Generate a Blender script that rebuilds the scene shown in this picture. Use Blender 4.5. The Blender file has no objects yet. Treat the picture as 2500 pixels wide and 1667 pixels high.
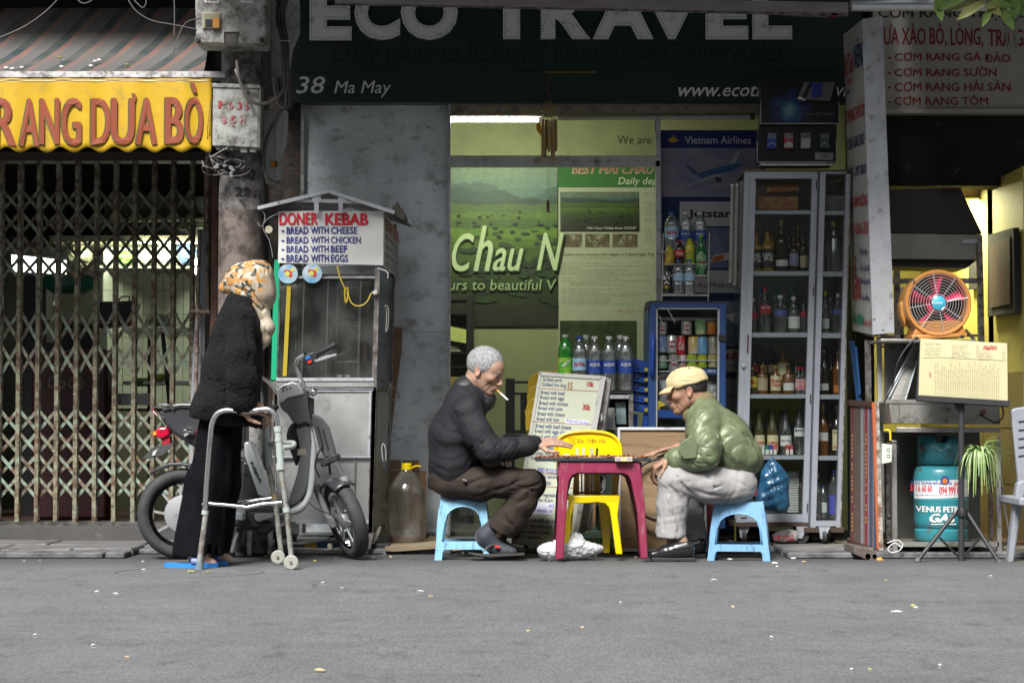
import bpy,math,random
import numpy as np
from mathutils import Vector,Matrix
from math import cos,sin,pi,sqrt
Vc=Vector
random.seed(7);NR=np.random.RandomState(5)
SC=bpy.context.scene
COL=SC.collection
R=math.radians
# camera
F,CAMZ,HOR=5000.0,0.67,1030.0
TH=math.atan((HOR-833.5)/F)
cam=bpy.data.cameras.new('camera');camo=bpy.data.objects.new('camera',cam);COL.objects.link(camo)
cam.sensor_width=36;cam.lens=36*F/2500;cam.clip_end=500;cam.clip_start=.1
camo.location=(0,-10,CAMZ);camo.rotation_euler=(math.pi/2+TH,0,0)
SC.camera=camo
# light
w=bpy.data.worlds.new('World');SC.world=w;w.use_nodes=True
nt=w.node_tree;bg=nt.nodes['Background']
sky=nt.nodes.new('ShaderNodeTexSky');sky.sky_type='NISHITA';sky.sun_disc=False
SUN_EL,SUN_AZ=R(48),R(200)
sky.sun_elevation=SUN_EL;sky.sun_rotation=SUN_AZ;sky.dust_density=3;sky.air_density=1.2
hs=nt.nodes.new('ShaderNodeHueSaturation');hs.inputs['Saturation'].default_value=.35
nt.links.new(sky.outputs[0],hs.inputs['Color']);nt.links.new(hs.outputs[0],bg.inputs[0])
bg.inputs[1].default_value=0.08
sl=bpy.data.lights.new('sun','SUN');sl.energy=3.6;sl.angle=R(20);sl.color=(1,.985,.965)
so=bpy.data.objects.new('sun',sl);COL.objects.link(so)
sd=Vector((math.sin(SUN_AZ)*math.cos(SUN_EL),math.cos(SUN_AZ)*math.cos(SUN_EL),math.sin(SUN_EL)))
so.rotation_euler=sd.to_track_quat('Z','Y').to_euler();so.location=(0,-6,12)
SC.view_settings.view_transform='Standard';SC.view_settings.look='None';SC.view_settings.gamma=1
SC.view_settings.use_curve_mapping=False;SC.view_settings.exposure=1.0
SC.cycles.use_denoising=True;SC.cycles.max_bounces=8;SC.cycles.transparent_max_bounces=16
SC.cycles.caustics_reflective=False;SC.cycles.caustics_refractive=False;SC.cycles.sample_clamp_indirect=4
# photo
CT,ST=math.cos(TH),math.sin(TH)
def ray(px,py):
 u=(px-1250)/F;v=(833.5-py)/F
 return Vector((u,CT-v*ST,ST+v*CT))
def at(px,py,Y=0.0):
 d=ray(px,py);t=(Y+10)/d.y
 return Vector((d.x*t,Y,CAMZ+d.z*t))
def X(px,Y=0.0,py=1030):return at(px,py,Y).x
def Z(py,Y=0.0):return at(1250,py,Y).z
def gy(py,z=0.0):
 d=ray(1250,py);return-10+(z-CAMZ)/d.z*d.y
# objects
ORG={}
def tag(o,label=None,cat=None,group=None,kind=None):
 if label:o['label']=label
 if cat:o['category']=cat
 if group:o['group']=group
 if kind:o['kind']=kind
 return o
def thing(name,label,cat,loc=(0,0,0),group=None):
 o=bpy.data.objects.new(name,None);COL.objects.link(o);o.location=loc;o.empty_display_size=.05
 ORG[o.name]=Vector(loc);tag(o,label,cat,group);return o
def obj(name,me,parent=None,kind=None):
 o=bpy.data.objects.new(name,me);COL.objects.link(o)
 if parent is not None:
  o.parent=parent;ORG[o.name]=ORG.get(parent.name,Vector((0,0,0)))
 if kind:o['kind']=kind
 return o
def kids(o):return[c for c in COL.objects if c.parent is o]
def copy_tree(o,parent=None,_map=None):
 if _map is None:
  _map={}
  for c in COL.objects:
   if c.parent:_map.setdefault(c.parent.name,[]).append(c)
 c=o.copy();COL.objects.link(c);c.parent=parent
 for k in _map.get(o.name,[]):copy_tree(k,c,_map)
 return c
class MB:
 def __init__(s):s.v=[];s.f=[];s.m=[];s.cur=0
 def add(s,vs,fs):
  n=len(s.v);s.v+=[tuple(p)for p in vs];s.f+=[tuple(n+i for i in f)for f in fs];s.m+=[s.cur]*len(fs);return s
 def box(s,x0,x1,y0,y1,z0,z1):
  a,b=min(x0,x1),max(x0,x1);c,d=min(y0,y1),max(y0,y1);e,f=min(z0,z1),max(z0,z1)
  return s.add([(a,c,e),(b,c,e),(b,d,e),(a,d,e),(a,c,f),(b,c,f),(b,d,f),(a,d,f)],[(0,3,2,1),(4,5,6,7),(0,1,5,4),(1,2,6,5),(2,3,7,6),(3,0,4,7)])
 def bar(s,p,q,wx,wy,up=(0,1,0)):
  p,q,up=Vector(p),Vector(q),Vector(up);d=(q-p).normalized()
  a=d.cross(up);a=a.normalized()if a.length>1e-5 else Vector((1,0,0));b=a.cross(d).normalized()
  a=a*wx/2;b=b*wy/2
  return s.add([p-a-b,p+a-b,p+a+b,p-a+b,q-a-b,q+a-b,q+a+b,q-a+b],[(0,3,2,1),(4,5,6,7),(0,1,5,4),(1,2,6,5),(2,3,7,6),(3,0,4,7)])
 def hexa(s,c):return s.add(c,[(0,3,2,1),(4,5,6,7),(0,1,5,4),(1,2,6,5),(2,3,7,6),(3,0,4,7)])
 def tube(s,pts,r,n=8,cap=True,closed=False):
  pts=[Vector(p)for p in pts];rs=r if isinstance(r,(list,tuple))else[r]*len(pts)
  k0=len(s.v);prev=None;N=len(pts)
  for i,p in enumerate(pts):
   d=(pts[(i+1)%N]-pts[i-1])if closed else(pts[min(i+1,N-1)]-pts[max(i-1,0)])
   d=d.normalized()if d.length>1e-9 else Vector((0,0,1))
   if prev is None:
    a=d.orthogonal().normalized()
   else:
    a=(prev-d*prev.dot(d));a=a.normalized()if a.length>1e-6 else d.orthogonal().normalized()
   prev=a;b=d.cross(a)
   for j in range(n):
    t=2*math.pi*j/n;s.v.append(tuple(p+(a*math.cos(t)+b*math.sin(t))*rs[i]))
  segs=N if closed else N-1
  for i in range(segs):
   for j in range(n):
    A=k0+i*n;B=k0+((i+1)%N)*n
    s.f.append((A+j,A+(j+1)%n,B+(j+1)%n,B+j));s.m.append(s.cur)
  if cap and not closed:
   s.f.append(tuple(k0+j for j in range(n))[::-1]);s.f.append(tuple(k0+(N-1)*n+j for j in range(n)));s.m+=[s.cur]*2
  return s
 def lathe(s,prof,c=(0,0,0),n=16,axis='z',sx=1,sy=1):
  k0=len(s.v);c=Vector(c)
  for r,h in prof:
   for j in range(n):
    t=2*math.pi*j/n;a,b=r*math.cos(t)*sx,r*math.sin(t)*sy
    p={'z':(a,b,h),'y':(a,h,b),'x':(h,a,b)}[axis];s.v.append(tuple(c+Vector(p)))
  for i in range(len(prof)-1):
   for j in range(n):
    A=k0+i*n;B=A+n;q=(A+j,A+(j+1)%n,B+(j+1)%n,B+j)
    s.f.append(q if axis!='y' else q[::-1]);s.m.append(s.cur)
  for i in(()if prof[0]==prof[-1]else(0,len(prof)-1)):
   if prof[i][0]>1e-5:
    q=tuple(k0+i*n+j for j in range(n));s.f.append(q[::-1]if i==0 else q);s.m.append(s.cur)
  return s
 def ell(s,c,r,n=14,m=8,rot=None):
  c=Vector(c);vs=[];fs=[]
  for i in range(m+1):
   a=math.pi*i/m
   for j in range(n):
    t=2*math.pi*j/n;p=Vector((r[0]*math.sin(a)*math.cos(t),r[1]*math.sin(a)*math.sin(t),r[2]*math.cos(a)))
    if rot is not None:p=rot@p
    vs.append(c+p)
  for i in range(m):
   for j in range(n):fs.append((i*n+j,(i+1)*n+j,(i+1)*n+(j+1)%n,i*n+(j+1)%n))
  return s.add(vs,fs)
 def prism(s,poly,y0,y1,fr=None):
  n=len(poly)
  if fr is None:P=lambda a,b,d:(a,d,b)
  else:P=lambda a,b,d:fr.p(a,b,d)
  vs=[P(a,b,y0)for a,b in poly]+[P(a,b,y1)for a,b in poly]
  return s.add(vs,[tuple(range(n)),tuple(range(2*n-1,n-1,-1))]+[(i,n+i,n+(i+1)%n,(i+1)%n)for i in range(n)])
 def quad(s,a,b,c,d):return s.add([a,b,c,d],[(0,1,2,3)])
 def ring(s,outer,inner,y0,y1,fr=None):
  n=len(outer);P=(lambda a,b,d:(a,d,b))if fr is None else(lambda a,b,d:fr.p(a,b,d))
  vs=[P(a,b,y)for y in(y0,y1)for lp in(outer,inner)for a,b in lp];fs=[]
  for i in range(n):
   j=(i+1)%n;O0,I0,O1,I1=0,n,2*n,3*n
   fs+=[(O0+i,O0+j,I0+j,I0+i),(O1+i,I1+i,I1+j,O1+j),(O0+i,O1+i,O1+j,O0+j),(I0+i,I0+j,I1+j,I1+i)]
  return s.add(vs,fs)
 def build(s,name,mat,parent=None,smooth=False,bevel=0,kind=None,seg=1,shift=None):
  o=Vector((0,0,0))
  if parent is not None:o=ORG.get(parent.name,o)
  if shift is not None:o=Vector(shift)
  me=bpy.data.meshes.new(name);me.from_pydata([(a-o.x,b-o.y,c-o.z)for a,b,c in s.v],[],s.f)
  for m in(mat if isinstance(mat,(list,tuple))else[mat]):me.materials.append(m)
  if any(s.m):me.polygons.foreach_set('material_index',s.m)
  if smooth:me.polygons.foreach_set('use_smooth',[True]*len(me.polygons))
  me.validate();me.update()
  if smooth=='a':me.set_sharp_from_angle(angle=R(40))
  ob=obj(name,me,parent,kind)
  if bevel:
   b=ob.modifiers.new('b','BEVEL');b.width=bevel;b.segments=seg;b.limit_method='ANGLE';b.harden_normals=False
  return ob
def arc(cx,cz,r,a0,a1,n,rz=None):
 return[(cx+r*math.cos(R(a0+(a1-a0)*i/n)),cz+(rz or r)*math.sin(R(a0+(a1-a0)*i/n)))for i in range(n+1)]
def smoothpath(pts,k=6):
 P=[Vector(p)for p in pts];out=[]
 for i in range(len(P)-1):
  a,b,c,d=P[max(i-1,0)],P[i],P[i+1],P[min(i+2,len(P)-1)]
  for j in range(k):
   t=j/k;out.append(.5*((2*b)+(-a+c)*t+(2*a-5*b+4*c-d)*t*t+(-a+3*b-3*c+d)*t**3))
 out.append(P[-1]);return out
class Frame:
 def __init__(s,o,u,v):
  s.o=Vector(o);s.u=Vector(u).normalized();s.n=s.u.cross(Vector(v)).normalized();s.v=s.n.cross(s.u)
 def p(s,a,b,d=0):return s.o+s.u*a+s.v*b+s.n*d
 def hit(s,px,py):
  d=ray(px,py);c=Vector((0,-10,CAMZ));t=(s.o-c).dot(s.n)/d.dot(s.n);q=c+d*t-s.o
  return q.dot(s.u),q.dot(s.v)
def FY(Y):return Frame((0,Y,0),(1,0,0),(0,0,1))
# materials
MATS={}
def mat(name,c=None,rough=.6,metal=0,c2=None,scale=8,mix=.5,stretch=(1,1,1),dirt=None,dscale=4,damt=.35,bump=0,bscale=60,emit=0,trans=0,ior=1.45,spec=None,sheen=0,coat=0,alpha=None,rvar=0,sss=0,bstretch=None):
 if name in MATS:return MATS[name]
 m=bpy.data.materials.new(name);m.use_nodes=True;t=m.node_tree;N=t.nodes;L=t.links;b=N['Principled BSDF']
 c=(*c,1);b.inputs['Base Color'].default_value=c;b.inputs['Roughness'].default_value=rough;b.inputs['Metallic'].default_value=metal
 tc=N.new('ShaderNodeTexCoord')
 def noise(sc,st=(1,1,1),det=6,rg=.6):
  mp=N.new('ShaderNodeMapping');mp.inputs['Scale'].default_value=st;L.new(tc.outputs['Object'],mp.inputs[0])
  n=N.new('ShaderNodeTexNoise');n.inputs['Scale'].default_value=sc;n.inputs['Detail'].default_value=det;n.inputs['Roughness'].default_value=rg
  L.new(mp.outputs[0],n.inputs['Vector']);return n.outputs['Fac']
 def ramp(f,a,z):
  r=N.new('ShaderNodeMapRange');r.inputs[1].default_value=a;r.inputs[2].default_value=z;L.new(f,r.inputs[0]);return r.outputs[0]
 def mx(f,A,B):
  x=N.new('ShaderNodeMix');x.data_type='RGBA'
  if hasattr(f,'links'):L.new(f,x.inputs[0])
  else:x.inputs[0].default_value=f
  for k,q in((6,A),(7,B)):
   if hasattr(q,'links'):L.new(q,x.inputs[k])
   else:x.inputs[k].default_value=(*q[:3],1)
  return x.outputs[2]
 col=None
 if c2 is not None:
  n1=noise(scale,stretch);col=mx(ramp(n1,.5-.3*mix-.02,.5+.3*mix+.02),c,c2)
 if dirt is not None:
  n2=noise(dscale,stretch,10,.7);f=ramp(n2,.72-damt,.80-damt*.7);col=mx(f,col if col is not None else c,dirt)
 if col is not None:L.new(col,b.inputs['Base Color'])
 if rvar:
  n3=noise(scale*1.7,stretch);r=N.new('ShaderNodeMapRange');r.inputs[1].default_value=.3;r.inputs[2].default_value=.7
  r.inputs[3].default_value=max(rough-rvar,.02);r.inputs[4].default_value=min(rough+rvar,1);L.new(n3,r.inputs[0]);L.new(r.outputs[0],b.inputs['Roughness'])
 if bump:
  n4=noise(bscale,bstretch or(1,1,1),6,.6);bp=N.new('ShaderNodeBump');bp.inputs['Strength'].default_value=bump;bp.inputs['Distance'].default_value=.01
  L.new(n4,bp.inputs['Height']);L.new(bp.outputs[0],b.inputs['Normal'])
 if emit:
  b.inputs['Emission Strength'].default_value=emit;b.inputs['Emission Color'].default_value=c
 if trans:b.inputs['Transmission Weight'].default_value=trans;b.inputs['IOR'].default_value=ior
 if sheen:b.inputs['Sheen Weight'].default_value=sheen;b.inputs['Sheen Roughness'].default_value=.5
 if coat:b.inputs['Coat Weight'].default_value=coat;b.inputs['Coat Roughness'].default_value=.15
 if spec is not None:b.inputs['Specular IOR Level'].default_value=spec
 if alpha is not None:b.inputs['Alpha'].default_value=alpha
 if sss:b.inputs['Subsurface Weight'].default_value=sss;b.inputs['Subsurface Radius'].default_value=(.01,.004,.002)
 MATS[name]=m;return m
def glassmat(name,tint=(1,1,1),refl=.12,rough=.03,haze=0):
 if name in MATS:return MATS[name]
 m=bpy.data.materials.new(name);m.use_nodes=True;t=m.node_tree;N=t.nodes;L=t.links;N.remove(N['Principled BSDF'])
 a=N.new('ShaderNodeBsdfTransparent');a.inputs[0].default_value=(*tint,1)
 g=N.new('ShaderNodeBsdfGlossy');g.inputs['Roughness'].default_value=rough
 lw=N.new('ShaderNodeLayerWeight');lw.inputs[0].default_value=.3
 mr=N.new('ShaderNodeMapRange');mr.inputs[3].default_value=refl*.5;mr.inputs[4].default_value=min(refl*5,1);L.new(lw.outputs['Fresnel'],mr.inputs[0])
 x=N.new('ShaderNodeMixShader');L.new(mr.outputs[0],x.inputs[0]);L.new(a.outputs[0],x.inputs[1]);L.new(g.outputs[0],x.inputs[2])
 out=x
 if haze:
  d=N.new('ShaderNodeBsdfDiffuse');d.inputs[0].default_value=(.7,.72,.68,1)
  nz=N.new('ShaderNodeTexNoise');nz.inputs['Scale'].default_value=6;nz.inputs['Detail'].default_value=8
  tc=N.new('ShaderNodeTexCoord');L.new(tc.outputs['Object'],nz.inputs['Vector'])
  r2=N.new('ShaderNodeMapRange');r2.inputs[1].default_value=.45;r2.inputs[2].default_value=.8;r2.inputs[3].default_value=haze*.3;r2.inputs[4].default_value=haze*2;L.new(nz.outputs[0],r2.inputs[0])
  y=N.new('ShaderNodeMixShader');L.new(r2.outputs[0],y.inputs[0]);L.new(x.outputs[0],y.inputs[1]);L.new(d.outputs[0],y.inputs[2]);out=y
 L.new(out.outputs[0],N['Material Output'].inputs[0]);MATS[name]=m;return m
def flat(name,c=None,rough=.7):return mat('print_'+name,c,rough)
# lettering
_TX={}
def text_mesh(s,bold=0,shear=0,lines=1.0,res=2):
 k=(s,bold,shear,lines,res)
 if k in _TX:return _TX[k]
 cu=bpy.data.curves.new('lettering','FONT');cu.body=s;cu.size=1;cu.offset=bold;cu.shear=shear;cu.resolution_u=res
 cu.space_line=lines;cu.fill_mode='FRONT'
 ob=bpy.data.objects.new('lettering',cu);me=bpy.data.meshes.new_from_object(ob)
 v=np.zeros(len(me.vertices)*3);me.vertices.foreach_get('co',v);v=v.reshape(-1,3)
 f=[tuple(p.vertices)for p in me.polygons]
 bpy.data.objects.remove(ob);bpy.data.curves.remove(cu);bpy.data.meshes.remove(me)
 _TX[k]=(v,f);return _TX[k]
def txt(s,box,fr,m,parent,bold=0.0,shear=0,d=.0015,px=True,name='lettering',lines=1.0,mb=None,thick=0,warp=None,res=2):
 """fit the ink of s into box=(x0,x1,ytop,ybottom) photo px on the plane fr (px=True), else (u0,u1,v1,v0) metres"""
 em=0;bold=bold or(.01 if 'Đ' in s else .001)*(not thick)
 if bold<.011:em=.0
 if bold>.011 and not thick:em,bold=bold*.8,.01 if 'Đ' in s else .001
 v,f=text_mesh(s,bold,shear,lines,res)
 if not len(v):return
 if px:
  x0,x1,y0,y1=box;ym=(y0+y1)/2;xm=(x0+x1)/2
  u0=fr.hit(x0,ym)[0];u1=fr.hit(x1,ym)[0];v1=fr.hit(xm,y0)[1];v0=fr.hit(xm,y1)[1]
 else:u0,u1,v1,v0=box
 lo=v.min(0);hi=v.max(0);U=u0+(v[:,0]-lo[0])/(hi[0]-lo[0]+1e-9)*(u1-u0);V=v0+(v[:,1]-lo[1])/(hi[1]-lo[1]+1e-9)*(v1-v0)
 q=mb or MB();o=em*(u1-u0)/(hi[0]-lo[0]+1e-9);sh=[(0,0)]if o<1e-5 else[(-o,-o/2),(0,o/2),(o,-o/2)]
 if o:U=(u0+u1)/2+(U-(u0+u1)/2)*(1-2*o/(u1-u0+1e-9))
 for i,(sx_,sy_)in enumerate(sh):
  P=[fr.p(a+sx_,b+sy_,d+i*.00025+(warp(a,b)if warp else 0))for a,b in zip(U,V)];q.add(P,f)
 if thick:
  from collections import Counter
  ec=Counter();
  for p in f:
   for i in range(len(p)):ec[frozenset((p[i],p[(i+1)%len(p)]))]+=1
  P2=[fr.p(a,b,d-thick)for a,b in zip(U,V)];n=len(q.v);q.add(P2,[])
  for p in f:
   for i in range(len(p)):
    a,b=p[i],p[(i+1)%len(p)]
    if ec[frozenset((a,b))]==1:q.f.append((n-len(P)+b,n-len(P)+a,n+a,n+b));q.m.append(q.cur)
 if mb is None:return q.build(name,m,parent)
def sv(n,k,v):n.inputs[k].default_value=v
def nn(N,t):return N.new('ShaderNode'+t)
def bp(a,b,c,d,e,f,Y):return MB().box(X(a,Y),X(b,Y),c,d,Z(e,Y),Z(f,Y))
def pq(*a):return list(zip(a[::2],a[1::2]))
def rq(a,b,c,d):return[(a,c),(b,c),(b,d),(a,d)]
# materials
asph=mat('asphalt',(.098,.101,.103),.85,c2=(.13,.133,.134),scale=2.2,mix=.7,stretch=(1,.45,1),dirt=(.075,.075,.075),dscale=8,damt=.17,bump=.35,bscale=160)
def asphalt_detail(m):
 t=m.node_tree;N=t.nodes;L=t.links;b=N['Principled BSDF'];src=b.inputs['Base Color'].links[0].from_socket
 tc=[n for n in N if n.type=='TEX_COORD'][0]
 v=N.new('ShaderNodeTexVoronoi');sv(v,'Scale',150);mq=N.new('ShaderNodeMapping');sv(mq,'Scale',(1,.16,1));L.new(tc.outputs['Object'],mq.inputs[0]);L.new(mq.outputs[0],v.inputs['Vector'])
 mp=N.new('ShaderNodeMapping');sv(mp,'Scale',(1.6,3.2,1));L.new(tc.outputs['Object'],mp.inputs[0])
 n=N.new('ShaderNodeTexNoise');sv(n,'Scale',1.3);sv(n,'Detail',9);sv(n,'Roughness',.75);L.new(mp.outputs[0],n.inputs['Vector'])
 r=N.new('ShaderNodeMapRange');sv(r,1,.3);sv(r,2,.72);sv(r,3,.84);sv(r,4,1.16);L.new(n.outputs[0],r.inputs[0])
 r2=N.new('ShaderNodeMapRange');sv(r2,1,0);sv(r2,2,.7);sv(r2,3,.72);sv(r2,4,1.2);L.new(v.outputs['Distance'],r2.inputs[0])
 mu=N.new('ShaderNodeMath');mu.operation='MULTIPLY';L.new(r.outputs[0],mu.inputs[0]);L.new(r2.outputs[0],mu.inputs[1])
 vm=N.new('ShaderNodeVectorMath');vm.operation='SCALE';L.new(src,vm.inputs[0]);L.new(mu.outputs[0],vm.inputs['Scale'])
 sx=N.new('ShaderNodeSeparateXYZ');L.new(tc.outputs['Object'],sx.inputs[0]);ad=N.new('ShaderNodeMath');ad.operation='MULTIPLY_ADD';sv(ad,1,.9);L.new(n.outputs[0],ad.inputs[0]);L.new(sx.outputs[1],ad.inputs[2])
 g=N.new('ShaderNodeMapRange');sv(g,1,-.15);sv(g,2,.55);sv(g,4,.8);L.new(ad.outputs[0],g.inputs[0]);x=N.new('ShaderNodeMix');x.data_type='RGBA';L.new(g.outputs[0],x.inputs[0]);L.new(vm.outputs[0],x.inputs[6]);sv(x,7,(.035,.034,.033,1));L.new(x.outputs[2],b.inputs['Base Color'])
asphalt_detail(asph)
stone=mat('paving',(.2,.195,.185),.75,c2=(.09,.09,.1),scale=3,mix=.8,stretch=(.5,3,1),dirt=(.05,.045,.04),dscale=7,damt=.25,bump=.5,bscale=30)
conc=mat('concrete',(.3,.28,.26),.9,c2=(.16,.14,.13),scale=5,mix=.9,dirt=(.07,.06,.055),dscale=9,damt=.27,bump=.4,bscale=70)
brownwall=mat('brown stone',(.11,.075,.05),.6,c2=(.05,.035,.028),scale=14,mix=.8,dirt=(.02,.015,.012),dscale=20,damt=.3,bump=.3)
darkwall=mat('sooty wall',(.01,.0095,.009),.9,c2=(.006,.006,.006),scale=5,dirt=(.07,.07,.06),dscale=11,damt=.12)  # near-black base with sparse paler spots
olive=mat('olive paint',(.33,.34,.2),.7,c2=(.29,.3,.17),scale=2,mix=.8)
yellowwall=mat('yellow paint',(.55,.48,.13),.7,c2=(.42,.36,.1),scale=2.5,mix=.8,dirt=(.2,.16,.06),dscale=4,damt=.16)
tilem=mat('white tile',(.62,.66,.55),.25,c2=(.5,.53,.42),scale=3,dirt=(.3,.26,.16),dscale=9,damt=.14)
grout=mat('grout',(.2,.19,.15),.9)
blackp=mat('black',(.012,.012,.013),.55)
alu=mat('aluminium',(.55,.56,.57),.38,.85,c2=(.42,.43,.44),scale=12,rvar=.1,dirt=(.2,.19,.17),dscale=18,damt=.18)
alup=mat('pale aluminium',(.5,.52,.55),.45,.35,c2=(.42,.44,.47),scale=10,dirt=(.2,.19,.17),dscale=20,damt=.16)
steel=mat('brushed steel',(.55,.55,.54),.34,.6,c2=(.4,.4,.39),scale=2.5,rvar=.12,dirt=(.3,.28,.25),dscale=6,damt=.17,bump=.06,bscale=40)
steelw=mat('wall sheet steel',(.84,.89,.93),.36,.3,c2=(.6,.65,.69),scale=2.2,mix=.6,stretch=(.8,1,1.2),rvar=.14,dirt=(.36,.38,.4),dscale=9,damt=.2,bump=.12,bscale=10)
rust=mat('rusty green paint',(.26,.36,.28),.65,c2=(.17,.25,.19),scale=20,dirt=(.13,.065,.035),dscale=26,damt=.3,bump=.2)
rust2=mat('rusty bar',(.21,.27,.2),.7,c2=(.24,.19,.11),scale=16,mix=.6,dirt=(.07,.035,.02),dscale=24,damt=.32,bump=.3)
white=mat('white paint',(.75,.75,.73),.5)
def st(n,mb,m,**k):return mb.build(n,m,kind='structure',**k)
# ground
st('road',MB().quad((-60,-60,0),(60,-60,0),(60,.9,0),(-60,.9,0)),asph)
pv=MB().box(-9,-1.9,.3,1.06,-.05,.026);pv.box(-1.9,1.35,.62,1.5,-.05,.026);pv.box(1.35,9,.3,1.6,-.05,.026)
pav=st('pavement',pv,mat('mortar',(.1,.095,.09),.9,bump=.3))
def slabs(x0,x1,ys,zt,wmin,wmax,nm,m):
 for(ya,yb)in ys:
  x=x0
  while x<x1-.05:
   wd=min(random.uniform(wmin,wmax),x1-x);g=.006
   dz=random.uniform(-.004,.003)
   MB().box(x+g,x+wd-g,ya+g,yb-g,0.,zt+dz).build(nm,m,pav,bevel=.006);x+=wd
slabs(-3.3,-1.9,[(.1,.3)],.032,.5,.8,'kerb_stone',mat('kerb',(.17,.17,.175),.7,c2=(.08,.08,.09),scale=4,mix=.9,dirt=(.04,.04,.04),dscale=8,damt=.25,bump=.5,bscale=40))
slabs(-3.3,-1.9,[(.3,.66),(.66,1.04)],.037,.35,.6,'paving_slab',stone)
slabs(-1.9,-.3,[(.42,.62)],.03,.4,.7,'kerb_stone',mat('kerb'))
slabs(-.3,1.35,[(.5,.62)],.03,.4,.7,'kerb_stone',mat('kerb'))
slabs(1.35,3.2,[(.08,.3)],.032,.4,.7,'kerb_stone',mat('kerb'))
slabs(-1.9,1.35,[(.62,1.),(1.,1.42)],.036,.35,.6,'paving_slab',stone)
slabs(1.35,3.2,[(.3,.7),(.7,1.1)],.036,.35,.6,'paving_slab',stone)
stp=MB().box(-9,-1.25,1.05,1.5,-.05,.105)
st('threshold',stp,mat('step',(.075,.07,.066),.8,c2=(.04,.04,.04),scale=5,mix=.8,dirt=(.14,.13,.12),dscale=8,damt=.15,bump=.4))
st('gate_rail_floor',MB().box(-9,-1.62,1.24,1.38,.105,.125),mat('worn steel rail',(.16,.16,.155),.5,.5,dirt=(.06,.05,.04),dscale=20))
# buildings
b=thing('shop_building','dark shopfront building with open rooms behind the gate, the travel shop and the kitchen','building',(0,1.5,0))
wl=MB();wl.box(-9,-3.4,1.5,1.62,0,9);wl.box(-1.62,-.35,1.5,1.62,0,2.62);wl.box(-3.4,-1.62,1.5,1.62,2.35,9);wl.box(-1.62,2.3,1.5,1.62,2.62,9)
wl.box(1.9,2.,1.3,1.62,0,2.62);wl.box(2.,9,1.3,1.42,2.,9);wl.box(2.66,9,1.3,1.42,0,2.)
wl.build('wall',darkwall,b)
MB().box(X(655,1.49),X(737,1.49),1.475,1.4995,0,Z(250,1.48)).build('stone_cladding',brownwall,b)
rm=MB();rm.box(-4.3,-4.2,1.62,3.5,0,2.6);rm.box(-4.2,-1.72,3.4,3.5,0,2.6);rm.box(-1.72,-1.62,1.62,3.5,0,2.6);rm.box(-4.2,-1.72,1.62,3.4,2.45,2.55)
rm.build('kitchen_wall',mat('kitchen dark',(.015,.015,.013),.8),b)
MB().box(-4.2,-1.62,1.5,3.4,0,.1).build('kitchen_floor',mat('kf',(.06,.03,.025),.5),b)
rm=MB();rm.box(-.6,-.5,1.62,2.9,0,2.62);rm.box(-.5,1.9,2.7,2.8,0,2.62);rm.box(1.9,1.95,1.62,2.9,0,2.62);
rm.build('office_wall',olive,b)
MB().box(-.5,1.9,1.62,2.7,2.56,2.62).build('office_ceiling',mat('ceil',(.5,.5,.42),.8),b)
MB().box(-.5,1.9,1.5,2.7,0,.06).build('office_floor',mat('of',(.1,.1,.09),.4),b)
rm=MB();rm.box(1.95,2.66,3.3,3.4,0,3);rm.box(2.66,2.76,.62,3.4,0,2.);rm.box(1.9,1.95,2.9,3.4,0,3)
rm.build('restaurant_wall',yellowwall,b)
fr=Frame((2.66,.62,0),(0,1,0),(0,0,1));
dm=mat('dado tile',(.24,.19,.1),.35,c2=(.14,.11,.06),scale=2,mix=.9)
for i in range(9):
 for j in range(3):
  MB().box(2.652,2.6595,.63+i*.3,.63+i*.3+.294,.04+j*.3,.04+j*.3+.294).build('tile',dm,b)
MB().box(1.9,9,.62,3.4,0,.05).build('restaurant_floor',mat('rf',(.12,.05,.03),.4,c2=(.05,.03,.02),scale=4),b)
MB().box(1.9,2.66,1.42,3.3,2.6,2.66).build('restaurant_ceiling',darkwall,b)
ob=thing('opposite_building','plain plastered row of houses across the street with shuttered windows','building',(0,-17,0))
MB().box(-30,30,-18,-17,0,8.5).build('wall',mat('opposite plaster',(.33,.31,.27),.85,c2=(.25,.22,.18),scale=.6,mix=.9),ob)
wnd=None
for k in range(12):
 for z in(1.,4.6):
  MB().box(-27+k*4.7,-25.6+k*4.7,-17.,-16.96,z,z+2.2).build('window',mat('shutter green',(.05,.09,.07),.6),ob)
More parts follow.
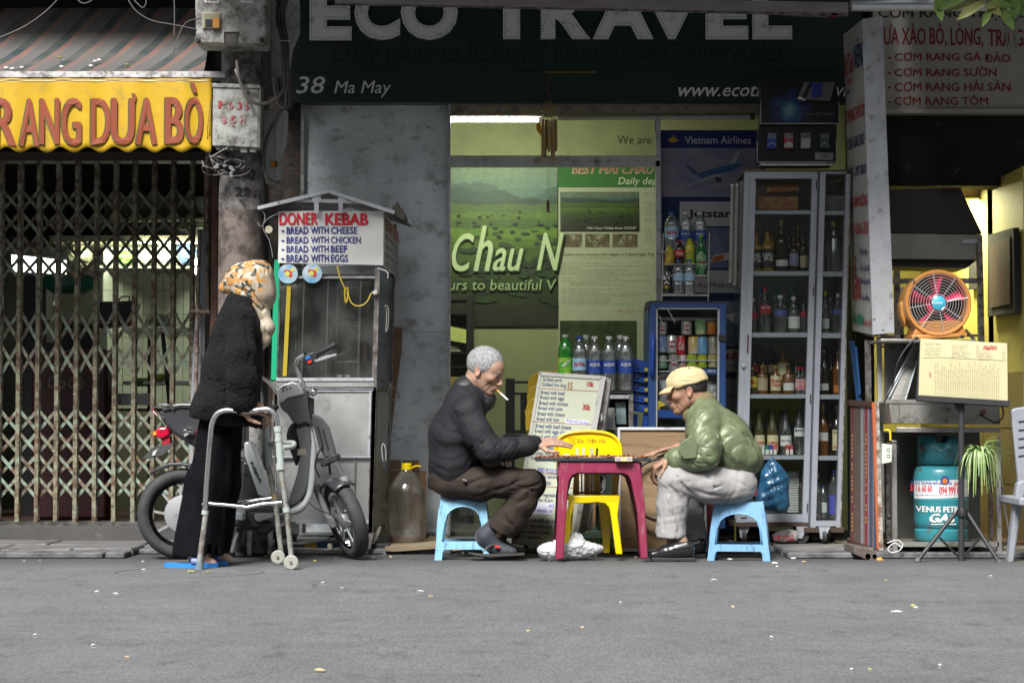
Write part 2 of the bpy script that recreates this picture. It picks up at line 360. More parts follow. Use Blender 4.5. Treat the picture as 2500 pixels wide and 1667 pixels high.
# sliding
gx=[X(p,1.3,700)for p in[2+46.75*k for k in range(-1,11)]]
g=thing('lattice_gate','closed folding lattice gate with rusty pale green bars below the yellow awning','gate',(gx[5],1.3,.12))
zt,zb=Z(395,1.3),Z(1290,1.3)
bar0=None
for i,x in enumerate(gx):
 m=MB();m.box(x-.011,x+.011,1.27,1.283,zb,zt);m.box(x-.011,x+.011,1.317,1.33,zb+.01,zt);
 for zz in(zt-.02,(zt+zb)/2,zb+.2):m.box(x-.01,x+.01,1.283,1.317,zz,zz+.02)
 m.build('bar',rust2,g)
 if i%2==1:
  MB().lathe([(.02,-.008),(.02,.008)],(x,1.3,zb+.028),14,'y').build('roller',mat('roller',(.06,.05,.045),.5,.5),g)
zones=[(461,516,570,625,681),(755,835,917),(998,1052,1107,1161,1216)]
dx=gx[1]-gx[0]
for zn in zones:
 zs=[Z(p,1.3)for p in zn];n=len(zs)-1;dz=(zs[-1]-zs[0])/n
 for sgn,yy in((1,1.29),(-1,1.308)):
  for i0 in range(-n+0,len(gx)-1):
   a=max(0,-i0);e=min(n,len(gx)-1-i0)
   if sgn<0:pass
   if e-a<1:continue
   if a>0 or True:
    pa=(gx[0]+dx*(i0+a),yy,zs[0]+dz*a)if sgn>0 else(gx[0]+dx*(i0+a),yy,zs[-1]-dz*a)
    pb=(gx[0]+dx*(i0+e),yy,zs[0]+dz*e)if sgn>0 else(gx[0]+dx*(i0+e),yy,zs[-1]-dz*e)
    MB().bar(pa,pb,.0175,.003).build('lattice_strip',rust if random.random()<.85 else rust2,g)
m=MB();m.box(-3.1,X(500,1.3),1.26,1.4,Z(395,1.3),Z(378,1.3));m.box(-3.1,X(500,1.3),1.24,1.42,Z(384,1.3),Z(374,1.3)-.002)
m.build('top_rail',mat('rusty rail',(.05,.035,.025),.7,c2=(.025,.02,.016),scale=9,bump=.3),g)
m=MB();m.box(X(496,1.3),X(512,1.3),1.27,1.36,zb,Z(380,1.3));m.build('gate_post',mat('old brown paint',(.09,.06,.045),.7,c2=(.16,.12,.1),scale=18,mix=.9,bump=.3),g)
# left
cloth=None
def stripes(name):
 m=bpy.data.materials.new(name);m.use_nodes=True;t=m.node_tree;N=t.nodes;L=t.links;b=N['Principled BSDF'];sv(b,'Roughness',.85)
 tc=N.new('ShaderNodeTexCoord');sx=N.new('ShaderNodeSeparateXYZ');L.new(tc.outputs['Object'],sx.inputs[0])
 ad=N.new('ShaderNodeMath');ad.operation='MULTIPLY_ADD';sv(ad,1,-.25);L.new(sx.outputs[1],ad.inputs[0]);L.new(sx.outputs[0],ad.inputs[2])
 mu=N.new('ShaderNodeMath');mu.operation='MULTIPLY';sv(mu,1,5.9);L.new(ad.outputs[0],mu.inputs[0])
 fr_=N.new('ShaderNodeMath');fr_.operation='FRACT';L.new(mu.outputs[0],fr_.inputs[0])
 cr=N.new('ShaderNodeValToRGB');cr.color_ramp.interpolation='CONSTANT';e=cr.color_ramp.elements
 e[0].position=0;e[0].color=(.02,.035,.035,1);e[1].position=.3;e[1].color=(.17,.085,.07,1)
 for p,c in((.5,(.12,.115,.11,1)),(.56,(.05,.05,.05,1)),(.6,(.12,.115,.11,1)),(.66,(.05,.05,.05,1)),(.7,(.12,.115,.11,1)),(.76,(.05,.05,.05,1)),(.8,(.12,.115,.11,1)),(.86,(.05,.05,.05,1)),(.9,(.12,.115,.11,1)),(.97,(.02,.035,.035,1))):
  q=e.new(p);q.color=c
 L.new(fr_.outputs[0],cr.inputs[0])
 n=N.new('ShaderNodeTexNoise');sv(n,'Scale',5);sv(n,'Detail',8);L.new(tc.outputs['Object'],n.inputs['Vector'])
 r=N.new('ShaderNodeMapRange');sv(r,1,.35);sv(r,2,.75);L.new(n.outputs[0],r.inputs[0])
 x=N.new('ShaderNodeMix');x.data_type='RGBA';L.new(r.outputs[0],x.inputs[0]);L.new(cr.outputs[0],x.inputs[6]);sv(x,7,(.1,.09,.08,1));L.new(x.outputs[2],b.inputs['Base Color'])
 return m
aw=thing('awning','dusty striped cloth awning with a wavy yellow valance above the lattice gate','awning',(-2.3,1.4,2.4))
za=Z(184,.3);zt2=Z(20,1.25);xa1=X(520,.3)
m=MB();nx,ny=60,14;vs=[]
for j in range(ny+1):
 for i in range(nx+1):
  t=j/ny;x=-3.6+(xa1-.06+3.6)*i/nx;y=.3+.95*t;sag=-.05*sin(pi*t)
  vs.append((x-.1*t,y,za+(zt2-za)*t+sag+.002*sin(i*.9+t*4)+.003*sin(i*2.3)*(1-t)))
fs=[(j*(nx+1)+i,j*(nx+1)+i+1,(j+1)*(nx+1)+i+1,(j+1)*(nx+1)+i)for j in range(ny)for i in range(nx)]
m.add(vs,fs);m.build('canopy_cloth',stripes('striped awning cloth'),aw,True)
m=MB();m.bar((-3.6,.28,Z(183,.28)),(X(546,.28),.28,Z(183,.28)),.03,.03);m.build('front_bar',mat('dirty white bar',(.6,.59,.58),.5,c2=(.35,.33,.33),scale=20,mix=.8,dirt=(.12,.1,.1),dscale=25,damt=.25),aw)
MB().bar((-3.6,.3,Z(194,.3)),(X(546,.3),.3,Z(194,.3)),.018,.02).build('rear_bar',mat('grey bar',(.2,.19,.18),.6),aw)
yel=mat('yellow vinyl',(.5,.31,.006),.42,c2=(.45,.27,.006),scale=5,dirt=(.3,.22,.03),dscale=7,damt=.17,bump=.15,bscale=14)
m=MB();nx,ny=130,14;vs=[];ytop=Z(190,.27);xe=X(512,.27)
def vwave(x,z=0):return .006*sin(x*23)+.004*sin(x*51+1)
for j in range(ny+1):
 for i in range(nx+1):
  x=-3.6+(xe+3.6)*i/nx;pb=366+7*cos((1250+x*487-43)*2*pi/66.3)
  zb_=Z(pb,.27);t=j/ny;vs.append((x,.27+vwave(x)*(t+.2),ytop+(zb_-ytop)*t))
fs=[(j*(nx+1)+i,(j+1)*(nx+1)+i,(j+1)*(nx+1)+i+1,j*(nx+1)+i+1)for j in range(ny)for i in range(nx)]
m.add(vs,fs);vo=m.build('valance',yel,aw,True);s_=vo.modifiers.new('s','SOLIDIFY');s_.thickness=.002
m=MB();m.box(-3.6,xe,.262,.2645,ytop-.012,ytop-.009);m.build('stitching',mat('black thread',(.03,.025,.01),.8),aw)
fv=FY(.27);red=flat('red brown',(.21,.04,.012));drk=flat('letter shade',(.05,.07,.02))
for s,x0,x1,y0,y1 in[('R',-16,43,242,356),('A',48,97,242,356),('N',98,147,242,352),('G',152,200,241,356),('D',222,272,242,353),('U',273,330,242,354),("'",322,334,228,258),('A',332,385,240,352),('B',404,450,240,351),('O',452,496,238,351),('`',466,482,203,229)]:
 wv=lambda a,b:-vwave(a)*.9
 if s in "'`":
  for dd,mm,o in((.0085,drk,-3),(.0105,red,0)):
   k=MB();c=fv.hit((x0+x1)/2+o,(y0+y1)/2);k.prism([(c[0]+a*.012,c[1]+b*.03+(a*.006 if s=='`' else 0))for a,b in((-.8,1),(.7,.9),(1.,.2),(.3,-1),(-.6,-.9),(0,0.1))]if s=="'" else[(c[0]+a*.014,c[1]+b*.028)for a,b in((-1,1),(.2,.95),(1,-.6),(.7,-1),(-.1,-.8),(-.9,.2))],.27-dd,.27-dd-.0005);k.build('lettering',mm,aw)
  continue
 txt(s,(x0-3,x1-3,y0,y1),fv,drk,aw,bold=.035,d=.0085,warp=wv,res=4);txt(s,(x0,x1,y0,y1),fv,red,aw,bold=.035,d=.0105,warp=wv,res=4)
for k,(px,py)in enumerate(pq(15,166,30,168,53,165,145,140,222,161,232,150,242,147,310,158,150,163)):
 t=(184-py)/164;y=.3+.95*t*1.05;p=at(px,py,y)
 o=MB().ell((p.x,p.y,p.z),(.012,.008,.006),7,4).build('litter',[white,mat('dead leaf',(.3,.2,.07),.8)][k%4==3])
 tag(o,['crumpled white paper scrap','small dry leaf'][k%4==3]+' lying on the striped awning '+['at the far left edge','second from the left','third from the left','high up near the third stripe','just right of the fourth stripe','between two stripes mid way','right beside the yellow leaf','nearest to the right end','low down near the white bar'][k],'litter','scraps on the striped awning')
# overhead
cn=thing('roller_awning','long folded awning with a dirty metal front rail above the green travel sign','awning',(.2,.6,2.8))
pa,pb=at(818,-4,.35),at(2070,20,.35)
m=MB();m.bar(pa,pb,.05,.03);m.build('front_rail',mat('mauve dirty rail',(.42,.37,.4),.5,c2=(.2,.17,.18),scale=14,mix=.9,stretch=(.3,1,1)),cn)
pa,pb=at(818,8,.37),at(2070,36,.37)
MB().bar(pa,pb,.016,.02).build('lower_slat',mat('rail edge',(.25,.22,.2),.6,dirt=(.06,.04,.04),dscale=20,damt=.3),cn)
for k,(a,b_)in enumerate([(at(1550,12,.4),at(2040,33,.4)),(at(1560,18,.42),at(2020,41,.42))]):MB().bar(a,b_,.01,.012).build('slat',mat('rail edge'),cn)
MB().box(X(818,.4),X(850,.4),.36,.4,Z(8,.4),Z(-10,.4)).build('end_cap',mat('red plastic',(.3,.02,.03),.5),cn)
MB().box(X(2033,.4),X(2050,.4),.36,.42,Z(42,.4),Z(20,.4)).build('end_cap',mat('red plastic'),cn)
zc=Z(-30,.35)+.05
MB().add([(-1.7,-1.3,zc+.25),(2.,-1.3,zc+.25),(2.,1.5,zc+.6),(-1.7,1.5,zc+.6),(-1.7,-1.3,zc+.27),(2.,-1.3,zc+.27),(2.,1.5,zc+.62),(-1.7,1.5,zc+.62)],[(0,3,2,1),(4,5,6,7),(0,1,5,4),(1,2,6,5),(2,3,7,6),(3,0,4,7)]).build('canopy',mat('shade canvas',(.03,.07,.05),.8),cn)  # unseen canvas stretched out past the rail to darken the sign
cn=thing('canopy','silver front pipe with an added unseen shade sheet over the restaurant sign','canopy',(3,.6,2.8))
pipe=MB().tube([at(2078,12,.1),at(2600,12,.1)],.034,16);pipe.build('front_pipe',mat('silver pipe',(.5,.52,.56),.3,.6),cn,'a')
zc=Z(-8,.1)+.02
MB().add([(2.05,-1.4,zc+.2),(5,-1.4,zc+.2),(5,1.3,zc+.5),(2.05,1.3,zc+.5),(2.05,-1.4,zc+.22),(5,-1.4,zc+.22),(5,1.3,zc+.52),(2.05,1.3,zc+.52)],[(0,3,2,1),(4,5,6,7),(0,1,5,4),(1,2,6,5),(2,3,7,6),(3,0,4,7)]).build('sheet',mat('tin',(.3,.3,.3),.5,.5),cn)  # unseen sheet added above the pipe to darken the restaurant front
cn=thing('upper_shade_sheet','unseen dark sheet added to shade the striped awning','canopy',(-3,.8,3.1))
MB().add([(-6,.25,3.4),(-1.75,.25,3.4),(-1.75,1.5,3.4),(-6,1.5,3.4),(-6,.25,3.42),(-1.75,.25,3.42),(-1.75,1.5,3.42),(-6,1.5,3.42)],[(0,3,2,1),(4,5,6,7),(0,1,5,4),(1,2,6,5),(2,3,7,6),(3,0,4,7)]).build('sheet',darkwall,cn)  # out-of-view sheet, added to cast shade on the awning
# green
YS=1.32;fs_=FY(YS)
gs=thing('shop_sign','dark green travel agency sign with big studded letters over the shopfront','sign',(0,YS,2.6))
bp(668,2110,YS,YS+.12,250,-90,YS).build('board',mat('sign green',(.002,.024,.015),.5,c2=(.0015,.016,.01),scale=3),gs)
m=MB();m.box(X(725,YS),X(2050,YS),YS-.004,YS-.001,Z(179,YS),Z(174,YS));m.build('stripe',flat('dark line',(.008,.012,.01)),gs)
bp(1333,1457,YS-.006,YS-.0045,179,175,YS).build('stripe',flat('ochre line',(.2,.13,.02)),gs)
lw_=mat('sign letter face',(.8,.8,.8),.5,dirt=(.3,.3,.3),dscale=10,damt=.15);dot=flat('bulb',(.06,.06,.07));lside=None
def studs(s,box,inset,d,bold):
 v,f=text_mesh(s,bold,0,1.,3)
 x0,x1,y0,y1=box;u0,_=fs_.hit(x0,y1);u1,_=fs_.hit(x1,y1);_,v1=fs_.hit(x0,y0);_,v0=fs_.hit(x0,y1)
 lo=v.min(0);hi=v.max(0);U=u0+(v[:,0]-lo[0])/(hi[0]-lo[0])*(u1-u0);V=v0+(v[:,1]-lo[1])/(hi[1]-lo[1])*(v1-v0)
 ec={}
 for p in f:
  for i in range(len(p)):
   a,b_=p[i],p[(i+1)%len(p)];k=(min(a,b_),max(a,b_));ec.setdefault(k,[]).append((a,b_))
 nx={e[0][0]:e[0][1]for e in ec.values()if len(e)==1}
 mb=MB();seen=set()
 for st_ in list(nx):
  if st_ in seen:continue
  loop=[];q=st_
  while q not in seen and q in nx:seen.add(q);loop.append(np.array([U[q],V[q]]));q=nx[q]
  n=len(loop)
  if n<3:continue
  pts=[]
  for i in range(n):
   a,b_,c=loop[i-1],loop[i],loop[(i+1)%n]
   e1=b_-a;e2=c-b_;e1=e1/(np.linalg.norm(e1)+1e-9);e2=e2/(np.linalg.norm(e2)+1e-9)
   nn=np.array([-e1[1]-e2[1],e1[0]+e2[0]]);l=np.linalg.norm(nn)
   if l<1e-6:continue
   nn/=l;k=inset/max(.45,nn.dot(np.array([-e1[1],e1[0]])));pts.append(b_+nn*k)
  acc=0;step=.0165
  for i in range(len(pts)):
   a,b_=pts[i],pts[(i+1)%len(pts)];L_=np.linalg.norm(b_-a);t=step-acc
   while t<L_:
    p=a+(b_-a)*t/L_
    if p[1]<Z(-12,YS):mb.add([fs_.p(p[0]+.0035*cos(w_),p[1]+.0035*sin(w_),d)for w_ in(0,1.05,2.1,3.14,4.19,5.24)],[(0,1,2,3,4,5)])
    t+=step
   acc=(acc+L_)%step
 return mb
for s,x0,x1,y0,y1 in[('E',757,859,-32,100),('C',866,977,-34,99),('O',979,1118,-34,99),('T',1180,1318,-32,97),('R',1320,1440,-32,97),('A',1447,1594,-32,97),('V',1566,1712,-32,97),('E',1722,1825,-32,98),('L',1836,1932,-32,98)]:
 o=txt(s,(x0,x1,y0,y1),fs_,lw_,gs,bold=.052,d=.03,thick=.03,name='letter',res=4)
 mb=studs(s,(x0,x1,y0,y1),.0105,.0315,.052);mb.build('stud_row',dot,gs)
txt('Daily tours to beautiful Vietnamese Countrysides',(812,1915,103,168),fs_,flat('black letters',(.002,.004,.003)),gs,bold=.006,shear=.28)
scr=flat('script grey',(.7,.7,.7))
txt('38',(723,794,187,229),fs_,scr,gs,bold=.005,shear=.2);txt('Ma May',(816,955,198,238),fs_,scr,gs,shear=.22)
txt('www.ecotravel.com.vn',(1656,2080,203,236),fs_,flat('url white',(.85,.85,.85)),gs,bold=.012,shear=.3)
# steel
ws=thing('steel_wall_panel','tall scratched grey sheet metal panel beside the shop window','wall panel',(-.77,1.44,.05))
xa,xb=X(735,1.44),X(1100,1.44);z0,z1=Z(1305,1.44),Z(250,1.44)
m=MB();nx,nz=30,60;vs=[]
for j in range(nz+1):
 for i in range(nx+1):
  u,v_=i/nx,j/nz;vs.append((xa+(xb-xa)*u,1.44-.006*sin(u*7+v_*3)-.004*sin(u*17-v_*9)-.003*sin(v_*31+u*4),z0+(z1-z0)*v_))
m.add(vs,[(j*(nx+1)+i,j*(nx+1)+i+1,(j+1)*(nx+1)+i+1,(j+1)*(nx+1)+i)for j in range(nz)for i in range(nx)]);m.build('sheet',steelw,ws,True)
m=MB();m.box(xa-.004,xa+.014,1.40,1.437,z0,z1);m.build('edge_strip',alu,ws)
m=MB();m.box(xa+.014,xb,1.405,1.43,z1-.016,z1);m.build('edge_strip',alu,ws)
MB().box(xa+.014,xb,1.405,1.43,z0,z0+.016).build('edge_strip',alu,ws)
m=MB();m.box(xb-.014,xb,1.39,1.44,z0,z1);m.box(xb-.008,xb-.005,1.386,1.39,z0,z1);m.build('edge_strip',alu,ws)
MB().tube([(X(968,1.4),1.4,Z(808,1.4)),(xb+.002,1.385,Z(812,1.4))],.002,5).build('cord',mat('cream cord',(.5,.47,.4),.8),ws)
# shop
wf=thing('shop_window','aluminium framed shop window with glass panes under the green sign','window',(.5,1.4,.1))
YF=1.42
m=MB();m.box(X(1100,YF),X(1612,YF),YF-.03,YF+.03,Z(408,YF),Z(382,YF));m.build('transom',alu,wf)
bp(1100,1612,YF-.036,YF-.0301,395,384,YF).build('transom_lip',alu,wf)
m=MB();m.box(X(1602,YF),X(1614,YF),YF-.03,YF+.03,.05,Z(294,YF));m.build('mullion',alu,wf)
bp(1100,1860,YF-.02,YF+.03,283,262,YF).build('head_rail',mat('tan paint',(.33,.27,.19),.6,dirt=(.12,.09,.06),dscale=12,damt=.25),wf)
bp(1100,1850,YF-.04,YF+.06,262,252,YF).build('lintel_strip',mat('grey strip',(.2,.2,.19),.6),wf)
bp(1602,1614,YF-.034,YF+.02,326,295,YF).build('bracket',alup,wf)
gl=glassmat('window glass',(.93,.96,.93),.05,.02,.02)
MB().box(X(1100,YF)+.002,X(1602,YF)-.002,YF,YF+.004,Z(382,YF)+.002,Z(283,YF)-.002).build('pane',glassmat('dusty window glass',(.9,.93,.88),.05,.05,.09),wf)
MB().box(X(1100,YF)+.002,X(1602,YF)-.002,YF,YF+.004,.06,Z(408,YF)-.002).build('pane',gl,wf)
txt('We are',(1507,1590,331,352),FY(YF-.003),flat('grey serif',(.11,.11,.06)),wf)
tb=thing('fluorescent_lamp','bright fluorescent tube glowing behind the glass at the top left of the shop window','lamp',(X(1205,1.56),1.56,Z(293,1.56)))
a_,b_=(X(1090,1.56),1.56,Z(292,1.56)),(X(1314,1.56),1.56,Z(292,1.56))
tm=mat('lit tube',(1,1,.86),.5,emit=22)
MB().tube([a_,b_],.0135,12).build('tube',tm,tb)
MB().tube([(b_[0],1.56,b_[2]),(b_[0]+.03,1.56,b_[2])],.013,10).build('end_cap',white,tb)
MB().box(a_[0],b_[0]+.03,1.58,1.6,a_[2]+.012,a_[2]+.035).build('batten',white,tb)
ll=bpy.data.lights.new('lamp_light','AREA');ll.shape='RECTANGLE';ll.size=.46;ll.size_y=.05;ll.energy=9;ll.color=(1,1,.72)
lo=bpy.data.objects.new('lamp_light',ll);COL.objects.link(lo);lo.parent=tb;lo.location=(0,.06,-.04);lo.rotation_euler=(R(35),0,0)
tb=thing('ceiling_lamp','unlit white tube lamp along the head of the shop window right of the wind chime','lamp',(X(1600,1.4),1.38,Z(288,1.38)))
MB().tube([(X(1362,1.37),1.37,Z(289,1.37)),(X(1835,1.37),1.37,Z(286,1.37))],.0115,12).build('tube',mat('unlit tube',(.42,.42,.4),.35),tb,'a')
MB().box(X(1835,1.37),X(1846,1.37),1.35,1.39,Z(292,1.37),Z(278,1.37)).build('end_cap',blackp,tb)
# landscape
def valley(x0,x1,y0,y1,Y,par,k=1.,seed=1):
 r=random.Random(seed);f=FY(Y);H=y1-y0;n=[0]
 def layer(pts,c,nm='print_layer'):
  n[0]+=1;q=MB();q.add([f.p(*f.hit(a,b),n[0]*.0004)for a,b in pts],[tuple(range(len(pts)))]);q.build(nm,mat('valley%d%s'%(n[0],par.name),tuple(k*v for v in c),.5,c2=tuple(k*v*.6 for v in c),scale=30,mix=.8),par)
 def ridge(yb,amp,fr,ph,c):
  P=[(x0+(x1-x0)*i/40,y0+H*(yb-amp*(.6*sin(i/40*fr+ph)+.3*sin(i/40*fr*2.7+ph*2)+.1*r.uniform(-1,1))))for i in range(41)];layer(P+[(x1,y1),(x0,y1)],c)
 for i in range(5):layer([(x0,y0+H*i*.05),(x1,y0+H*i*.05),(x1,y1),(x0,y1)],((.36,.5,.36),(.3,.46,.36),(.24,.4,.34),(.18,.34,.31),(.13,.27,.26))[i])
 ridge(.13,.09,3.5,2.2,(.1,.22,.2));ridge(.19,.06,5,.4,(.05,.13,.12));ridge(.23,.02,9,1,(.03,.08,.07))
 for yb,c in((.25,(.12,.22,.04)),(.3,(.16,.3,.03)),(.34,(.1,.2,.02)),(.4,(.2,.38,.02)),(.46,(.14,.27,.015)),(.52,(.09,.17,.015)),(.62,(.05,.1,.012)),(.74,(.035,.06,.012)),(.86,(.03,.04,.02))):ridge(yb,.008,14,r.uniform(0,6),c)
 TB=[MB()for _ in range(4)]
 for i in range(120):
  t=r.random()**.8;yb=.27+.6*t;s_=.004+.02*t
  q=r.uniform(0,1);w_=s_*r.uniform(.8,3);P=[(x0+min(max(q*(x1-x0)+w_*H*cos(a)*r.uniform(.8,1.2),0),x1-x0),y0+H*(yb+s_*sin(a)*r.uniform(.7,1.3)))for a in[.45*b for b in range(14)]]
  TB[i%4].add([f.p(*f.hit(a,b),(n[0]+1+i)*.0001+n[0]*.0003)for a,b in P],[tuple(range(14))])
 for i in range(4):TB[i].build('print_trees',mat('valley tree%d'%i,tuple(k*v for v in((.012,.03,.014),(.02,.045,.012),(.015,.035,.02),(.03,.07,.01))[i]),.5),par)
YP=2.69;fp=FY(YP-.002)
ps=thing('landscape_poster','large green valley landscape poster with pale script lettering on the office wall','poster',(X(1230,YP),YP,Z(600,YP)))
oz=Z(600,YP)
MB().box(-.49,X(1362,YP),YP-.002,YP+.008,Z(797,YP),Z(380,YP)).build('print',flat('valley base',(.03,.05,.02)),ps);valley(1092,1361,400,796,YP-.0021,ps,.62)
pc=flat('pale green script',(.5,.6,.38));pcs=flat('script shade',(.03,.05,.02))
for dd,mm,o in((.029,pcs,3),(.031,pc,0)):
 for s,bx in(('C',(1103,1158,571,663)),('h',(1156,1204,553,662)),('au',(1203,1278,607,662)),('N',(1310,1376,570,660))):
  txt(s,(bx[0]+o,bx[1]+o,bx[2]+o,bx[3]+o),fp,mm,ps,bold=.018,shear=.35,d=dd,res=4)
txt('ours to beautiful V',(1075,1358,682,710),fp,pcs,ps,bold=.03,shear=.12,d=.029);txt('ours to beautiful V',(1075,1358,683,709),fp,flat('dim script',(.3,.4,.22)),ps,bold=.004,shear=.12,d=.031)
ip=thing('itinerary_poster','tall pale itinerary poster with small photos and day by day text on the office wall','poster',(X(1480,YP),YP,Z(700,YP)))
cream=flat('poster cream',(.42,.44,.35));oz=Z(700,YP)
MB().box(X(1364,YP),X(1640,YP),YP-.002,YP+.008,.3,Z(458,YP)).build('sheet',cream,ip)
bp(1363,1640,YP-.003,YP+.008,457,395,YP).build('header',flat('poster green',(.035,.15,.035)),ip)
rd=flat('poster red',(.42,.1,.07));tx=flat('poster text',(.12,.12,.08));wtx=flat('poster white',(.6,.62,.5))
txt('BEST MAI CHAU TRIP',(1396,1660,404,424),fp,wtx,ip,bold=.05,shear=.25,d=.002);txt('BEST MAI CHAU TRIP',(1398,1658,405,423),fp,rd,ip,bold=.012,shear=.25,d=.003)
txt('Daily departure',(1509,1670,433,456),fp,wtx,ip,bold=.01,shear=.2,d=.002)
bp(1368,1561,YP-.0045,YP-.002,566,469,YP).build('photo_border',flat('line',(.1,.1,.08)),ip)
valley(1370,1559,471,564,YP-.0046,ip,.4,4)
txt('Mai Chau Valley from MCNP',(1433,1552,555,563),fp,wtx,ip,shear=.2,d=.034)
ph=mat('crowd photo',(.2,.14,.08),.5,c2=(.03,.03,.02),scale=28,mix=.7,dirt=(.45,.42,.35),dscale=24,damt=.2)
for a_,b_ in((1368,1422),(1429,1489),(1496,1557)):bp(a_,b_,YP-.0045,YP-.002,604,571,YP).build('photo',ph,ip)
bp(1367,1555,YP-.0045,YP-.002,1000,783,YP).build('photo',mat('dark forest photo',(.02,.03,.012),.4,c2=(.07,.09,.03),scale=9,mix=.5),ip)
def lines(rows,x0,fr,m,par,d=.0005,h=5.2):
 mb=MB()
 for y,x1,s in rows:txt(s,(x0 if not isinstance(x1,tuple)else x1[0],x1 if not isinstance(x1,tuple)else x1[1],y,y+h),fr,m,par,d=d,mb=mb,res=1)
 mb.build('lettering',m,par)
txt('Explore more remote rural villages in 2 days/1night Trip',(1372,1597,617,627),fp,flat('brown text',(.16,.1,.05)),ip,bold=.012,shear=.15,d=.001)
lines([(628,(1418,1500),'( High class Adventure tour )'),(641,1478,'DAY 1: Hanoi - Mai Chau Valley (L,D)'),(648,1565,'7:30-8:00 - Pick you up at your hotel in the Old Quarter in our comfortable van/bus'),(653,1415,'10:00 - Short break'),(658,1534,'11:30-12:00 - Scenic photo stop of Mai Chau valley/arrive in Mai Chau'),(663,1506,'12:15 - Traditional lunch in our home(vegetarian available)'),(668,1584,'14:00-16:30 - Bicycle ride with your tour guide, see farmers working in fields, locals weaving'),(673,(1410,1510),'scarves and visit surrounding peaceful villages'),(678,1518,'16:30-18:00 - Free time for cycling, walking, shopping'),(684,1588,"18:00 - Enjoy the outdoor BBQ party at Mai Chau BBQ garden and watch the Thai's traditional"),(689,(1392,1490),'dance and drink traditional wine "ruou can"'),(694,(1392,1526),'Overnight in Communal stilt house or Valley view Bungalow'),(704,1516,'Day 2: Explore the more remote rural villages ( B,L)'),(710,1464,'07:30 - Have breakfast at the homestay'),(715,1586,'08:00 - Go with a local Thai tour guide to visit more remote rural villages: Na Mon, Na Meo and'),(720,(1394,1560),'Xam Pa villages to understand more about their culture and customs'),(725,1495,'12:00 - Back to the homestay for lunch and check-out'),(730,1490,'13:00 - Free time for shopping and relaxing'),(735,1486,'15:30 - Get on the van/bus to drive back to Hanoi'),(740,1540,'19:00 - Arrive in Hanoi Old quater. Drop you off at your hotel. End of tour.')],1371,fp,tx,ip,h=4.6)
txt('Mai Chau - Pu Luong',(1507,1600,757,765),fp,rd,ip,shear=.2,d=.001)
lines([(y,1605,s)for y,s in((470,'Mai Chau'),(492,'DAY 1: H'),(498,'7:30-8:00'),(504,'10:00 - S'),(510,'11:30-12'),(516,'12:15 - T'),(522,'14:00-16'),(532,'16:30-18'),(538,'18:00 - E'),(556,'Day 2: E'),(562,'07:30 - H'),(568,'08:00 - G'),(574,'12:00 - B'),(580,'13:00 - F'),(586,'15:30 - G'),(785,'DAY 1'),(792,'7:30'),(798,'10:00'),(804,'11:30'),(810,'12:15'),(822,'14:00'),(840,'Day 2'),(850,'07:30'),(856,'08:00'))],1574,fp,tx,ip,h=4.4)
# airline
YA=1.46;fa=FY(YA-.002)
dp=thing('display_panel','dark blue display panel with airline posters right of the shop window','panel',(X(1740,YA),YA,1))
MB().box(X(1616,YA),X(1872,YA),YA+.002,YA+.03,.06,Z(318,YA)).build('board',flat('navy',(.008,.03,.1)),dp)
def pic(name,x0,x1,y0,y1,m,d=.001,par=dp,nm='print',Y=YA):return bp(x0,x1,Y-.002-d,Y-d+.002,y1,y0,Y).build(nm,m,par)
pic('a',1613,1862,320,482,flat('deep blue',(.01,.02,.14)))
pic('s',1614,1862,362,481,mat('cloud print',(.16,.17,.3),.5,c2=(.3,.28,.34),scale=5,mix=.5,stretch=(1,1,2.4)),.003)
wt=flat('white',(.62,.62,.64));txt('Vietnam Airlines',(1672,1833,333,352),fa,wt,dp,bold=.004,d=.003)
m=MB()
for k in range(5):
 a=R(30+k*30);c=fa.hit(1643,349);L_=.045 if k==2 else .038
 m.add([fa.p(c[0],c[1],.004),fa.p(c[0]+L_*.6*cos(a-.28),c[1]+L_*.6*sin(a-.28),.004),fa.p(c[0]+L_*cos(a),c[1]+L_*sin(a),.004),fa.p(c[0]+L_*.6*cos(a+.28),c[1]+L_*.6*sin(a+.28),.004)],[(0,1,2,3)])
m.build('emblem',flat('lotus gold',(.6,.38,.02)),dp)
def poly(pts,mname,c,d=.004,par=dp,fr=fa,nm='print'):
 m=MB();m.add([fr.p(*fr.hit(x,y),d)for x,y in pts],[tuple(range(len(pts)))]);return m.build(nm,flat(mname,c),par)
poly(pq(1700,430,1712,420,1800,398,1815,402,1790,416,1712,436),'plane blue',(.03,.1,.25),.006)
poly(pq(1672,402,1680,404,1706,424,1696,428,1682,415),'tail blue',(.06,.08,.14),.007)
poly(pq(1776,402,1803,368,1808,368,1795,400),'wing grey',(.4,.4,.42),.0065);poly(pq(1636,476,1730,430,1772,421,1766,427,1700,448),'wing grey2',(.34,.35,.38),.007)
poly(pq(1744,437,1748,432,1762,436,1762,446,1749,446),'engine',(.05,.05,.07),.0075)
pic('l1',1661,1800,493,552,wt,.003);pic('l1b',1664,1800,495,550,flat('white2',(.5,.5,.52)),.0042);txt('Jetstar',(1680,1785,512,537),fa,flat('black',(.01,.01,.012)),dp,bold=.03,d=.006)
sk=mat('sky print',(.06,.09,.2),.5,c2=(.22,.25,.34),scale=7,mix=.5)
pic('p2',1661,1860,556,655,sk,.003);poly(pq(1730,640,1745,622,1790,615,1862,610,1862,628,1790,634),'jet white',(.5,.5,.52),.0048);poly(pq(1736,636,1744,626,1765,622,1768,632,1750,637),'jet orange',(.5,.12,.02),.0056)
pic('l2',1661,1860,660,715,flat('white2'),.003);txt('Air',(1702,1730,690,702),fa,flat('red serif',(.35,.03,.04)),dp,d=.005);txt('Mekong',(1731,1806,688,708),fa,flat('grey serif2',(.1,.1,.11)),dp,d=.005)
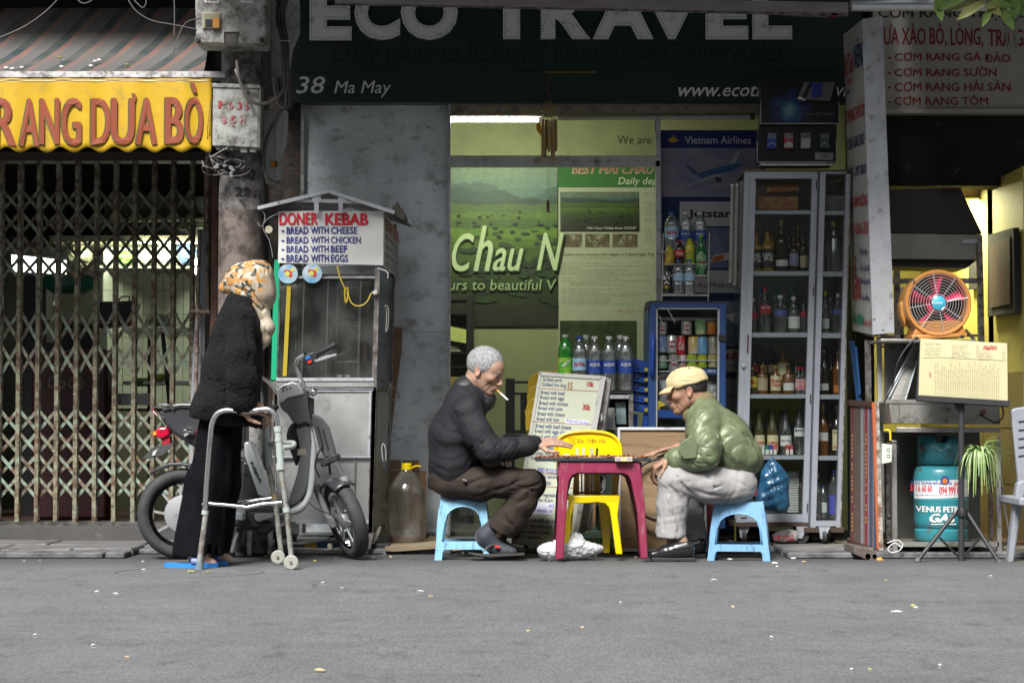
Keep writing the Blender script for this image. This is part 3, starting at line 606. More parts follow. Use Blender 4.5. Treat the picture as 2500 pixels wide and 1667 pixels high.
pic('p3',1740,1860,735,845,sk,.003);poly(pq(1768,770,1805,760,1862,757,1862,790,1800,795),'jet white',(.5,.5,.52),.0048)
pic('l3',1740,1860,852,908,flat('white2'),.003);txt('AirAsia',(1690,1806,856,878),fa,flat('red script',(.5,.02,.03)),dp,bold=.02,shear=.4,d=.005);txt('Now Everyone Can Fly',(1727,1850,889,896),fa,flat('black'),dp,d=.005)
pic('p4',1740,1860,923,1120,mat('pale print',(.3,.32,.38),.5),.003);poly(pq(1768,960,1800,975,1830,990,1862,1000,1862,985),'tail red',(.5,.02,.04),.0045);poly(pq(1768,1010,1800,1000,1862,1004,1862,1020,1768,1024),'tail red',(.5,.02,.04),.0045)
# wind
wc=thing('wind_chime','bamboo wind chime hanging from the green sign in front of the shop window','wind chime',(X(1341,1.2),1.2,Z(183,1.2)))
bam=mat('bamboo',(.4,.28,.1),.45,c2=(.28,.18,.06),scale=12,mix=.8,stretch=(1,1,.3));yc=1.2
p0=at(1343,183,yc);MB().tube([p0,at(1341,205,yc),at(1336,220,yc),at(1344,235,yc),at(1340,250,yc)],[.002,.003,.004,.004,.003],6).build('cord',mat('red cord',(.15,.04,.03),.8),wc)
m=MB()
for k in range(5):
 r_=Matrix.Rotation(k*.63,3,'Z')@Matrix.Rotation(.3*k,3,'X');c=at(1339,268,yc)
 m.tube([c+r_@Vc((.042*cos(t),0,.042*sin(t)))for t in np.linspace(0,2*pi,21)[:-1]],.0022,5,closed=True)
m.build('wicker_ball',bam,wc)
for k,(px,y0,y1,dyy)in enumerate([(1325,292,385,.0),(1331,293,388,.03),(1341,293,372,-.03),(1347,290,380,.035),(1352,292,395,-.01),(1357,292,370,.02),(1336,293,365,.04)]):
 a_,b_=at(px,y0,yc+dyy),at(px+(1 if k%2 else-1)*.5,y1,yc+dyy);MB().tube([a_,a_.lerp(b_,.97),b_],[.0075,.0075,.003],8).build('chime_tube',bam,wc,'a')
c=at(1315,318,yc);MB().add([at(1310,299,yc),at(1318,299,yc+.01),at(1325,330,yc),at(1320,332,yc),at(1309,315,yc)],[(0,1,2,3,4)]).build('tag',mat('orange tag',(.6,.28,.02),.5),wc)
MB().tube([at(1339,360,yc),at(1339,485,yc)],.0008,4).build('string',bam,wc)
o=MB().ell(at(1338,503,yc),(.009,.003,.034),8,6);o.build('paddle',mat('paddle wood',(.15,.07,.03),.6),wc,True)
# black
sh=thing('office_shelf','black shelf unit with papers and a basket behind the left end of the shop window','shelf',(X(1120,2.3),2.3,.1))
YB=2.3;bl=blackp
MB().box(X(1139,YB),X(1155,YB),YB,YB+.3,.06,Z(720,YB)).build('upright',bl,sh);MB().box(X(1050,YB),X(1060,YB),YB,YB+.3,.06,Z(720,YB)).build('upright',bl,sh)
for y in(728,762,800,858,893,1010):bp(1060,1139,YB,YB+.3,y+5,y,YB).build('shelf',bl,sh)
o=thing('paper_stack','yellow paper leaning over white folders on the black office shelf','paper',(X(1115,2.28),2.28,Z(845,2.28)))
MB().hexa([at(1094,830,2.29),at(1138,838,2.29),at(1138,838,2.3),at(1094,830,2.3),at(1094,795,2.29),at(1138,805,2.29),at(1138,805,2.3),at(1094,795,2.3)]).build('sheet',mat('yellow paper',(.62,.66,.22),.8),o)
for k in range(4):MB().box(X(1080,2.3),X(1124-k*4,2.3),2.31,2.5,Z(857-k*4.3,2.3),Z(854-k*4.3,2.3)).build('folder',mat('folder'+str(k%2),[(.5,.52,.45),(.2,.22,.2)][k%2],.7),o)
o=MB().lathe(pq(.09,0,.13,.06,.135,.13,.12,.19,.1,.21),(X(1105,2.42),2.42,Z(1005,2.42)),20);o=o.build('woven_basket',mat('woven straw',(.3,.22,.03),.7,c2=(.14,.1,.02),scale=40,mix=.9,bump=.5),smooth=True)
tag(o,'round golden woven basket on the lower level of the black office shelf','basket')
ch=thing('wooden_chair','black wooden chair inside the shop between the smoking man and the menu board','chair',(X(1270,1.9),1.9,.06))
YC=1.9
for(a_,b_,c_,d_,e_)in((1234,1257,924,1250,0),(1300,1312,930,1250,0)):MB().box(X(a_,YC),X(b_,YC),YC,YC+.04,.06,Z(c_,YC)).build('leg',bl,ch)
for y in(930,958,1050):MB().box(X(1257,YC),X(1300,YC),YC+.01,YC+.03,Z(y+6 if y<1000 else y+9,YC),Z(y,YC)).build('rail',bl,ch)
MB().box(X(1262,YC)+.02,X(1278,YC)+.02,YC+.012,YC+.028,Z(1050,YC),Z(964,YC)).build('splat',bl,ch)
MB().box(X(1228,YC),X(1312,YC),YC-.32,YC,Z(1060,YC)-.03,Z(1060,YC)).build('seat',bl,ch)
def slab(name,pts,Y0,Y1,m,par,bevel=0,seg=2,mb=None):
 Ym=Y0;f=FY(Ym);q=mb or MB();q.prism([f.hit(a,b)for a,b in pts],Y0,Y1)
 if mb is None:return q.build(name,m,par,bevel=bevel,seg=seg,smooth='a' if bevel else False)
def tb_(name,pts,r,m,par,n=10,sm=0,mb=None,**k):
 if sm:pts=smoothpath(pts,sm)
 q=mb or MB();q.tube(pts,r,n,**k)
 if mb is None:return q.build(name,m,par,'a')
# concrete
YPo=.45
po=thing('utility_pole','weathered concrete utility pole stencilled 22 carrying two grey boxes','pole',(X(588,YPo),YPo,0))
cx=X(587,YPo)
polem=mat('old pole',(.13,.1,.085),.85,c2=(.21,.17,.15),scale=7,mix=.9,dirt=(.05,.04,.035),dscale=10,damt=.28,bump=.4,bscale=50)
MB().lathe([(.125,0),(.122,Z(960,YPo)),(.121,Z(955,YPo))],(cx,YPo,0),28).build('lower_shaft',mat('whitewash',(.42,.41,.4),.9,c2=(.28,.27,.26),scale=12,dirt=(.1,.09,.08),dscale=22,damt=.25,bump=.3),po,'a')
MB().lathe([(.121,Z(955,YPo)),(.116,Z(516,YPo))],(cx,YPo,0),28).build('shaft',polem,po,'a')
MB().lathe([(.1165,Z(516,YPo)),(.1,Z(-60,YPo))],(cx,YPo,0),28).build('upper_shaft',mat('pale pole',(.33,.32,.31),.9,c2=(.2,.18,.17),scale=9,dirt=(.05,.045,.04),dscale=14,damt=.28,bump=.3),po,'a')
fpo=FY(YPo-.119)
cyl=lambda a,b:-(.12-sqrt(max(.12**2-(a-cx)**2,0)))
txt('LNQ',(568,622,414,438),fpo,flat('stencil',(.035,.03,.03)),po,bold=.05,warp=cyl,d=.0);txt('22',(573,612,457,479),fpo,mat('print_stencil'),po,bold=.05,warp=cyl,d=.0)
pl=thing('pole_guard','pale concrete block with two angle irons standing beside the pole behind the walker','guard',(X(640,.42),.42,.03))
slab('block',pq(612,1150,658,1150,656,1352,606,1352),.3,.4,mat('whitewash'),pl,.008)
for a in(604,654):slab('angle_iron',[(a+4,1150),(a+14,1150),(a+10,1356),(a-1,1356)],.27,.3,alu,pl)
for k,(a,b_)in enumerate(pq(606,1250,657,1248,606,1320,656,1322)):c=at(a+3,b_,.268);MB().lathe([(.006,-.004),(.004,-.008)],c,8,'y').build('bolt',alu,pl)
bx=thing('meter_box','large dirty grey meter box with a yellow switch window high on the pole','box',(X(560,.12),.12,2.5))
dg=mat('dirty grey plastic',(.4,.41,.38),.6,c2=(.33,.34,.31),scale=5,dirt=(.1,.09,.08),dscale=13,damt=.27,bump=.1)
slab('case',pq(475,-60,650,-60,650,100,645,108,478,106),.1,.32,dg,bx,.012)
slab('window_frame',rq(494,538,30,70),.088,.11,mat('beige frame',(.4,.36,.25),.6),bx,.003);slab('pane',rq(498,534,34,66),.084,.1,mat('clouded pane',(.3,.28,.2),.2),bx)
slab('switch',rq(501,518,48,63),.078,.09,blackp,bx);slab('switch',rq(519,535,44,68),.079,.09,mat('orange switch',(.5,.22,.04),.5),bx)
slab('latch_pocket',rq(546,578,76,104),.09,.1,mat('pocket',(.12,.11,.09),.8),bx);slab('latch_rim',pq(543,74,581,74,581,78,547,78,547,106,543,106),.082,.1,dg,bx)
for a in(483,640):c=at(a,99,.095);MB().lathe([(.012,.0),(.01,-.01)],c,10,'y').build('screw',blackp,bx);slab('screw_pocket',rq(a-7,a+7,90,106),.096,.1,mat('pocket'),bx)
for a,b_,s in((497,536,'HÀ NỘI'),(586,620,'THỊNH')):slab('sticker',[(a,-6),(b_,-6),(b_-3,8),(a+2,7)],.097,.1,flat('white'),bx);txt(s.split()[0][:5],(a+8,b_-6,-6,4),FY(.096),flat('brown',(.15,.06,.02)),bx,bold=.02)
bx=thing('junction_box','pale grey steel box stencilled P035 85H in red on the pole','box',(X(575,.2),.2,2.1))
slab('case',pq(520,204,632,208,630,361,518,356),.2,.34,dg,bx,.004);slab('lid_rim',pq(518,203,634,207,634,217,518,213),.192,.33,dg,bx,.003)
slab('side_trim',pq(632,208,637,210,634,360,630,361),.2,.34,mat('box side',(.2,.2,.19),.7),bx)
redst=mat('red stencil',(.35,.02,.03),.7,dirt=(.4,.38,.35),dscale=30,damt=.25)
fb=FY(.198)
for s,a,b_,c,d_ in(('P',533,549,247,264),('0',558,570,249,266),('3',578,591,250,267),('5',597,609,250,268),('8',541,554,283,302),('5',563,577,283,301),('H',586,599,283,301),('5',565,574,299,309)):txt(s,(a,b_,c,d_),fb,redst,bx,bold=.045)
txt('08 A:1C',(603,628,223,231),fb,mat('print_stencil'),bx)
for k,(a,b_)in enumerate(pq(528,538,541,548,551,557,560,568,587,603,610,624)):slab('gland',[(a,357),(b_,357),(b_,366 if k<4 else 372),(a,366 if k<4 else 372)],.22,.26,mat('gland white',(.45,.44,.41),.6),bx,.003)
dt=thing('cable_duct','long white plastic duct with an orange reflector behind the cables on the pole','duct',(X(680,.6),.6,2))
slab('upper_cover',pq(660,-60,729,-60,730,78,712,122,700,210,662,200),.58,.64,mat('duct white',(.43,.44,.43),.55,dirt=(.2,.19,.18),dscale=8,damt=.2),dt,.006)
slab('lower_cover',pq(643,268,700,268,697,340,684,385,683,440,674,444,640,430),.55,.64,mat('duct white'),dt,.006);slab('ridge',pq(674,270,678,270,676,442,672,442),.543,.551,mat('duct white'),dt)
slab('reflector',pq(662,393,676,394,677,408,662,407),.543,.55,mat('orange reflector',(.6,.22,.03),.3),dt)
cbm=mat('black cable',(.035,.032,.03),.55,c2=(.09,.08,.075),scale=9,mix=.8);cbg=mat('grey cable',(.16,.14,.13),.6)
cb=thing('cable_bundle','thick tangle of black and grey cables tied beside the pole boxes','cables',(X(690,.4),.4,2.4))
rc=random.Random(3)
for k in range(20):
 o=rc.uniform(-13,13);y=.35+rc.uniform(-.05,.08);top=668+rc.uniform(0,40)+o*.4
 pts=[at(top,-20,y),at(684+o*.9,45,y),at(694+o*.75,100,y),at(697+o*.7,160,y),at(699+o*.9,205,y)]
 if k%3==0:pts+=[at(697+o,240,y),at(680+o*.7,280,y),at(662+o*.4,310,y),at(648+o*.3,350,y),at(644+o*.3,400,y),at(655+o*.3,450,y)]
 elif k%3==1:pts+=[at(703+o,235,y),at(700+o*1.1,262,y),at(688+o,262,y),at(678+o,235,y),at(672+o,190,y)]
 else:pts+=[at(690+o,230,y),at(664+o,240,y),at(644,246+o*.4,y),at(632,250,y)]
 tb_('cable',pts,rc.uniform(.003,.0065),cbm if k%4 else cbg,cb,6,4)
tb_('cable',[at(578,150,.15),at(581,176,.12),at(588,205,.12),at(602,236,.12),at(628,254,.14),at(662,248,.2),at(690,225,.3),at(699,198,.35)],.0085,cbg,cb,8,5)
tb_('clamp',[at(577,170,.15),at(583,186,.14)],.0105,mat('silver clamp',(.6,.6,.6),.4,.5),cb,8)
for pts in(pq(712,8,722,18,735,35,730,60,712,72,706,60),pq(726,12,715,30,700,50),pq(733,80,730,110,715,140,695,143,672,125,662,100,658,55),pq(640,255,635,300,652,350,665,330,668,300),pq(632,180,660,200,690,205,720,192),pq(521,240,505,265,490,300,490,340,505,368,512,375),pq(515,245,508,300,506,340,511,372),pq(520,238,513,300,509,350,513,380)):
 tb_('wire',[at(a,b_,.28+.05*sin(a))for a,b_ in pts],.0016,cbm if pts[0][0]>640 else blackp,cb,5,5)
tb_('tie',[at(684,100,.29),at(712,100,.29)],.003,mat('tie white',(.4,.4,.38),.6),cb,6)
tb_('tie',[at(513,384,.2),at(556,360,.19)],.0018,mat('tie white'),cb,5)
cl=thing('wire_coil','knot of black wires and crumpled foil hanging below the junction box','cables',(X(535,.25),.25,1.95))
for k in range(16):
 a0=rc.uniform(0,6);c0=(rc.uniform(522,575),rc.uniform(395,425));r0=rc.uniform(8,26)
 tb_('wire',[at(511,380,.27)]+[at(c0[0]+r0*1.5*cos(a0+t),c0[1]+r0*.75*sin(a0+t),.25+.03*sin(t*2+k))for t in np.linspace(0,5.2,7)],.0018+.002*rc.random(),blackp if k%3 else cbg,cl,5,3)
for k in range(9):
 c=at(rc.uniform(518,575),rc.uniform(398,436),.22);MB().ell(c,(.012,.006,.008),5,3).build('foil',mat('foil',(.6,.6,.6),.25,.8),cl)
for pts in(pq(560,385,590,400,612,385,625,362),pq(556,404,585,412,606,398,617,366)):tb_('wire',[at(a,b_,.24)for a,b_ in pts],.005,blackp,cl,6,4)
oh=thing('overhead_wires','thin dark wires sagging across the top left above the striped awning','cables',(-2.3,.1,2.9))
for pts in(pq(-20,98,0,92,60,65,110,30,145,-5),pq(180,-10,200,8,220,4,232,-8),pq(305,-15,330,25,370,50,420,60,480,72),pq(318,-10,345,18,356,10,356,-10),pq(425,-10,426,45,425,88),pq(490,45,455,55,435,90,420,140)):tb_('wire',[at(a,b_,.1)for a,b_ in pts],.003,mat('dark wire',(.09,.08,.08),.6),oh,5,5)
pp=thing('wall_pipes','rusty vertical pipes and a grey post between the lattice gate and the pole','pipes',(X(490,1.1),1.1,.1))
rp=mat('rusty pipe',(.22,.16,.13),.7,c2=(.3,.26,.23),scale=15,mix=.9,dirt=(.08,.045,.03),dscale=22,damt=.3,bump=.3)
tb_('pipe',[at(487,560,1.1),at(484,690,1.1),at(482,760,1.1),at(478,960,1.1),at(474,1285,1.1)],.011,rp,pp);tb_('pipe',[at(507,330,1.12),at(507,760,1.12)],.011,rp,pp)
tb_('joint',[at(461,761,1.08),at(512,763,1.1)],.013,rp,pp);tb_('coupling',[at(480,845,1.1),at(480,862,1.1)],.0155,rp,pp);tb_('coupling',[at(484,745,1.1),at(484,775,1.1)],.016,rp,pp)
slab('flat_post',pq(518,380,531,380,529,760,513,960,505,960,514,760),1.1,1.13,mat('red brown post',(.17,.085,.06),.8,c2=(.1,.05,.04),scale=9,bump=.3),pp)
slab('grey_post',pq(488,560,505,560,497,960,487,1290,458,1290,466,960),1.16,1.2,mat('grey post',(.24,.25,.27),.7),pp)
# kitchen
YK=3.36
kt=thing('tiled_wall','lit tiled kitchen wall panel seen through the right part of the lattice gate','tiled wall',(X(380,YK),YK,1))
MB().box(X(248,YK),X(520,YK),YK,YK+.02,.1,Z(560,YK)).build('backing',grout,kt)
tx0,tw=X(250,YK),X(299,YK)-X(250,YK)
k0=MB().box(.0015,tw-.0015,-.008,0,.0015,tw*1.18-.0015)
tme=None
for i in range(0,6):
 for j in range(9):
  x=tx0+i*tw;z=Z(709,YK)-(j-3)*tw*1.18
  if tme is None:
   o=k0.build('tile',tilem,kt,shift=(0,0,0));tme=o
  else:o=tme.copy();COL.objects.link(o)
  o.location=(x-ORG[kt.name].x,YK-ORG[kt.name].y,z-ORG[kt.name].z)
sf=thing('kitchen_shelf','steel wall shelf with bags above the kitchen tiles behind the gate','shelf',(X(350,3.1),3.1,1.6))
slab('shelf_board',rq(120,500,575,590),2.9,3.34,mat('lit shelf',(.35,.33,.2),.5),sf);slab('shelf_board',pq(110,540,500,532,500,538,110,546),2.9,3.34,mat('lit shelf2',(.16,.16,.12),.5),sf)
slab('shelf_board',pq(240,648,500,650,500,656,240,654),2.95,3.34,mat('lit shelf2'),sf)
rb=random.Random(11)
for k,(x0,x1,y0,y1,c,nm,lb)in enumerate([(385,430,595,648,(.4,.42,.4),'plastic_bag','clear crumpled plastic bag on the kitchen shelf'),(432,480,590,650,(.07,.12,.25),'plastic_bag','blue and white plastic bag at the right end of the kitchen shelf'),(285,330,615,648,(.12,.3,.05),'plastic_bag','green plastic bag in the middle of the kitchen shelf'),(338,378,620,648,(.5,.52,.45),'bowl','pale bowl between the bags on the kitchen shelf'),(170,225,600,650,(.2,.19,.12),'plastic_bag','dim brownish bag at the left of the kitchen shelf')]):
 c_=at((x0+x1)/2,(y0+y1)/2,3.08);r1=(X(x1,3.08)-X(x0,3.08))/2;r2=(Z(y0,3.08)-Z(y1,3.08))/2;m=MB();m.ell(c_,(r1,.08,r2),14,10)
 m.v=[tuple(Vc(v)+Vc((rb.uniform(-.012,.012),rb.uniform(-.01,.01),rb.uniform(-.012,.012))))for v in m.v];o=m.build(nm,mat('kbag%d'%k,c,.25,c2=tuple(a*.4 for a in c),scale=22,mix=.9),smooth=(k==3));tag(o,lb,nm.replace('_',' '))
for k,(x,y,r)in enumerate([(482,640,.021),(482,661,.019),(405,627,.012)]):
 c=at(x,y,2.2 if k<2 else 3.);o=MB().ell(c,(r,r,r*1.15),14,10).build('light_bulb',mat('bulb glow',(1,1,.85),.5,emit=30),smooth=True);tag(o,['upper bare glowing bulb at the right end of the gate','lower bare glowing bulb at the right end of the gate','small glowing bulb in front of the clear plastic bag'][k],'light bulb')
li=bpy.data.lights.new('kitchen_light','AREA');li.shape='RECTANGLE';li.size=1.2;li.size_y=.1;li.energy=14;li.color=(.93,1,.75)
lkt=thing('kitchen_lamp','long kitchen tube lamp above the shelf behind the gate','lamp',(X(400,2.9),2.88,Z(592,2.88)))
MB().tube([(X(330,2.88),2.88,Z(593,2.88)),(X(505,2.88),2.88,Z(593,2.88))],.004,8).build('tube',mat('bulb glow'),lkt)
lio=bpy.data.objects.new('lamp_light',li);COL.objects.link(lio);lio.parent=lkt;lio.location=(0,.03,-.02);lio.rotation_euler=(R(40),0,0)
lp=thing('glowing_pane','bright rectangular lit pane with added glow in the dark left part of the kitchen','lamp',(X(95,2.6),2.6,Z(645,2.6)))
slab('diffuser',pq(28,622,160,636,160,669,30,662),2.6,2.62,mat('panel glow',(.9,1,.88),.5,emit=3.2,c2=(.6,.7,.6),scale=9),lp);slab('case',pq(25,618,162,632,162,673,27,666),2.621,2.66,blackp,lp)  # tube-lit pane built as a panel with its own emission
cb2=thing('cupboard','black cupboard with a white slip of paper left of the wok behind the gate','cupboard',(X(140,2.7),2.7,.1))
slab('body',rq(40,112,672,1285),2.5,2.9,blackp,cb2);slab('body_side',pq(230,792,112,780,112,1285,232,1285),2.5,2.9,blackp,cb2)
slab('notice',pq(114,790,152,784,150,808,132,836,114,836),2.49,2.499,mat('kpaper',(.4,.42,.33),.8),cb2);slab('pale_curtain',pq(118,668,130,668,142,710,130,740,148,770,108,775,112,730),2.7,2.72,mat('kcurtain',(.45,.44,.33),.8,c2=(.25,.25,.2),scale=7),cb2)
o=MB().lathe(pq(.1,0,.17,.045,.185,.1,.192,.105,.17,.1,.09,.01),at(173,717,2.3),28,sy=.8).build('plastic_basket',mat('dark green plastic',(.02,.13,.08),.4,c2=(.015,.08,.06),scale=30,stretch=(1,1,3)),smooth=True);tag(o,'dark green round plastic basket on the black cupboard behind the gate','basket')
wk=thing('black_box_pan','large black pan with a loop handle in front of the kitchen tiles','pan',(X(280,2.4),2.4,1))
slab('body',pq(230,737,325,734,325,742,312,792,232,800),2.3,2.55,blackp,wk,.01);tb_('handle',[at(290,735,2.33),at(294,727,2.33),at(304,724,2.33),at(316,725,2.33),at(315,735,2.33)],.005,blackp,wk,6,4)
ck=thing('drinks_cooler','dark red cola cooler cabinet low behind the lattice gate','cooler',(X(155,2.),2.,.1))
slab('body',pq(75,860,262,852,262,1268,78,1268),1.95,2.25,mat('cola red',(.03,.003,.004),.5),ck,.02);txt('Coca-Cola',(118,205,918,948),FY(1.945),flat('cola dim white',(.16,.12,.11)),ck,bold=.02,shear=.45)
tbl=thing('steel_counter','steel counter with stacked plates and green tubs behind the right part of the gate','counter',(X(390,2.5),2.5,.1))
slab('top',rq(300,500,800,812),2.3,2.8,steel,tbl);slab('lower_top',rq(280,360,960,988),2.2,2.4,steel,tbl);slab('leg',rq(360,368,812,1270),2.32,2.36,blackp,tbl);slab('leg',pq(392,812,400,812,420,1000,410,1000),2.3,2.33,blackp,tbl)
slab('lower_board',rq(300,500,930,938),2.3,2.7,steel,tbl)
sp=thing('plate_stack','stack of white plates on the steel counter behind the gate','plates',(X(390,2.5),2.5,.9))
for k in range(9):c=at(395,798-k*3.3,2.45);MB().lathe([(.05,0),(.105+.003*(k%2),.006),(.1,.007)],c,20,sy=.8).build('plate',mat('plate',(.5,.5,.42),.3),sp,True)
for k,(x,y,r,c,lb,nm)in enumerate([(345,935,.062,(.12,.3,.03),'left bright green plastic tub on the low kitchen board','tub'),(388,925,.07,(.33,.35,.06),'right yellow green tub on the low kitchen board','tub'),(250,890,.04,(.5,.12,.03),'orange net bag of fruit hanging behind the gate','net bag'),(322,785,.035,(.45,.05,.04),'small red bowl left of the stacked plates','bowl')]):
 c_=at(x,y,2.35);o=(MB().ell(c_,(.038,.035,.08),12,10)if k==2 else MB().lathe([(r*.8,-.02),(r,.03),(r*.95,.03),(r*.7,-.01)],c_,20)).build(nm.replace(' ','_'),mat('kt%d'%k,c,.5,c2=tuple(a*.5 for a in c),scale=50 if k==2 else 8,mix=.9),smooth=True);tag(o,lb,nm)
# kebab
YC1=.4;ct=thing('food_cart','steel and glass kebab cart with a white menu banner and pitched roof','food cart',(X(795,YC1),YC1+.3,.036))
A0=at(663,1030,YC1);B0=at(917,1030,YC1);D0=Vc((X(955,YC1+.6),YC1+.6,0));SD=Vc((D0.x-B0.x,.6,0))
def C(px,py,w=0.,d=0.):
 p=at(px,py,YC1);return Vc((p.x,p.y-d,p.z))+SD*w
def lean(py):return(1030-py)*.028
def cslab(name,x0,x1,y0,y1,m,w0=0.,d0=0.,th=.012,bevel=0,par=None):
 q=MB();P=[(x0+lean(y1),y1),(x1+lean(y1),y1),(x1+lean(y0),y0),(x0+lean(y0),y0)]
 f=[C(a,b_,w0,d0)for a,b_ in P];bk=[p+Vc((0,th,0))for p in f];q.hexa([f[0],f[1],bk[1],bk[0],f[3],f[2],bk[2],bk[3]]);return q.build(name,m,par or ct,bevel=bevel)
def sside(name,w0,w1,px,y0,y1,m,th=.01,par=None):
 q=MB();P=rq(w0,w1,y1,y0);f=[C(px+lean(b_),b_,a)for a,b_ in P];bk=[p-Vc((th,0,0))for p in f]
 q.hexa([f[0],f[1],bk[1],bk[0],f[3],f[2],bk[2],bk[3]]);return q.build(name,m,par or ct)
post=mat('aged steel post',(.4,.38,.36),.45,.7,c2=(.22,.2,.19),scale=12,mix=.9,dirt=(.1,.08,.06),dscale=20,damt=.28)
for px in(663,905):
 cslab('post',px,px+12,650,1318,post,0,.0,.022);cslab('post',px,px+12,520,1318,post,1,.0,.02)
cslab('green_strip',659,672,634,927,mat('green tape',(.0,.32,.15),.5),0,.006,.006)
gp=glassmat('cart glass',(.85,.87,.85),.1,.05,.04)
cslab('front_pane',675,905,650,925,gp,0,-.006,.004);sside('side_pane',.06,.95,914,660,925,glassmat('cart glass',(.85,.87,.85),.1,.05,.04))
ylw=mat('yellow tape',(.38,.28,.01),.5);q=MB();f_=[C(690,918,0,.004),C(700,918,0,.004),C(711,690,0,.004),C(701,690,0,.004)];q.hexa([f_[0],f_[1],f_[1]+Vc((0,.003,0)),f_[0]+Vc((0,.003,0)),f_[3],f_[2],f_[2]+Vc((0,.003,0)),f_[3]+Vc((0,.003,0))]);q.build('yellow_tape',ylw,ct)
cslab('rail',675,905,674,680,alu,0,.003,.012);cslab('rail',672,910,922,930,alup,0,.01,.02);cslab('sliding_track',672,910,932,944,steel,0,.004,.02);cslab('sliding_track',672,910,947,953,alu,0,.008,.02)
for px in(731,790,870):cslab('glass_edge',px,px+2.5,684,918,mat('glass edge',(.3,.31,.3),.2,.2),0,-.012,.004)
cslab('back_panel',668,915,650,925,mat('cart inner',(.075,.07,.065),.4,.4,c2=(.04,.04,.036),scale=5,mix=.8,stretch=(1,1,.2),dirt=(.3,.28,.25),dscale=3,damt=.1),.95,0,.01)
cslab('inner_floor',668,915,925,932,steel,.0,-.01,.56)
for(y0,y1)in((700,735),(738,775),(790,826),(830,870)):
 cslab('heater_mesh',795,838,y0,y1,mat('heater mesh',(.1,.07,.06),.6,c2=(.03,.025,.02),scale=160,mix=.8),.6,0,.01)
for px in(788,843):cslab('heater_post',px,px+5,690,880,post,.55,0,.015)
for y in(690,776,784,876):cslab('heater_rail',788,848,y,y+4,post,.54,0,.02)
cslab('burner_strip',856,866,690,880,mat('scorched',(.16,.1,.05),.7,c2=(.03,.02,.015),scale=9,mix=.9),.6,0,.02)
cslab('fitting',806,818,912,924,alup,.3,0,.03);cslab('fitting',826,838,912,924,alup,.3,0,.03)
cslab('lower_panel',668,905,956,1112,steel,0,0,.01,.002);cslab('trim',668,907,951,956,alup,0,.008,.014);cslab('trim',668,907,1112,1117,alup,0,.008,.014);cslab('trim',900,905,956,1112,alup,0,.006,.01)
cslab('base_panel',668,905,1118,1270,steel,0,-.012,.01);cslab('base_stile',868,872,1118,1268,post,0,.0,.012);cslab('trim',668,907,1270,1278,alup,0,.01,.02)
sside('side_panel',.04,.97,914,956,1300,steel);sside('side_rail',0,1,916,945,956,post,.02);sside('side_rail',0,1,916,1290,1302,post,.02);sside('side_stile',.0,.1,916.5,956,1300,post,.02);sside('side_stile',.88,1,916.5,956,1300,post,.02)
for(px,w_)in((680,.1),(900,.1),(680,.9),(900,.9)):
 c=C(px+lean(1320),1318,w_);c.z=.036+.04;MB().lathe(pq(.028,-.013,.04,-.011,.04,.011,.028,.013),c,18,'x').build('caster_wheel',mat('caster rubber',(.03,.03,.03),.7),ct,'a')
 q=MB();q.box(c.x-.018,c.x-.014,c.y-.015,c.y+.015,c.z,c.z+.05);q.box(c.x+.014,c.x+.018,c.y-.015,c.y+.015,c.z,c.z+.05);q.box(c.x-.02,c.x+.02,c.y-.02,c.y+.02,c.z+.045,c.z+.06);q.build('caster_fork',post,ct)
q=MB();q.bar(C(908,1300),C(900,1338),.02,.02);q.bar(C(920,1290,.2),C(905,1330,.1),.015,.02);q.build('brace',post,ct)
rf=mat('roof sheet',(.3,.3,.3),.5,.6,c2=(.16,.15,.14),scale=9,dirt=(.08,.07,.06),dscale=14,damt=.27)
q=MB();ys=-.05
rl=[C(633,508,0,.06),C(805,467,0,.06),C(965,519,0,.06)];bk=[p+SD*1.15+Vc((0,.05,.0))for p in rl];t_=Vc((0,0,.012))
q.hexa([rl[0]-t_,rl[1]-t_,bk[1]-t_,bk[0]-t_,rl[0],rl[1],bk[1],bk[0]]);q.hexa([rl[1]-t_,rl[2]-t_,bk[2]-t_,bk[1]-t_,rl[1],rl[2],bk[2],bk[1]]);q.build('roof',rf,ct)
q=MB();fw=Vc((0,-.004,0))
for a_,b_ in((rl[0],rl[1]),(rl[1],rl[2])):q.bar(a_+fw-t_*.6,b_+fw-t_*.6,.018,.014)
q.build('roof_edge',alup,ct)
slf=lambda*a,**k:slab(*a,**k)
slab('roof_tie',pq(723,486,880,487,880,497,723,493),YC1-.055,YC1-.04,alup,ct);slab('gusset',pq(761,475,783,473,783,494,761,494),YC1-.062,YC1-.054,alup,ct);slab('gusset',pq(826,475,845,476,845,496,826,496),YC1-.062,YC1-.054,alup,ct)
for x in(767,826):slab('king_post',rq(x,x+11,474,520),YC1-.064,YC1-.05,alup,ct)
slab('torn_end',pq(958,505,966,498,970,490,974,504,985,512,990,528,984,537,972,530,960,524),YC1-.05,YC1+.2,mat('torn plastic',(.1,.09,.075),.9,bump=.5),ct)
ban=mat('banner vinyl',(.68,.68,.65),.45,c2=(.6,.6,.57),scale=3,dirt=(.4,.38,.33),dscale=3,damt=.12,bump=.25,bscale=7,bstretch=(.6,1,2))
def bw(a,b):return .006*sin(a*14+b*9)+.004*sin(b*30-a*6)
bn=MB();nx,ny=40,20;P0,P1=C(681,517,0,.02),C(937,516,0,.02);P2,P3=C(936,648,0,.02),C(680,643,0,.02);vs=[]
for j in range(ny+1):
 for i in range(nx+1):
  a=P3.lerp(P2,i/nx);b_=P0.lerp(P1,i/nx);p=a.lerp(b_,j/ny);p.y-=bw(p.x,p.z);vs.append(p)
bn.add(vs,[(j*(nx+1)+i,j*(nx+1)+i+1,(j+1)*(nx+1)+i+1,(j+1)*(nx+1)+i)for j in range(ny)for i in range(nx)])
bo=bn.build('banner',ban,ct,True)
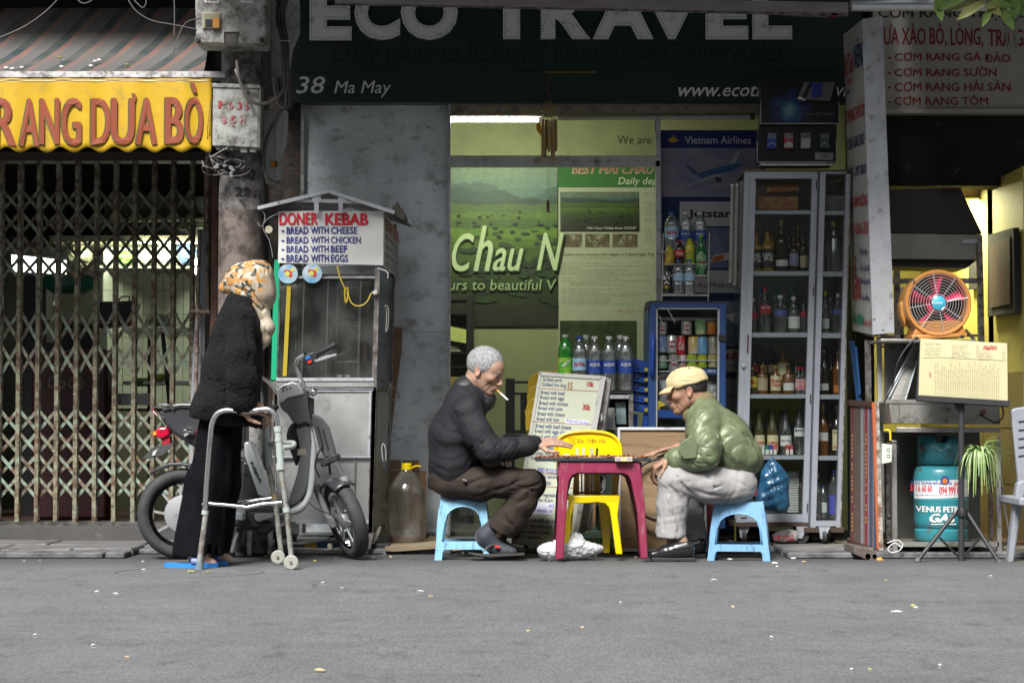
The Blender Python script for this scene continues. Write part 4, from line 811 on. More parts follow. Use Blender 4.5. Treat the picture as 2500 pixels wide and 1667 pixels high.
fbn=FY(YC1-.02);wv=lambda a,b:bw(a,b)
rb_=flat('banner red',(.55,.01,.03));bb=flat('banner blue',(.02,.03,.2))
txt('DONER',(682,777,520,549),fbn,rb_,bo,bold=.05,d=.004,warp=wv,res=4);txt('KEBAB',(794,899,521,549),fbn,rb_,bo,bold=.05,d=.004,warp=wv,res=4)
for s,y0,y1,x1 in(('CHEESE',554,571,872),('CHICKEN',578,594,881),('BEEF',600,616,848),('EGGS',622,639,850)):
 for w_,a,b_ in(('-',687,694),('BREAD',699,753),('WITH',759,803),(s,808,x1)):
  txt(w_,(a,b_,(y0+y1)/2 if w_=='-' else y0,(y0+y1)/2+3 if w_=='-' else y1),fbn,bb,bo,bold=.03,d=.004,warp=wv)
fsd=Frame(C(938,517),SD,(0,0,1));q=MB();f=[C(937,648,0,.018),C(933,660,1.),C(936,541+2,1.),C(938,516,0,.018)];q.quad(*f);q.build('side_banner',ban,ct)
for s,za_,zb_,m_ in(('DONER KEBAB',.02,.09,mat('faded red',(.4,.12,.1),.6)),('BREAD WITH CHEESE',.1,.135,mat('faded blue',(.16,.15,.2),.6)),('BREAD WITH CHICKEN',.145,.18,mat('faded blue')),('BREAD WITH BEEF',.19,.225,mat('faded blue')),('BREAD WITH EGGS',.235,.265,mat('faded blue'))):
 L_=SD.length;v,f_=text_mesh(s,.03,0,1.,2);lo,hi=v.min(0),v.max(0);q=MB()
 P=[]
 for a in v:
  t=.05+.88*(a[0]-lo[0])/(hi[0]-lo[0]);hh=(a[1]-lo[1])/(hi[1]-lo[1]);zz=-(za_+(zb_-za_)*(1-hh));p=C(938,517,t);P.append(Vc((p.x+.004,p.y,p.z-.004+zz-.028*t)))
 q.add(P,f_);q.build('lettering',m_,ct)
for k,(px,py)in enumerate([(704,669),(763,668)]):
 c=C(px,py,0,.012);q=MB();q.lathe([(.05,0),(.05,-.003)],c,28,'y');s_=q.build('round_sticker',flat('sticker white',(.6,.66,.7)),ct)
 q=MB();q.lathe([(.05,-.0035),(.0,-.0036)],c,28,'y');q.v=[v for v in q.v];q.build('sticker_face',mat('sticker%d'%k,(.5,.6,.62),.35,c2=(.1,.3,.5),scale=16,mix=.5),s_)
 m_=flat('sticker red',(.5,.05,.04));q=MB();q.ell(c+Vc((.002,-.004,.003)),(.02,.001,.016),12,6);q.ell(c+Vc((-.012,-.004,.012)),(.01,.001,.01),10,5);q.ell(c+Vc((.012,-.004,-.008)),(.012,.001,.012),10,5);q.build('sticker_emblem',m_,s_)
 q=MB();q.lathe([(.013,-.006),(.0,-.0061)],c+Vc((-.004,0,0)),12,'y');q.ell(c+Vc((.022,-.004,.02)),(.012,.001,.01),10,5);q.build('sticker_emblem',flat('sticker yellow',(.6,.55,.1)),s_)
yc_=mat('yellow flex',(.55,.4,.04),.5)
tb_('power_cord',[C(824,650,0,.02),C(832,680,0,.03),C(843,705,0,.03),C(850,722,0,.03),C(846,740,0,.04),C(843,715,0,.04),C(850,704,0,.04),C(853,725,0,.04),C(862,743,0,.04),C(880,748,0,.04),C(897,738,0,.04),C(908,716,0,.03)],.0035,yc_,ct,7,6)
slab('plug',pq(908,712,920,706,922,717,912,720),YC1-.04,YC1-.01,mat('plug white',(.6,.58,.52),.5),ct,.002)
tb_('tie_cord',[C(922,655,0,.02),C(945,664,.0,.03),C(948,676,0,.03),C(946,680,0,.03)],.0025,white,ct,6,4);tb_('tie_cord',[C(934,747,.1,.02),C(944,748,.1,.02),C(944,790,.1),C(938,808,.1),C(940,770,.1),C(938,750,.1)],.002,mat('cream cord'),ct,5,3)
tb_('cable',[C(950,810,.3),C(938,850,.3),C(936,915,.2),C(948,938,.1),C(965,955,.1),C(970,970,.1),C(955,976,.1),C(945,955,.1)],.0035,blackp,ct,6,5)
tb_('hanging_wire',[C(637,512,0,.05),C(650,530,0,.05),C(645,560,0,.05),C(660,590,0,.04),C(668,630,0,.03)],.0015,alup,ct,5,5);tb_('hanging_wire',[C(690,520,0,.03),C(660,535,0,.06),C(640,555,0,.05),C(632,545,0,.05)],.0015,alup,ct,5,5)
c=C(658,562,0,.03);MB().lathe([(.02,-.005),(.0,-.006)],c,12,'y').build('tag_disc',mat('cream disc',(.5,.45,.33),.7),ct)
q=MB();
pdl=thing('padlock','black padlock with a chrome shackle hanging on the side of the food cart','padlock',C(938,1130,.1));slab('body',rq(933,944,1124,1144),YC1+.03,YC1+.05,blackp,pdl,.002);tb_('shackle',[at(935,1125,YC1+.04),at(932,1095,YC1+.04),at(936,1082,YC1+.04),at(942,1100,YC1+.04),at(942,1125,YC1+.04)],.0025,alup,pdl,6,4)
# things
kb=mat('cardboard',(.25,.16,.095),.85,c2=(.2,.125,.07),scale=6,dirt=(.12,.07,.04),dscale=9,damt=.16,bump=.15,bscale=40,bstretch=(1,1,4))
o=thing('cardboard_box','flattened brown cardboard box standing behind the large yellow capped bottle','cardboard',(X(985,1.2),1.2,.04))
slab('panel',pq(935,1147,1040,1149,1040,1318,930,1318),1.2,1.215,kb,o);slab('flap',pq(942,1122,979,1123,979,1146,940,1146),1.195,1.205,kb,o);slab('flap',pq(982,1124,1022,1123,1024,1148,982,1147),1.19,1.2,mat('cardboard dark',(.19,.11,.06),.85),o);slab('flap',pq(1024,1149,1040,1151,1040,1318,1025,1318),1.185,1.198,kb,o)
for(a,b_,r)in((965,1165,.03),(962,1185,.03),(1034,1163,.028),(1036,1195,.028),(950,1210,.03)):c=at(a,b_,1.197);MB().tube([c+Vc((r*cos(t),0,r*sin(t)))for t in np.linspace(0,6.28,17)[:-1]],.0015,4,closed=True).build('crease',kb,o)
o=thing('cardboard_sheet','tall strip of brown cardboard leaning between the food cart and the steel wall panel','cardboard',(X(965,1.3),1.3,.04));slab('sheet',pq(948,796,983,800,980,860,966,960,955,1060,946,1150,940,1150),1.3,1.31,kb,o)
o=thing('water_jug','large clear ribbed plastic jug with yellow cap and amber liquid by the cart','jug',(X(993,.75),.75,.036))
pet=mat('thin PET',(.9,.85,.75),.08,trans=.0)
petg=glassmat('clear PET',(.9,.87,.8),.16,.06,.1)
bx_=X(993,.75);zb_=Z(1330,.75);
def prof(rows,z0,z1,y0,y1):return[(r,z0+(z1-z0)*(y0-y)/(y0-y1))for y,r in rows]
rows=pq(1330,.075,1326,.09,1308,.0965,1300,.099,1290,.0965,1270,.099,1265,.096,1255,.099,1250,.096,1235,.099,1230,.096,1215,.099,1205,.097,1195,.0965,1180,.08,1165,.06,1155,.042,1146,.027,1140,.025)
MB().lathe([(r,Z(y,.75))for y,r in rows],(bx_,.75,0),32).build('body',petg,o,True)
MB().lathe([(.072,Z(1328,.75)),(.087,Z(1324,.75)),(.091,Z(1308,.75)),(.0,Z(1307.5,.75))],(bx_,.75,0),28).build('liquid',mat('amber oil',(.22,.08,.01),.15,coat=.5),o,'a')
MB().lathe([(.03,Z(1146,.75)),(.031,Z(1143,.75)),(.027,Z(1142,.75)),(.027,Z(1132,.75)),(.025,Z(1130,.75)),(0,Z(1130,.75))],(bx_,.75,0),24).build('cap',mat('yellow cap',(.75,.55,.0),.4),o,'a')
tb_('handle',[at(1004,1142,.75),at(1015,1137,.75),at(1027,1138,.75)],.004,mat('yellow cap'),o,6)
o=thing('paint_tub','white tub with red and green label half hidden between the cart and the jug','tub',(X(942,.95),.95,.036));c=at(940,1310,.95)
MB().lathe([(.06,.036),(.066,Z(1240,.95)),(.069,Z(1238,.95)),(.069,Z(1232,.95)),(0,Z(1232,.95))],(c.x,.95,0),24).build('body',mat('tub white',(.5,.5,.46),.4,c2=(.4,.42,.35),scale=5),o,'a')
MB().lathe([(.0635,Z(1310,.95)),(.0665,Z(1252,.95))],(c.x,.95,0),24).build('label',mat('tub label',(.6,.6,.56),.4,c2=(.45,.5,.1),scale=14,mix=.5,dirt=(.4,.02,.03),dscale=13,damt=.2),o,'a')
o=tag(slab('black_wedge',pq(903,1325,950,1328,952,1345,905,1345),.45,.6,mat('black rubber',(.015,.015,.016),.7),None,.006),'black block beside the caster at the right foot of the food cart','wheel chock')
wd=mat('rough plank',(.23,.18,.11),.8,c2=(.14,.11,.07),scale=8,mix=.8,stretch=(.3,1,3),bump=.3)
o=tag(slab('wood_plank',pq(940,1334,1075,1330,1075,1338,960,1346,940,1344),.4,.8,wd,None),'thin weathered plank on the ground under the large jug','plank')
o=tag(slab('wood_plank',rq(1040,1090,1318,1326),.9,1.3,wd,None),'short plank against the foot of the steel wall panel','plank')
o=tag(slab('orange_scrap',pq(1085,1337,1130,1333,1134,1342,1086,1346),.5,.6,mat('orange card',(.6,.25,.06),.7),None),'orange card scrap on the ground inside the left blue stool','scrap')
o=tag(slab('cardboard_scrap',pq(742,1330,772,1326,776,1336,745,1339),.5,.7,mat('ochre card',(.4,.25,.05),.8),None),'ochre cardboard scrap under the left side of the food cart','scrap')
o=tag(slab('blue_cloth',pq(772,1324,835,1326,836,1340,774,1339),.5,.75,mat('blue rag',(.02,.06,.13),.8),None),'dark blue rag lying under the middle of the food cart','rag')
el=thing('extension_cord','cream extension cord with a small socket on the ground under the food cart','cord',(X(790,.3),.3,.04))
fz=.034
def g2(px,y,z=fz):return Vc((X(px,y),y,z))
tb_('cable',[g2(700,.33),g2(740,.36),g2(775,.3),g2(800,.26),g2(806,.27)],.004,mat('cream flex',(.5,.47,.38),.6),el,6,6)
tb_('cable',[g2(812,.28),g2(822,.36),g2(840,.4),g2(860,.33),g2(848,.26),g2(815,.28)],.004,mat('cream flex'),el,6,6)
c=g2(807,.27,fz+.012);MB().box(c.x-.012,c.x+.012,.25,.29,fz-.002,fz+.03).build('socket',mat('cream flex'),el,bevel=.004)
# electric
bk=thing('electric_scooter','grey and silver electric scooter parked on its stand behind the woman with the walker','scooter',(X(640),.08,0))
tyre=mat('tyre',(.022,.022,.023),.75,c2=(.04,.04,.04),scale=30);silv=mat('silver paint',(.62,.65,.65),.35,.3,dirt=(.3,.3,.29),dscale=10,damt=.1,coat=.3)
dgr=mat('graphite plastic',(.03,.032,.036),.36,c2=(.04,.042,.046),scale=6,coat=.15);chrome=mat('chrome',(.75,.76,.77),.12,1);bkp=mat('black plastic',(.02,.02,.021),.5)
gsil=mat('cast silver',(.4,.41,.42),.45,.6,dirt=(.16,.15,.14),dscale=20,damt=.15);castd=mat('grey casting',(.2,.2,.21),.5,.3)
def wheel(c,n,R0,w,par,nm,hub):
 c=Vc(c);n=Vc(n).normalized();rot=n.to_track_quat('Y','Z').to_matrix()
 def rp(mb):mb.v=[tuple(c+rot@Vc(v))for v in mb.v];return mb
 root=rp(MB().lathe([(R0*.74,-w*.42),(R0*.86,-w*.5),(R0*.955,-w*.43),(R0*.985,-w*.22),(R0,0),(R0*.985,w*.22),(R0*.955,w*.43),(R0*.86,w*.5),(R0*.74,w*.42),(R0*.74,-w*.42)],(0,0,0),56,'y')).build(nm,tyre,par,True)
 tr=MB()
 for k in range(44):
  a=2*pi*k/44
  for s_ in(-1,1):
   for(d0,d1,a1)in((.04,.36,.06),):
    pa=Vc((R0*.985*cos(a+d0*.18),s_*w*d0*.75,R0*.985*sin(a+d0*.18)));rr=R0*(.985-.05*d1);pb=Vc((rr*cos(a+a1+d1*.18),s_*w*d1*.74,rr*sin(a+a1+d1*.18)))
    tr.bar(pa,pb,.005,.004,(cos(a),0,sin(a)))
 rp(tr).build('tread',tyre,root)
 rp(MB().lathe([(R0*.66,-w*.34),(R0*.77,-w*.42),(R0*.77,w*.42),(R0*.66,w*.34),(R0*.66,-w*.34)],(0,0,0),48,'y')).build('rim',chrome,root,'a')
 for k in range(9 if hub>.05 else 6):
  a=2*pi*k/(9 if hub>.05 else 6);sp=MB()
  for s_ in(-.28,.28):sp.bar((hub*.9*cos(a),s_*w,hub*.9*sin(a)),(R0*.69*cos(a+.1),s_*w*.8,R0*.69*sin(a+.1)),.012,.008,(0,1,0))
  rp(sp).build('spoke',gsil,root)
 rp(MB().lathe([(0,-w*.62),(hub*.3,-w*.62),(hub*.35,-w*.5),(hub*.75,-w*.48),(hub*.8,-w*.4),(hub,-w*.38),(hub*1.02,-w*.3),(hub*1.02,w*.3),(hub,w*.38),(hub*.3,w*.5),(0,w*.5)],(0,0,0),36,'y')).build('hub',gsil,root,'a')
 if hub>.05:rp(MB().tube([(hub*.55*cos(t),-w*.485,hub*.55*sin(t))for t in np.linspace(0,6.283,25)[:-1]],.003,5,closed=True)).build('hub_ring',castd,root)
 return root
yb=.06
rc0=at(447,1257,yb);wheel((rc0.x,yb,.222),(0.16,-1,0),.222,.085,bk,'rear_wheel',.09)
fc0=at(845,1263,yb-.02);wheel((fc0.x,yb-.02,.197),(-.87,-.40,-.30),.197,.07,bk,'front_wheel',.045)
slab('tail_body',pq(385,1008,400,992,425,985,470,988,520,992,560,1000,600,1015,600,1090,560,1110,505,1105,462,1085,425,1060,400,1035,392,1020),yb-.075,yb+.075,dgr,bk,.035,4)
slab('seat',pq(392,1000,410,988,440,983,520,985,585,997,590,1008,520,1001,440,997,400,1006),yb-.085,yb+.085,mat('seat vinyl',(.03,.03,.032),.4,coat=.2),bk,.014,3)
m=MB();m.tube([at(383,1012,yb+.07),at(374,1002,yb+.05),at(374,993,yb),at(385,988,yb-.05),at(402,986,yb-.08),at(420,990,yb-.085),at(424,1000,yb-.085)],.0055,8);m.tube([at(383,1012,yb-.02),at(374,1002,yb-.04),at(374,993,yb-.06),at(388,987,yb-.09),at(412,989,yb-.09)],.005,8)
m.build('grab_rail',chrome,bk,'a')
c=at(397,1021,yb-.082);MB().lathe([(.007,0),(.005,-.004)],c,12,'y').build('lock',chrome,bk)
rl_=mat('tail lamp red',(.45,.005,.03),.12,coat=.8)
slab('tail_light',pq(379,1052,384,1044,404,1041,414,1045,414,1062,398,1070,384,1070),yb-.05,yb+.05,rl_,bk,.014,3)
o=MB().ell(at(382,1060,yb),(.018,.045,.018),14,10);o.build('turn_signal',mat('amber lens',(.7,.2,.01),.12,coat=.8),bk,True)
slab('reflector',pq(392,1068,415,1064,416,1084,396,1088),yb-.035,yb+.035,mat('dull red',(.3,.01,.02),.4),bk,.004)
o=MB().lathe(pq(0,0,.012,-.001,.021,-.004,.022,-.012,.018,.02,.01,.035,0,.038),(0,0,0),18,'x');q=at(458,1054,yb-.1);rm_=Matrix.Rotation(R(35),3,'Z')
o.v=[tuple(rm_@Vc(v)*1.0+q)for v in o.v];o.build('turn_signal',chrome,bk,'a')
q=MB();q.hexa([at(346,1120,yb-.05),at(398,1110,yb-.05),at(398,1112,yb+.06),at(346,1122,yb+.06),at(372,1092,yb-.05),at(426,1080,yb-.05),at(426,1082,yb+.06),at(372,1094,yb+.06)])
q.build('plate',mat('plate dark',(.05,.05,.052),.5),bk)
poly(pq(378,1102,391,1095,386,1103,384,1110,376,1112),'pale mark',(.45,.45,.42),.055,bk,FY(yb))
slab('tail_side_lamp',pq(468,1048,478,1050,477,1064,470,1064),yb-.083,yb-.06,rl_,bk,.003)
m=MB();pts=pq(363,1158,368,1149,388,1138,412,1130,440,1129,470,1134,500,1145);
lo_=pq(366,1160,372,1154,392,1146,414,1138,440,1136,468,1141,497,1152)
slab('rear_mudguard',pts+lo_[::-1],yb-.05,yb+.05,dgr,bk,.006,2)
slab('swing_arm',pq(445,1250,520,1225,600,1245,600,1262,520,1250,448,1268),yb-.075,yb-.055,castd,bk,.006)
slab('motor_block',pq(520,1110,620,1120,650,1230,640,1290,600,1296,560,1275,530,1240),yb-.06,yb+.06,bkp,bk,.015,2)
slab('side_cover',pq(592,1125,612,1130,642,1212,620,1225,585,1225),yb-.075,yb+.075,dgr,bk,.01,2)
sp_=slab('strut_panel',pq(595,1082,604,1076,612,1084,657,1202,659,1212,644,1214,630,1208,597,1112),yb-.09,yb+.09,silv,bk,.01,3)
fj=Frame(at(613,1127,yb-.091),at(638,1180,yb-.091)-at(613,1127,yb-.091),(.9,0,.4))
txt('NIJIA',(0,.118,.006,-.008),fj,flat('letter dark',(.03,.03,.035)),sp_,bold=.06,px=False,d=.001)
for a,b_ in((599,1157),(620,1212)):c=at(a,b_,yb-.076);MB().lathe([(.008,0),(.006,-.005)],c,10,'y').build('bolt',bkp,bk)
tb_('frame_tube',[at(608,1246,yb-.05),at(650,1250,yb-.05),at(700,1250,yb-.05),at(733,1240,yb-.05),at(752,1215,yb-.04),at(760,1180,yb-.03),at(764,1130,yb-.02),at(763,1085,yb-.01),at(754,1040,yb)],.0165,silv,bk,14,5)
tb_('frame_tube',[at(608,1246,yb+.06),at(700,1250,yb+.06),at(740,1235,yb+.05),at(758,1180,yb+.04),at(764,1085,yb+.03)],.0165,silv,bk,12,5)
slab('footboard',pq(600,1236,700,1238,712,1228,704,1246,690,1252,600,1250),yb-.07,yb+.09,dgr,bk,.006)
slab('leg_shield',pq(722,1048,735,1036,752,1032,757,1045,762,1080,762,1120,758,1165,748,1200,735,1222,712,1240,700,1232,706,1215,724,1160,733,1112,729,1080),yb-.03,yb+.06,mat('graphite matt',(.13,.135,.14),.5,dirt=(.25,.25,.24),dscale=14,damt=.1),bk,.012,3)
slab('shield_sticker',pq(727,1096,746,1094,749,1110,726,1111),yb-.032,yb-.028,mat('tan sticker',(.3,.26,.2),.7),bk)
slab('inner_shell',pq(703,1045,712,1032,727,1030,730,1080,733,1110,722,1140,712,1110,700,1080,699,1060),yb+.03,yb+.12,bkp,bk,.012,3)
slab('front_fairing',pq(750,1015,765,1010,785,1020,802,1042,814,1085,820,1108,815,1114,793,1118,778,1090,768,1050),yb-.02,yb+.05,mat('cowl grey',(.085,.088,.092),.4,coat=.2),bk,.014,3)
slab('fairing_rib',pq(786,1048,790,1046,803,1095,800,1098),yb-.026,yb-.018,bkp,bk,.002)
slab('steering_cowl',pq(680,985,700,958,735,945,752,960,753,990,762,1040,745,1032,728,1038,714,1030,700,1008,690,1003),yb-.05,yb+.06,mat('cowl grey'),bk,.022,4)
slab('dash_cover',pq(674,950,690,938,712,931,728,934,738,948,744,962,700,972,688,984,680,978),yb-.06,yb+.07,mat('dash silver',(.6,.61,.62),.3,.4,coat=.4),bk,.016,4)
m=MB();m.ell(at(693,946,yb-.045),(.03,.02,.006),14,6,Matrix.Rotation(R(-24),3,'Y'));m.build('gauge',bkp,bk,True)
m=MB()
for a,b_ in((691,953),(700,949),(708,946)):m.ell(at(a,b_,yb-.064),(.0055,.004,.003),8,5)
m.build('button_row',bkp,bk,True)
slab('cowl_bracket',pq(753,968,766,972,765,1020,757,1030),yb-.02,yb+.03,dgr,bk,.006)
slab('steering_collar',pq(722,1036,752,1028,754,1036,730,1046),yb-.035,yb+.05,bkp,bk,.004)
m=MB();m.tube(smoothpath([at(742,966,yb),at(741,945,yb),at(734,925,yb-.01),at(725,902,yb-.02),at(722,885,yb-.04),at(730,873,yb-.06),at(745,866,yb-.08)],5),.0115,12)
m.build('handlebar',chrome,bk,'a')
tb_('handlebar',[at(705,994,yb+.02),at(690,975,yb+.1),at(670,948,yb+.2),at(650,928,yb+.28),at(630,915,yb+.34)],.0115,chrome,bk,12,4)
slab('switch_box',pq(738,872,752,862,768,858,775,870,774,884,757,892,742,888),yb-.13,yb-.07,bkp,bk,.006,3)
slab('switch',pq(745,871,756,867,758,875,747,879),yb-.134,yb-.128,mat('blue switch',(.03,.2,.6),.3),bk,.001);slab('switch',pq(750,882,759,878,761,885,752,889),yb-.134,yb-.128,mat('red switch',(.8,.03,.02),.3),bk,.001)
m=MB();g0,g1=at(766,868,yb-.1),at(818,842,yb-.13);L_=(g1-g0)
m.tube([g0+L_*t for t in np.linspace(0,1,15)],[.0125+.0015*(k%2)for k in range(15)],14);m.build('grip',bkp,bk,True)
tb_('grip_end',[g1-L_*.03,g1+L_*.06],.016,bkp,bk,14)
slab('brake_lever',pq(766,880,790,870,820,863,822,867,790,878,770,884),yb-.14,yb-.132,gsil,bk,.001)
m=MB();m.ell(at(765,957,yb-.06),(.021,.021,.021),16,10);m.build('indicator_ball',chrome,bk,True);tb_('indicator_stem',[at(745,956,yb-.04),at(765,957,yb-.05)],.005,bkp,bk)
o=thing
m=MB();m.ell(at(671,994,yb+.0),(.02,.014,.014),12,8);m.build('indicator_ball',bkp,bk,True)
def fork(nm,a,b_,c,y):
 tb_(nm,[at(a[0],a[1],y),at(b_[0],b_[1],y)],.011,chrome,bk,12);f=tb_(nm+'_lower',[at(b_[0],b_[1],y),at(c[0],c[1],y)],[.0185,.016],mat('fork grey',(.32,.33,.33),.45,.3,dirt=(.15,.15,.15),dscale=20,damt=.12),bk,14)
 tb_(nm+'_collar',[at(b_[0]-1,b_[1]-5,y),at(b_[0]+4,b_[1]+8,y)],.0215,mat('fork grey'),bk,14)
fork('fork_leg',(815,1118),(838,1168),(874,1255),yb-.1);fork('fork_leg',(762,1150),(772,1190),(806,1275),yb+.06)
slab('fork_foot',pq(866,1235,880,1250,880,1258,872,1262,860,1245),yb-.12,yb-.09,gsil,bk,.004);slab('fork_foot',pq(797,1262,812,1258,822,1284,812,1290,802,1282),yb-.02,yb+.06,castd,bk,.004)
slab('fork_crown',pq(782,1128,812,1108,822,1108,826,1124,806,1130,790,1140,783,1140),yb-.12,yb+.06,bkp,bk,.006,2)
tb_('brake_hose',[at(775,1040,yb-.02),at(786,1085,yb-.03),at(775,1110,yb-.05),at(770,1140,yb-.05),at(780,1165,yb-.04)],.005,bkp,bk,8,5);tb_('brake_hose',[at(803,1125,yb-.05),at(806,1158,yb-.05)],.006,bkp,bk,8)
tb_('cable',[at(754,1226,yb-.05),at(775,1243,yb-.06),at(800,1252,yb-.06),at(822,1268,yb-.06)],.003,bkp,bk,6,4)
m=MB();n=Vc((-.87,-.40,-.30)).normalized();rot=n.to_track_quat('Y','Z').to_matrix();fc=Vc((fc0.x,yb-.02,.197));u=Vc((-.36,0,.93));u=(u-n*u.dot(n)).normalized();vv=n.cross(u)
vs=[];R1=.212
for i in range(15):
 a=-.75+1.25*i/14
 for j in range(7):
  w_=(j-3)/3*.052;r_=R1-.022*abs(j-3)**2/9;vs.append(fc+(u*cos(a)+vv*sin(a))*r_+n*w_)
m.add(vs,[(i*7+j,i*7+j+1,(i+1)*7+j+1,(i+1)*7+j)for i in range(14)for j in range(6)]);o=m.build('front_mudguard',dgr,bk,True);s_=o.modifiers.new('s','SOLIDIFY');s_.thickness=.005
m=MB();m.bar(at(582,1290,yb),at(564,1350,yb-.06),.014,.014);m.bar(at(590,1290,yb+.05),at(580,1345,yb+.1),.014,.014);m.bar(at(556,1352,yb-.08),at(572,1352,yb-.04),.012,.02,(0,0,1));m.build('centre_stand',bkp,bk)
m=MB();m.box(X(572,yb-.14),X(598,yb-.14),yb-.18,yb-.08,Z(1270,yb-.14),Z(1251,yb-.14));m.build('pedal',mat('pedal grey',(.3,.32,.33),.5),bk,bevel=.006)
slab('crank',pq(620,1256,640,1252,665,1256,668,1262,632,1274,622,1268),yb-.085,yb-.07,gsil,bk,.004,2);slab('belly_pan',pq(560,1262,620,1270,664,1275,668,1290,650,1305,632,1302,600,1285,566,1285),yb-.05,yb+.05,bkp,bk,.01,2)
slab('stand_bracket',pq(700,1270,722,1275,730,1300,722,1305,712,1300),yb+.0,yb+.015,castd,bk,.004)
# walking
wk_=thing('walking_frame','worn aluminium walking frame with two small front wheels held by the woman in black','walking frame',(X(590,-.62),-.62,0))
al2=mat('bright tube',(.62,.62,.62),.22,.95,dirt=(.25,.24,.22),dscale=22,damt=.16);al3=mat('chipped grey tube',(.33,.34,.31),.5,.3,c2=(.24,.23,.2),scale=18,mix=.8,dirt=(.12,.1,.08),dscale=24,damt=.25);gpl=mat('grey green plastic',(.34,.38,.36),.5,dirt=(.15,.16,.15),dscale=14,damt=.12)
YN,YFr=-.64,-.27
m=MB();m.tube(smoothpath([at(500,1250,YN),at(505,1170,YN),at(514,1060,YN),at(519,1030,YN),at(530,1010,YN),at(548,1002,YN),at(570,1002,YN),at(600,1004,YN),at(640,999,YN),at(658,1000,YN),at(671,1012,YN),at(677,1030,YN),at(678,1045,YN)],5),.0125,12);m.build('side_tube',al2,wk_,'a')
tb_('rear_leg',[at(503,1248,YN),at(487,1372,YN)],[.0125,.0135],al3,wk_,12);tb_('leg_collar',[at(502,1246,YN),at(500,1256,YN)],.0165,gpl,wk_,12);tb_('rubber_foot',[at(489,1371,YN),at(486.5,1391,YN)],[.0165,.021],mat('grey rubber',(.12,.16,.18),.8),wk_,14)
tb_('grip_sleeve',[at(678,1044,YN),at(686,1140,YN)],.0165,gpl,wk_,14);tb_('leg_collar',[at(678,1040,YN),at(679,1054,YN)],.0195,gpl,wk_,14);tb_('leg_collar',[at(680,1071,YN),at(680,1077,YN)],.0185,gpl,wk_,14);tb_('leg_collar',[at(684,1130,YN),at(685,1146,YN)],.0205,gpl,wk_,14)
tb_('front_leg',[at(686,1146,YN),at(699,1240,YN),at(712,1365,YN)],.0125,al3,wk_,12);tb_('leg_collar',[at(698,1238,YN),at(700,1250,YN)],.017,gpl,wk_,14)
tb_('front_leg',[at(648,1030,YFr),at(655,1140,YFr),at(671,1215,YFr),at(688,1362,YFr)],.0125,al3,wk_,12);tb_('grip_sleeve',[at(649,1035,YFr),at(658,1138,YFr)],.0175,gpl,wk_,14);tb_('leg_collar',[at(670,1206,YFr),at(672,1220,YFr)],.0165,mat('brass clamp',(.25,.2,.12),.5),wk_,12)
tb_('far_side_tube',[at(648,1035,YFr),at(645,1022,YFr),at(636,1014,YFr),at(622,1016,YFr),at(590,1016,YFr+.02)],.0125,al2,wk_,12,4)
tb_('rear_leg',[at(575,1016,YFr),at(566,1100,YFr),at(552,1340,YFr)],.0125,al3,wk_,12);tb_('rubber_foot',[at(553,1338,YFr),at(552,1362,YFr)],[.0165,.019],mat('grey rubber'),wk_,14)
tb_('cross_bar',[at(510,1229,YN),at(560,1233,YN),at(602,1238,YN),at(640,1230,YN),at(688,1226,YN)],.0095,al2,wk_,12);tb_('cross_bar',[at(562,1230,YFr),at(585,1228,YFr),at(625,1221,YFr),at(664,1215,YFr)],.0095,al2,wk_,12)
tb_('front_bar',[at(657,1085,YFr),at(690,1082,YFr-.12),at(716,1081,YFr-.2),at(714,1090,YN+.05),at(690,1092,YN)],.012,gpl,wk_,12,4)
tb_('hinge',[at(630,1008,YFr),at(648,1010,YN+.1),at(662,1006,YN)],.009,al3,wk_,10);tb_('push_rod',[at(668,1045,(YN+YFr)/2),at(675,1200,(YN+YFr)/2)],.0045,al2,wk_,8)
for(px,y,r)in((712,YN,.0335),(680,YFr,.033)):
 c=Vc((X(px,y,1380),y-.02,r));w1=MB().lathe([(r*.86,-.011),(r,-.008),(r,.008),(r*.86,.011)],c,28,'y').build('wheel',mat('pale wheel rubber',(.3,.3,.26),.7),wk_,'a')
 MB().lathe([(0,-.008),(r*.6,-.008),(r*.86,-.0105),(r*.86,.01),(0,.01)],c,28,'y').build('wheel_disc',mat('wheel disc',(.1,.08,.07),.6,c2=(.17,.14,.12),scale=40),w1,'a');MB().lathe(pq(.008,-.006,.007,-.016,0,-.017),c,12,'y').build('axle',al2,w1,'a')
for(a,b_)in((495,1230),(699,1222)):c=at(a,b_,YN-.012);MB().lathe([(.005,0),(.004,-.006)],c,8,'y').build('rivet',al3,wk_)
# glass
YG=.78;gc=thing('glass_cabinet','tall pale aluminium glass cabinet full of liquor bottles on casters','cabinet',(X(1890,YG),YG+.2,.04))
def L(px,py):return px+11+(1280-py)*.028
def gs_(name,x0,x1,y0,y1,m,ya=YG,yb_=YG+.03,par=gc,bevel=0,tx=None):
 f=FY(ya);P=[(L(x0,y1),y1),(L(x1,y1),y1),(L(x1,y0),y0),(L(x0,y0),y0)];q=MB();q.prism([f.hit(a,b_)for a,b_ in P],ya,yb_);return q.build(name,m,par,bevel=bevel)
caf=mat('cabinet frame',(.38,.4,.45),.4,.3,c2=(.32,.345,.39),scale=6,dirt=(.28,.28,.27),dscale=18,damt=.13)
D2=.42
gs_('stile',1783,1808,420,1276,caf,YG-.012,YG+.03);gs_('door_stile',1797,1811,440,1262,caf,YG-.02,YG-.0125)
gs_('stile',1948,1962,420,1290,caf,YG-.012,YG+.03);gs_('post',1968,1981,420,1290,caf,YG-.045,YG+.03);gs_('seam_strip',1962,1968,424,1288,mat('dark seam',(.1,.1,.11),.5),YG+.0,YG+.03)  # dark strip filling the gap between stile and post
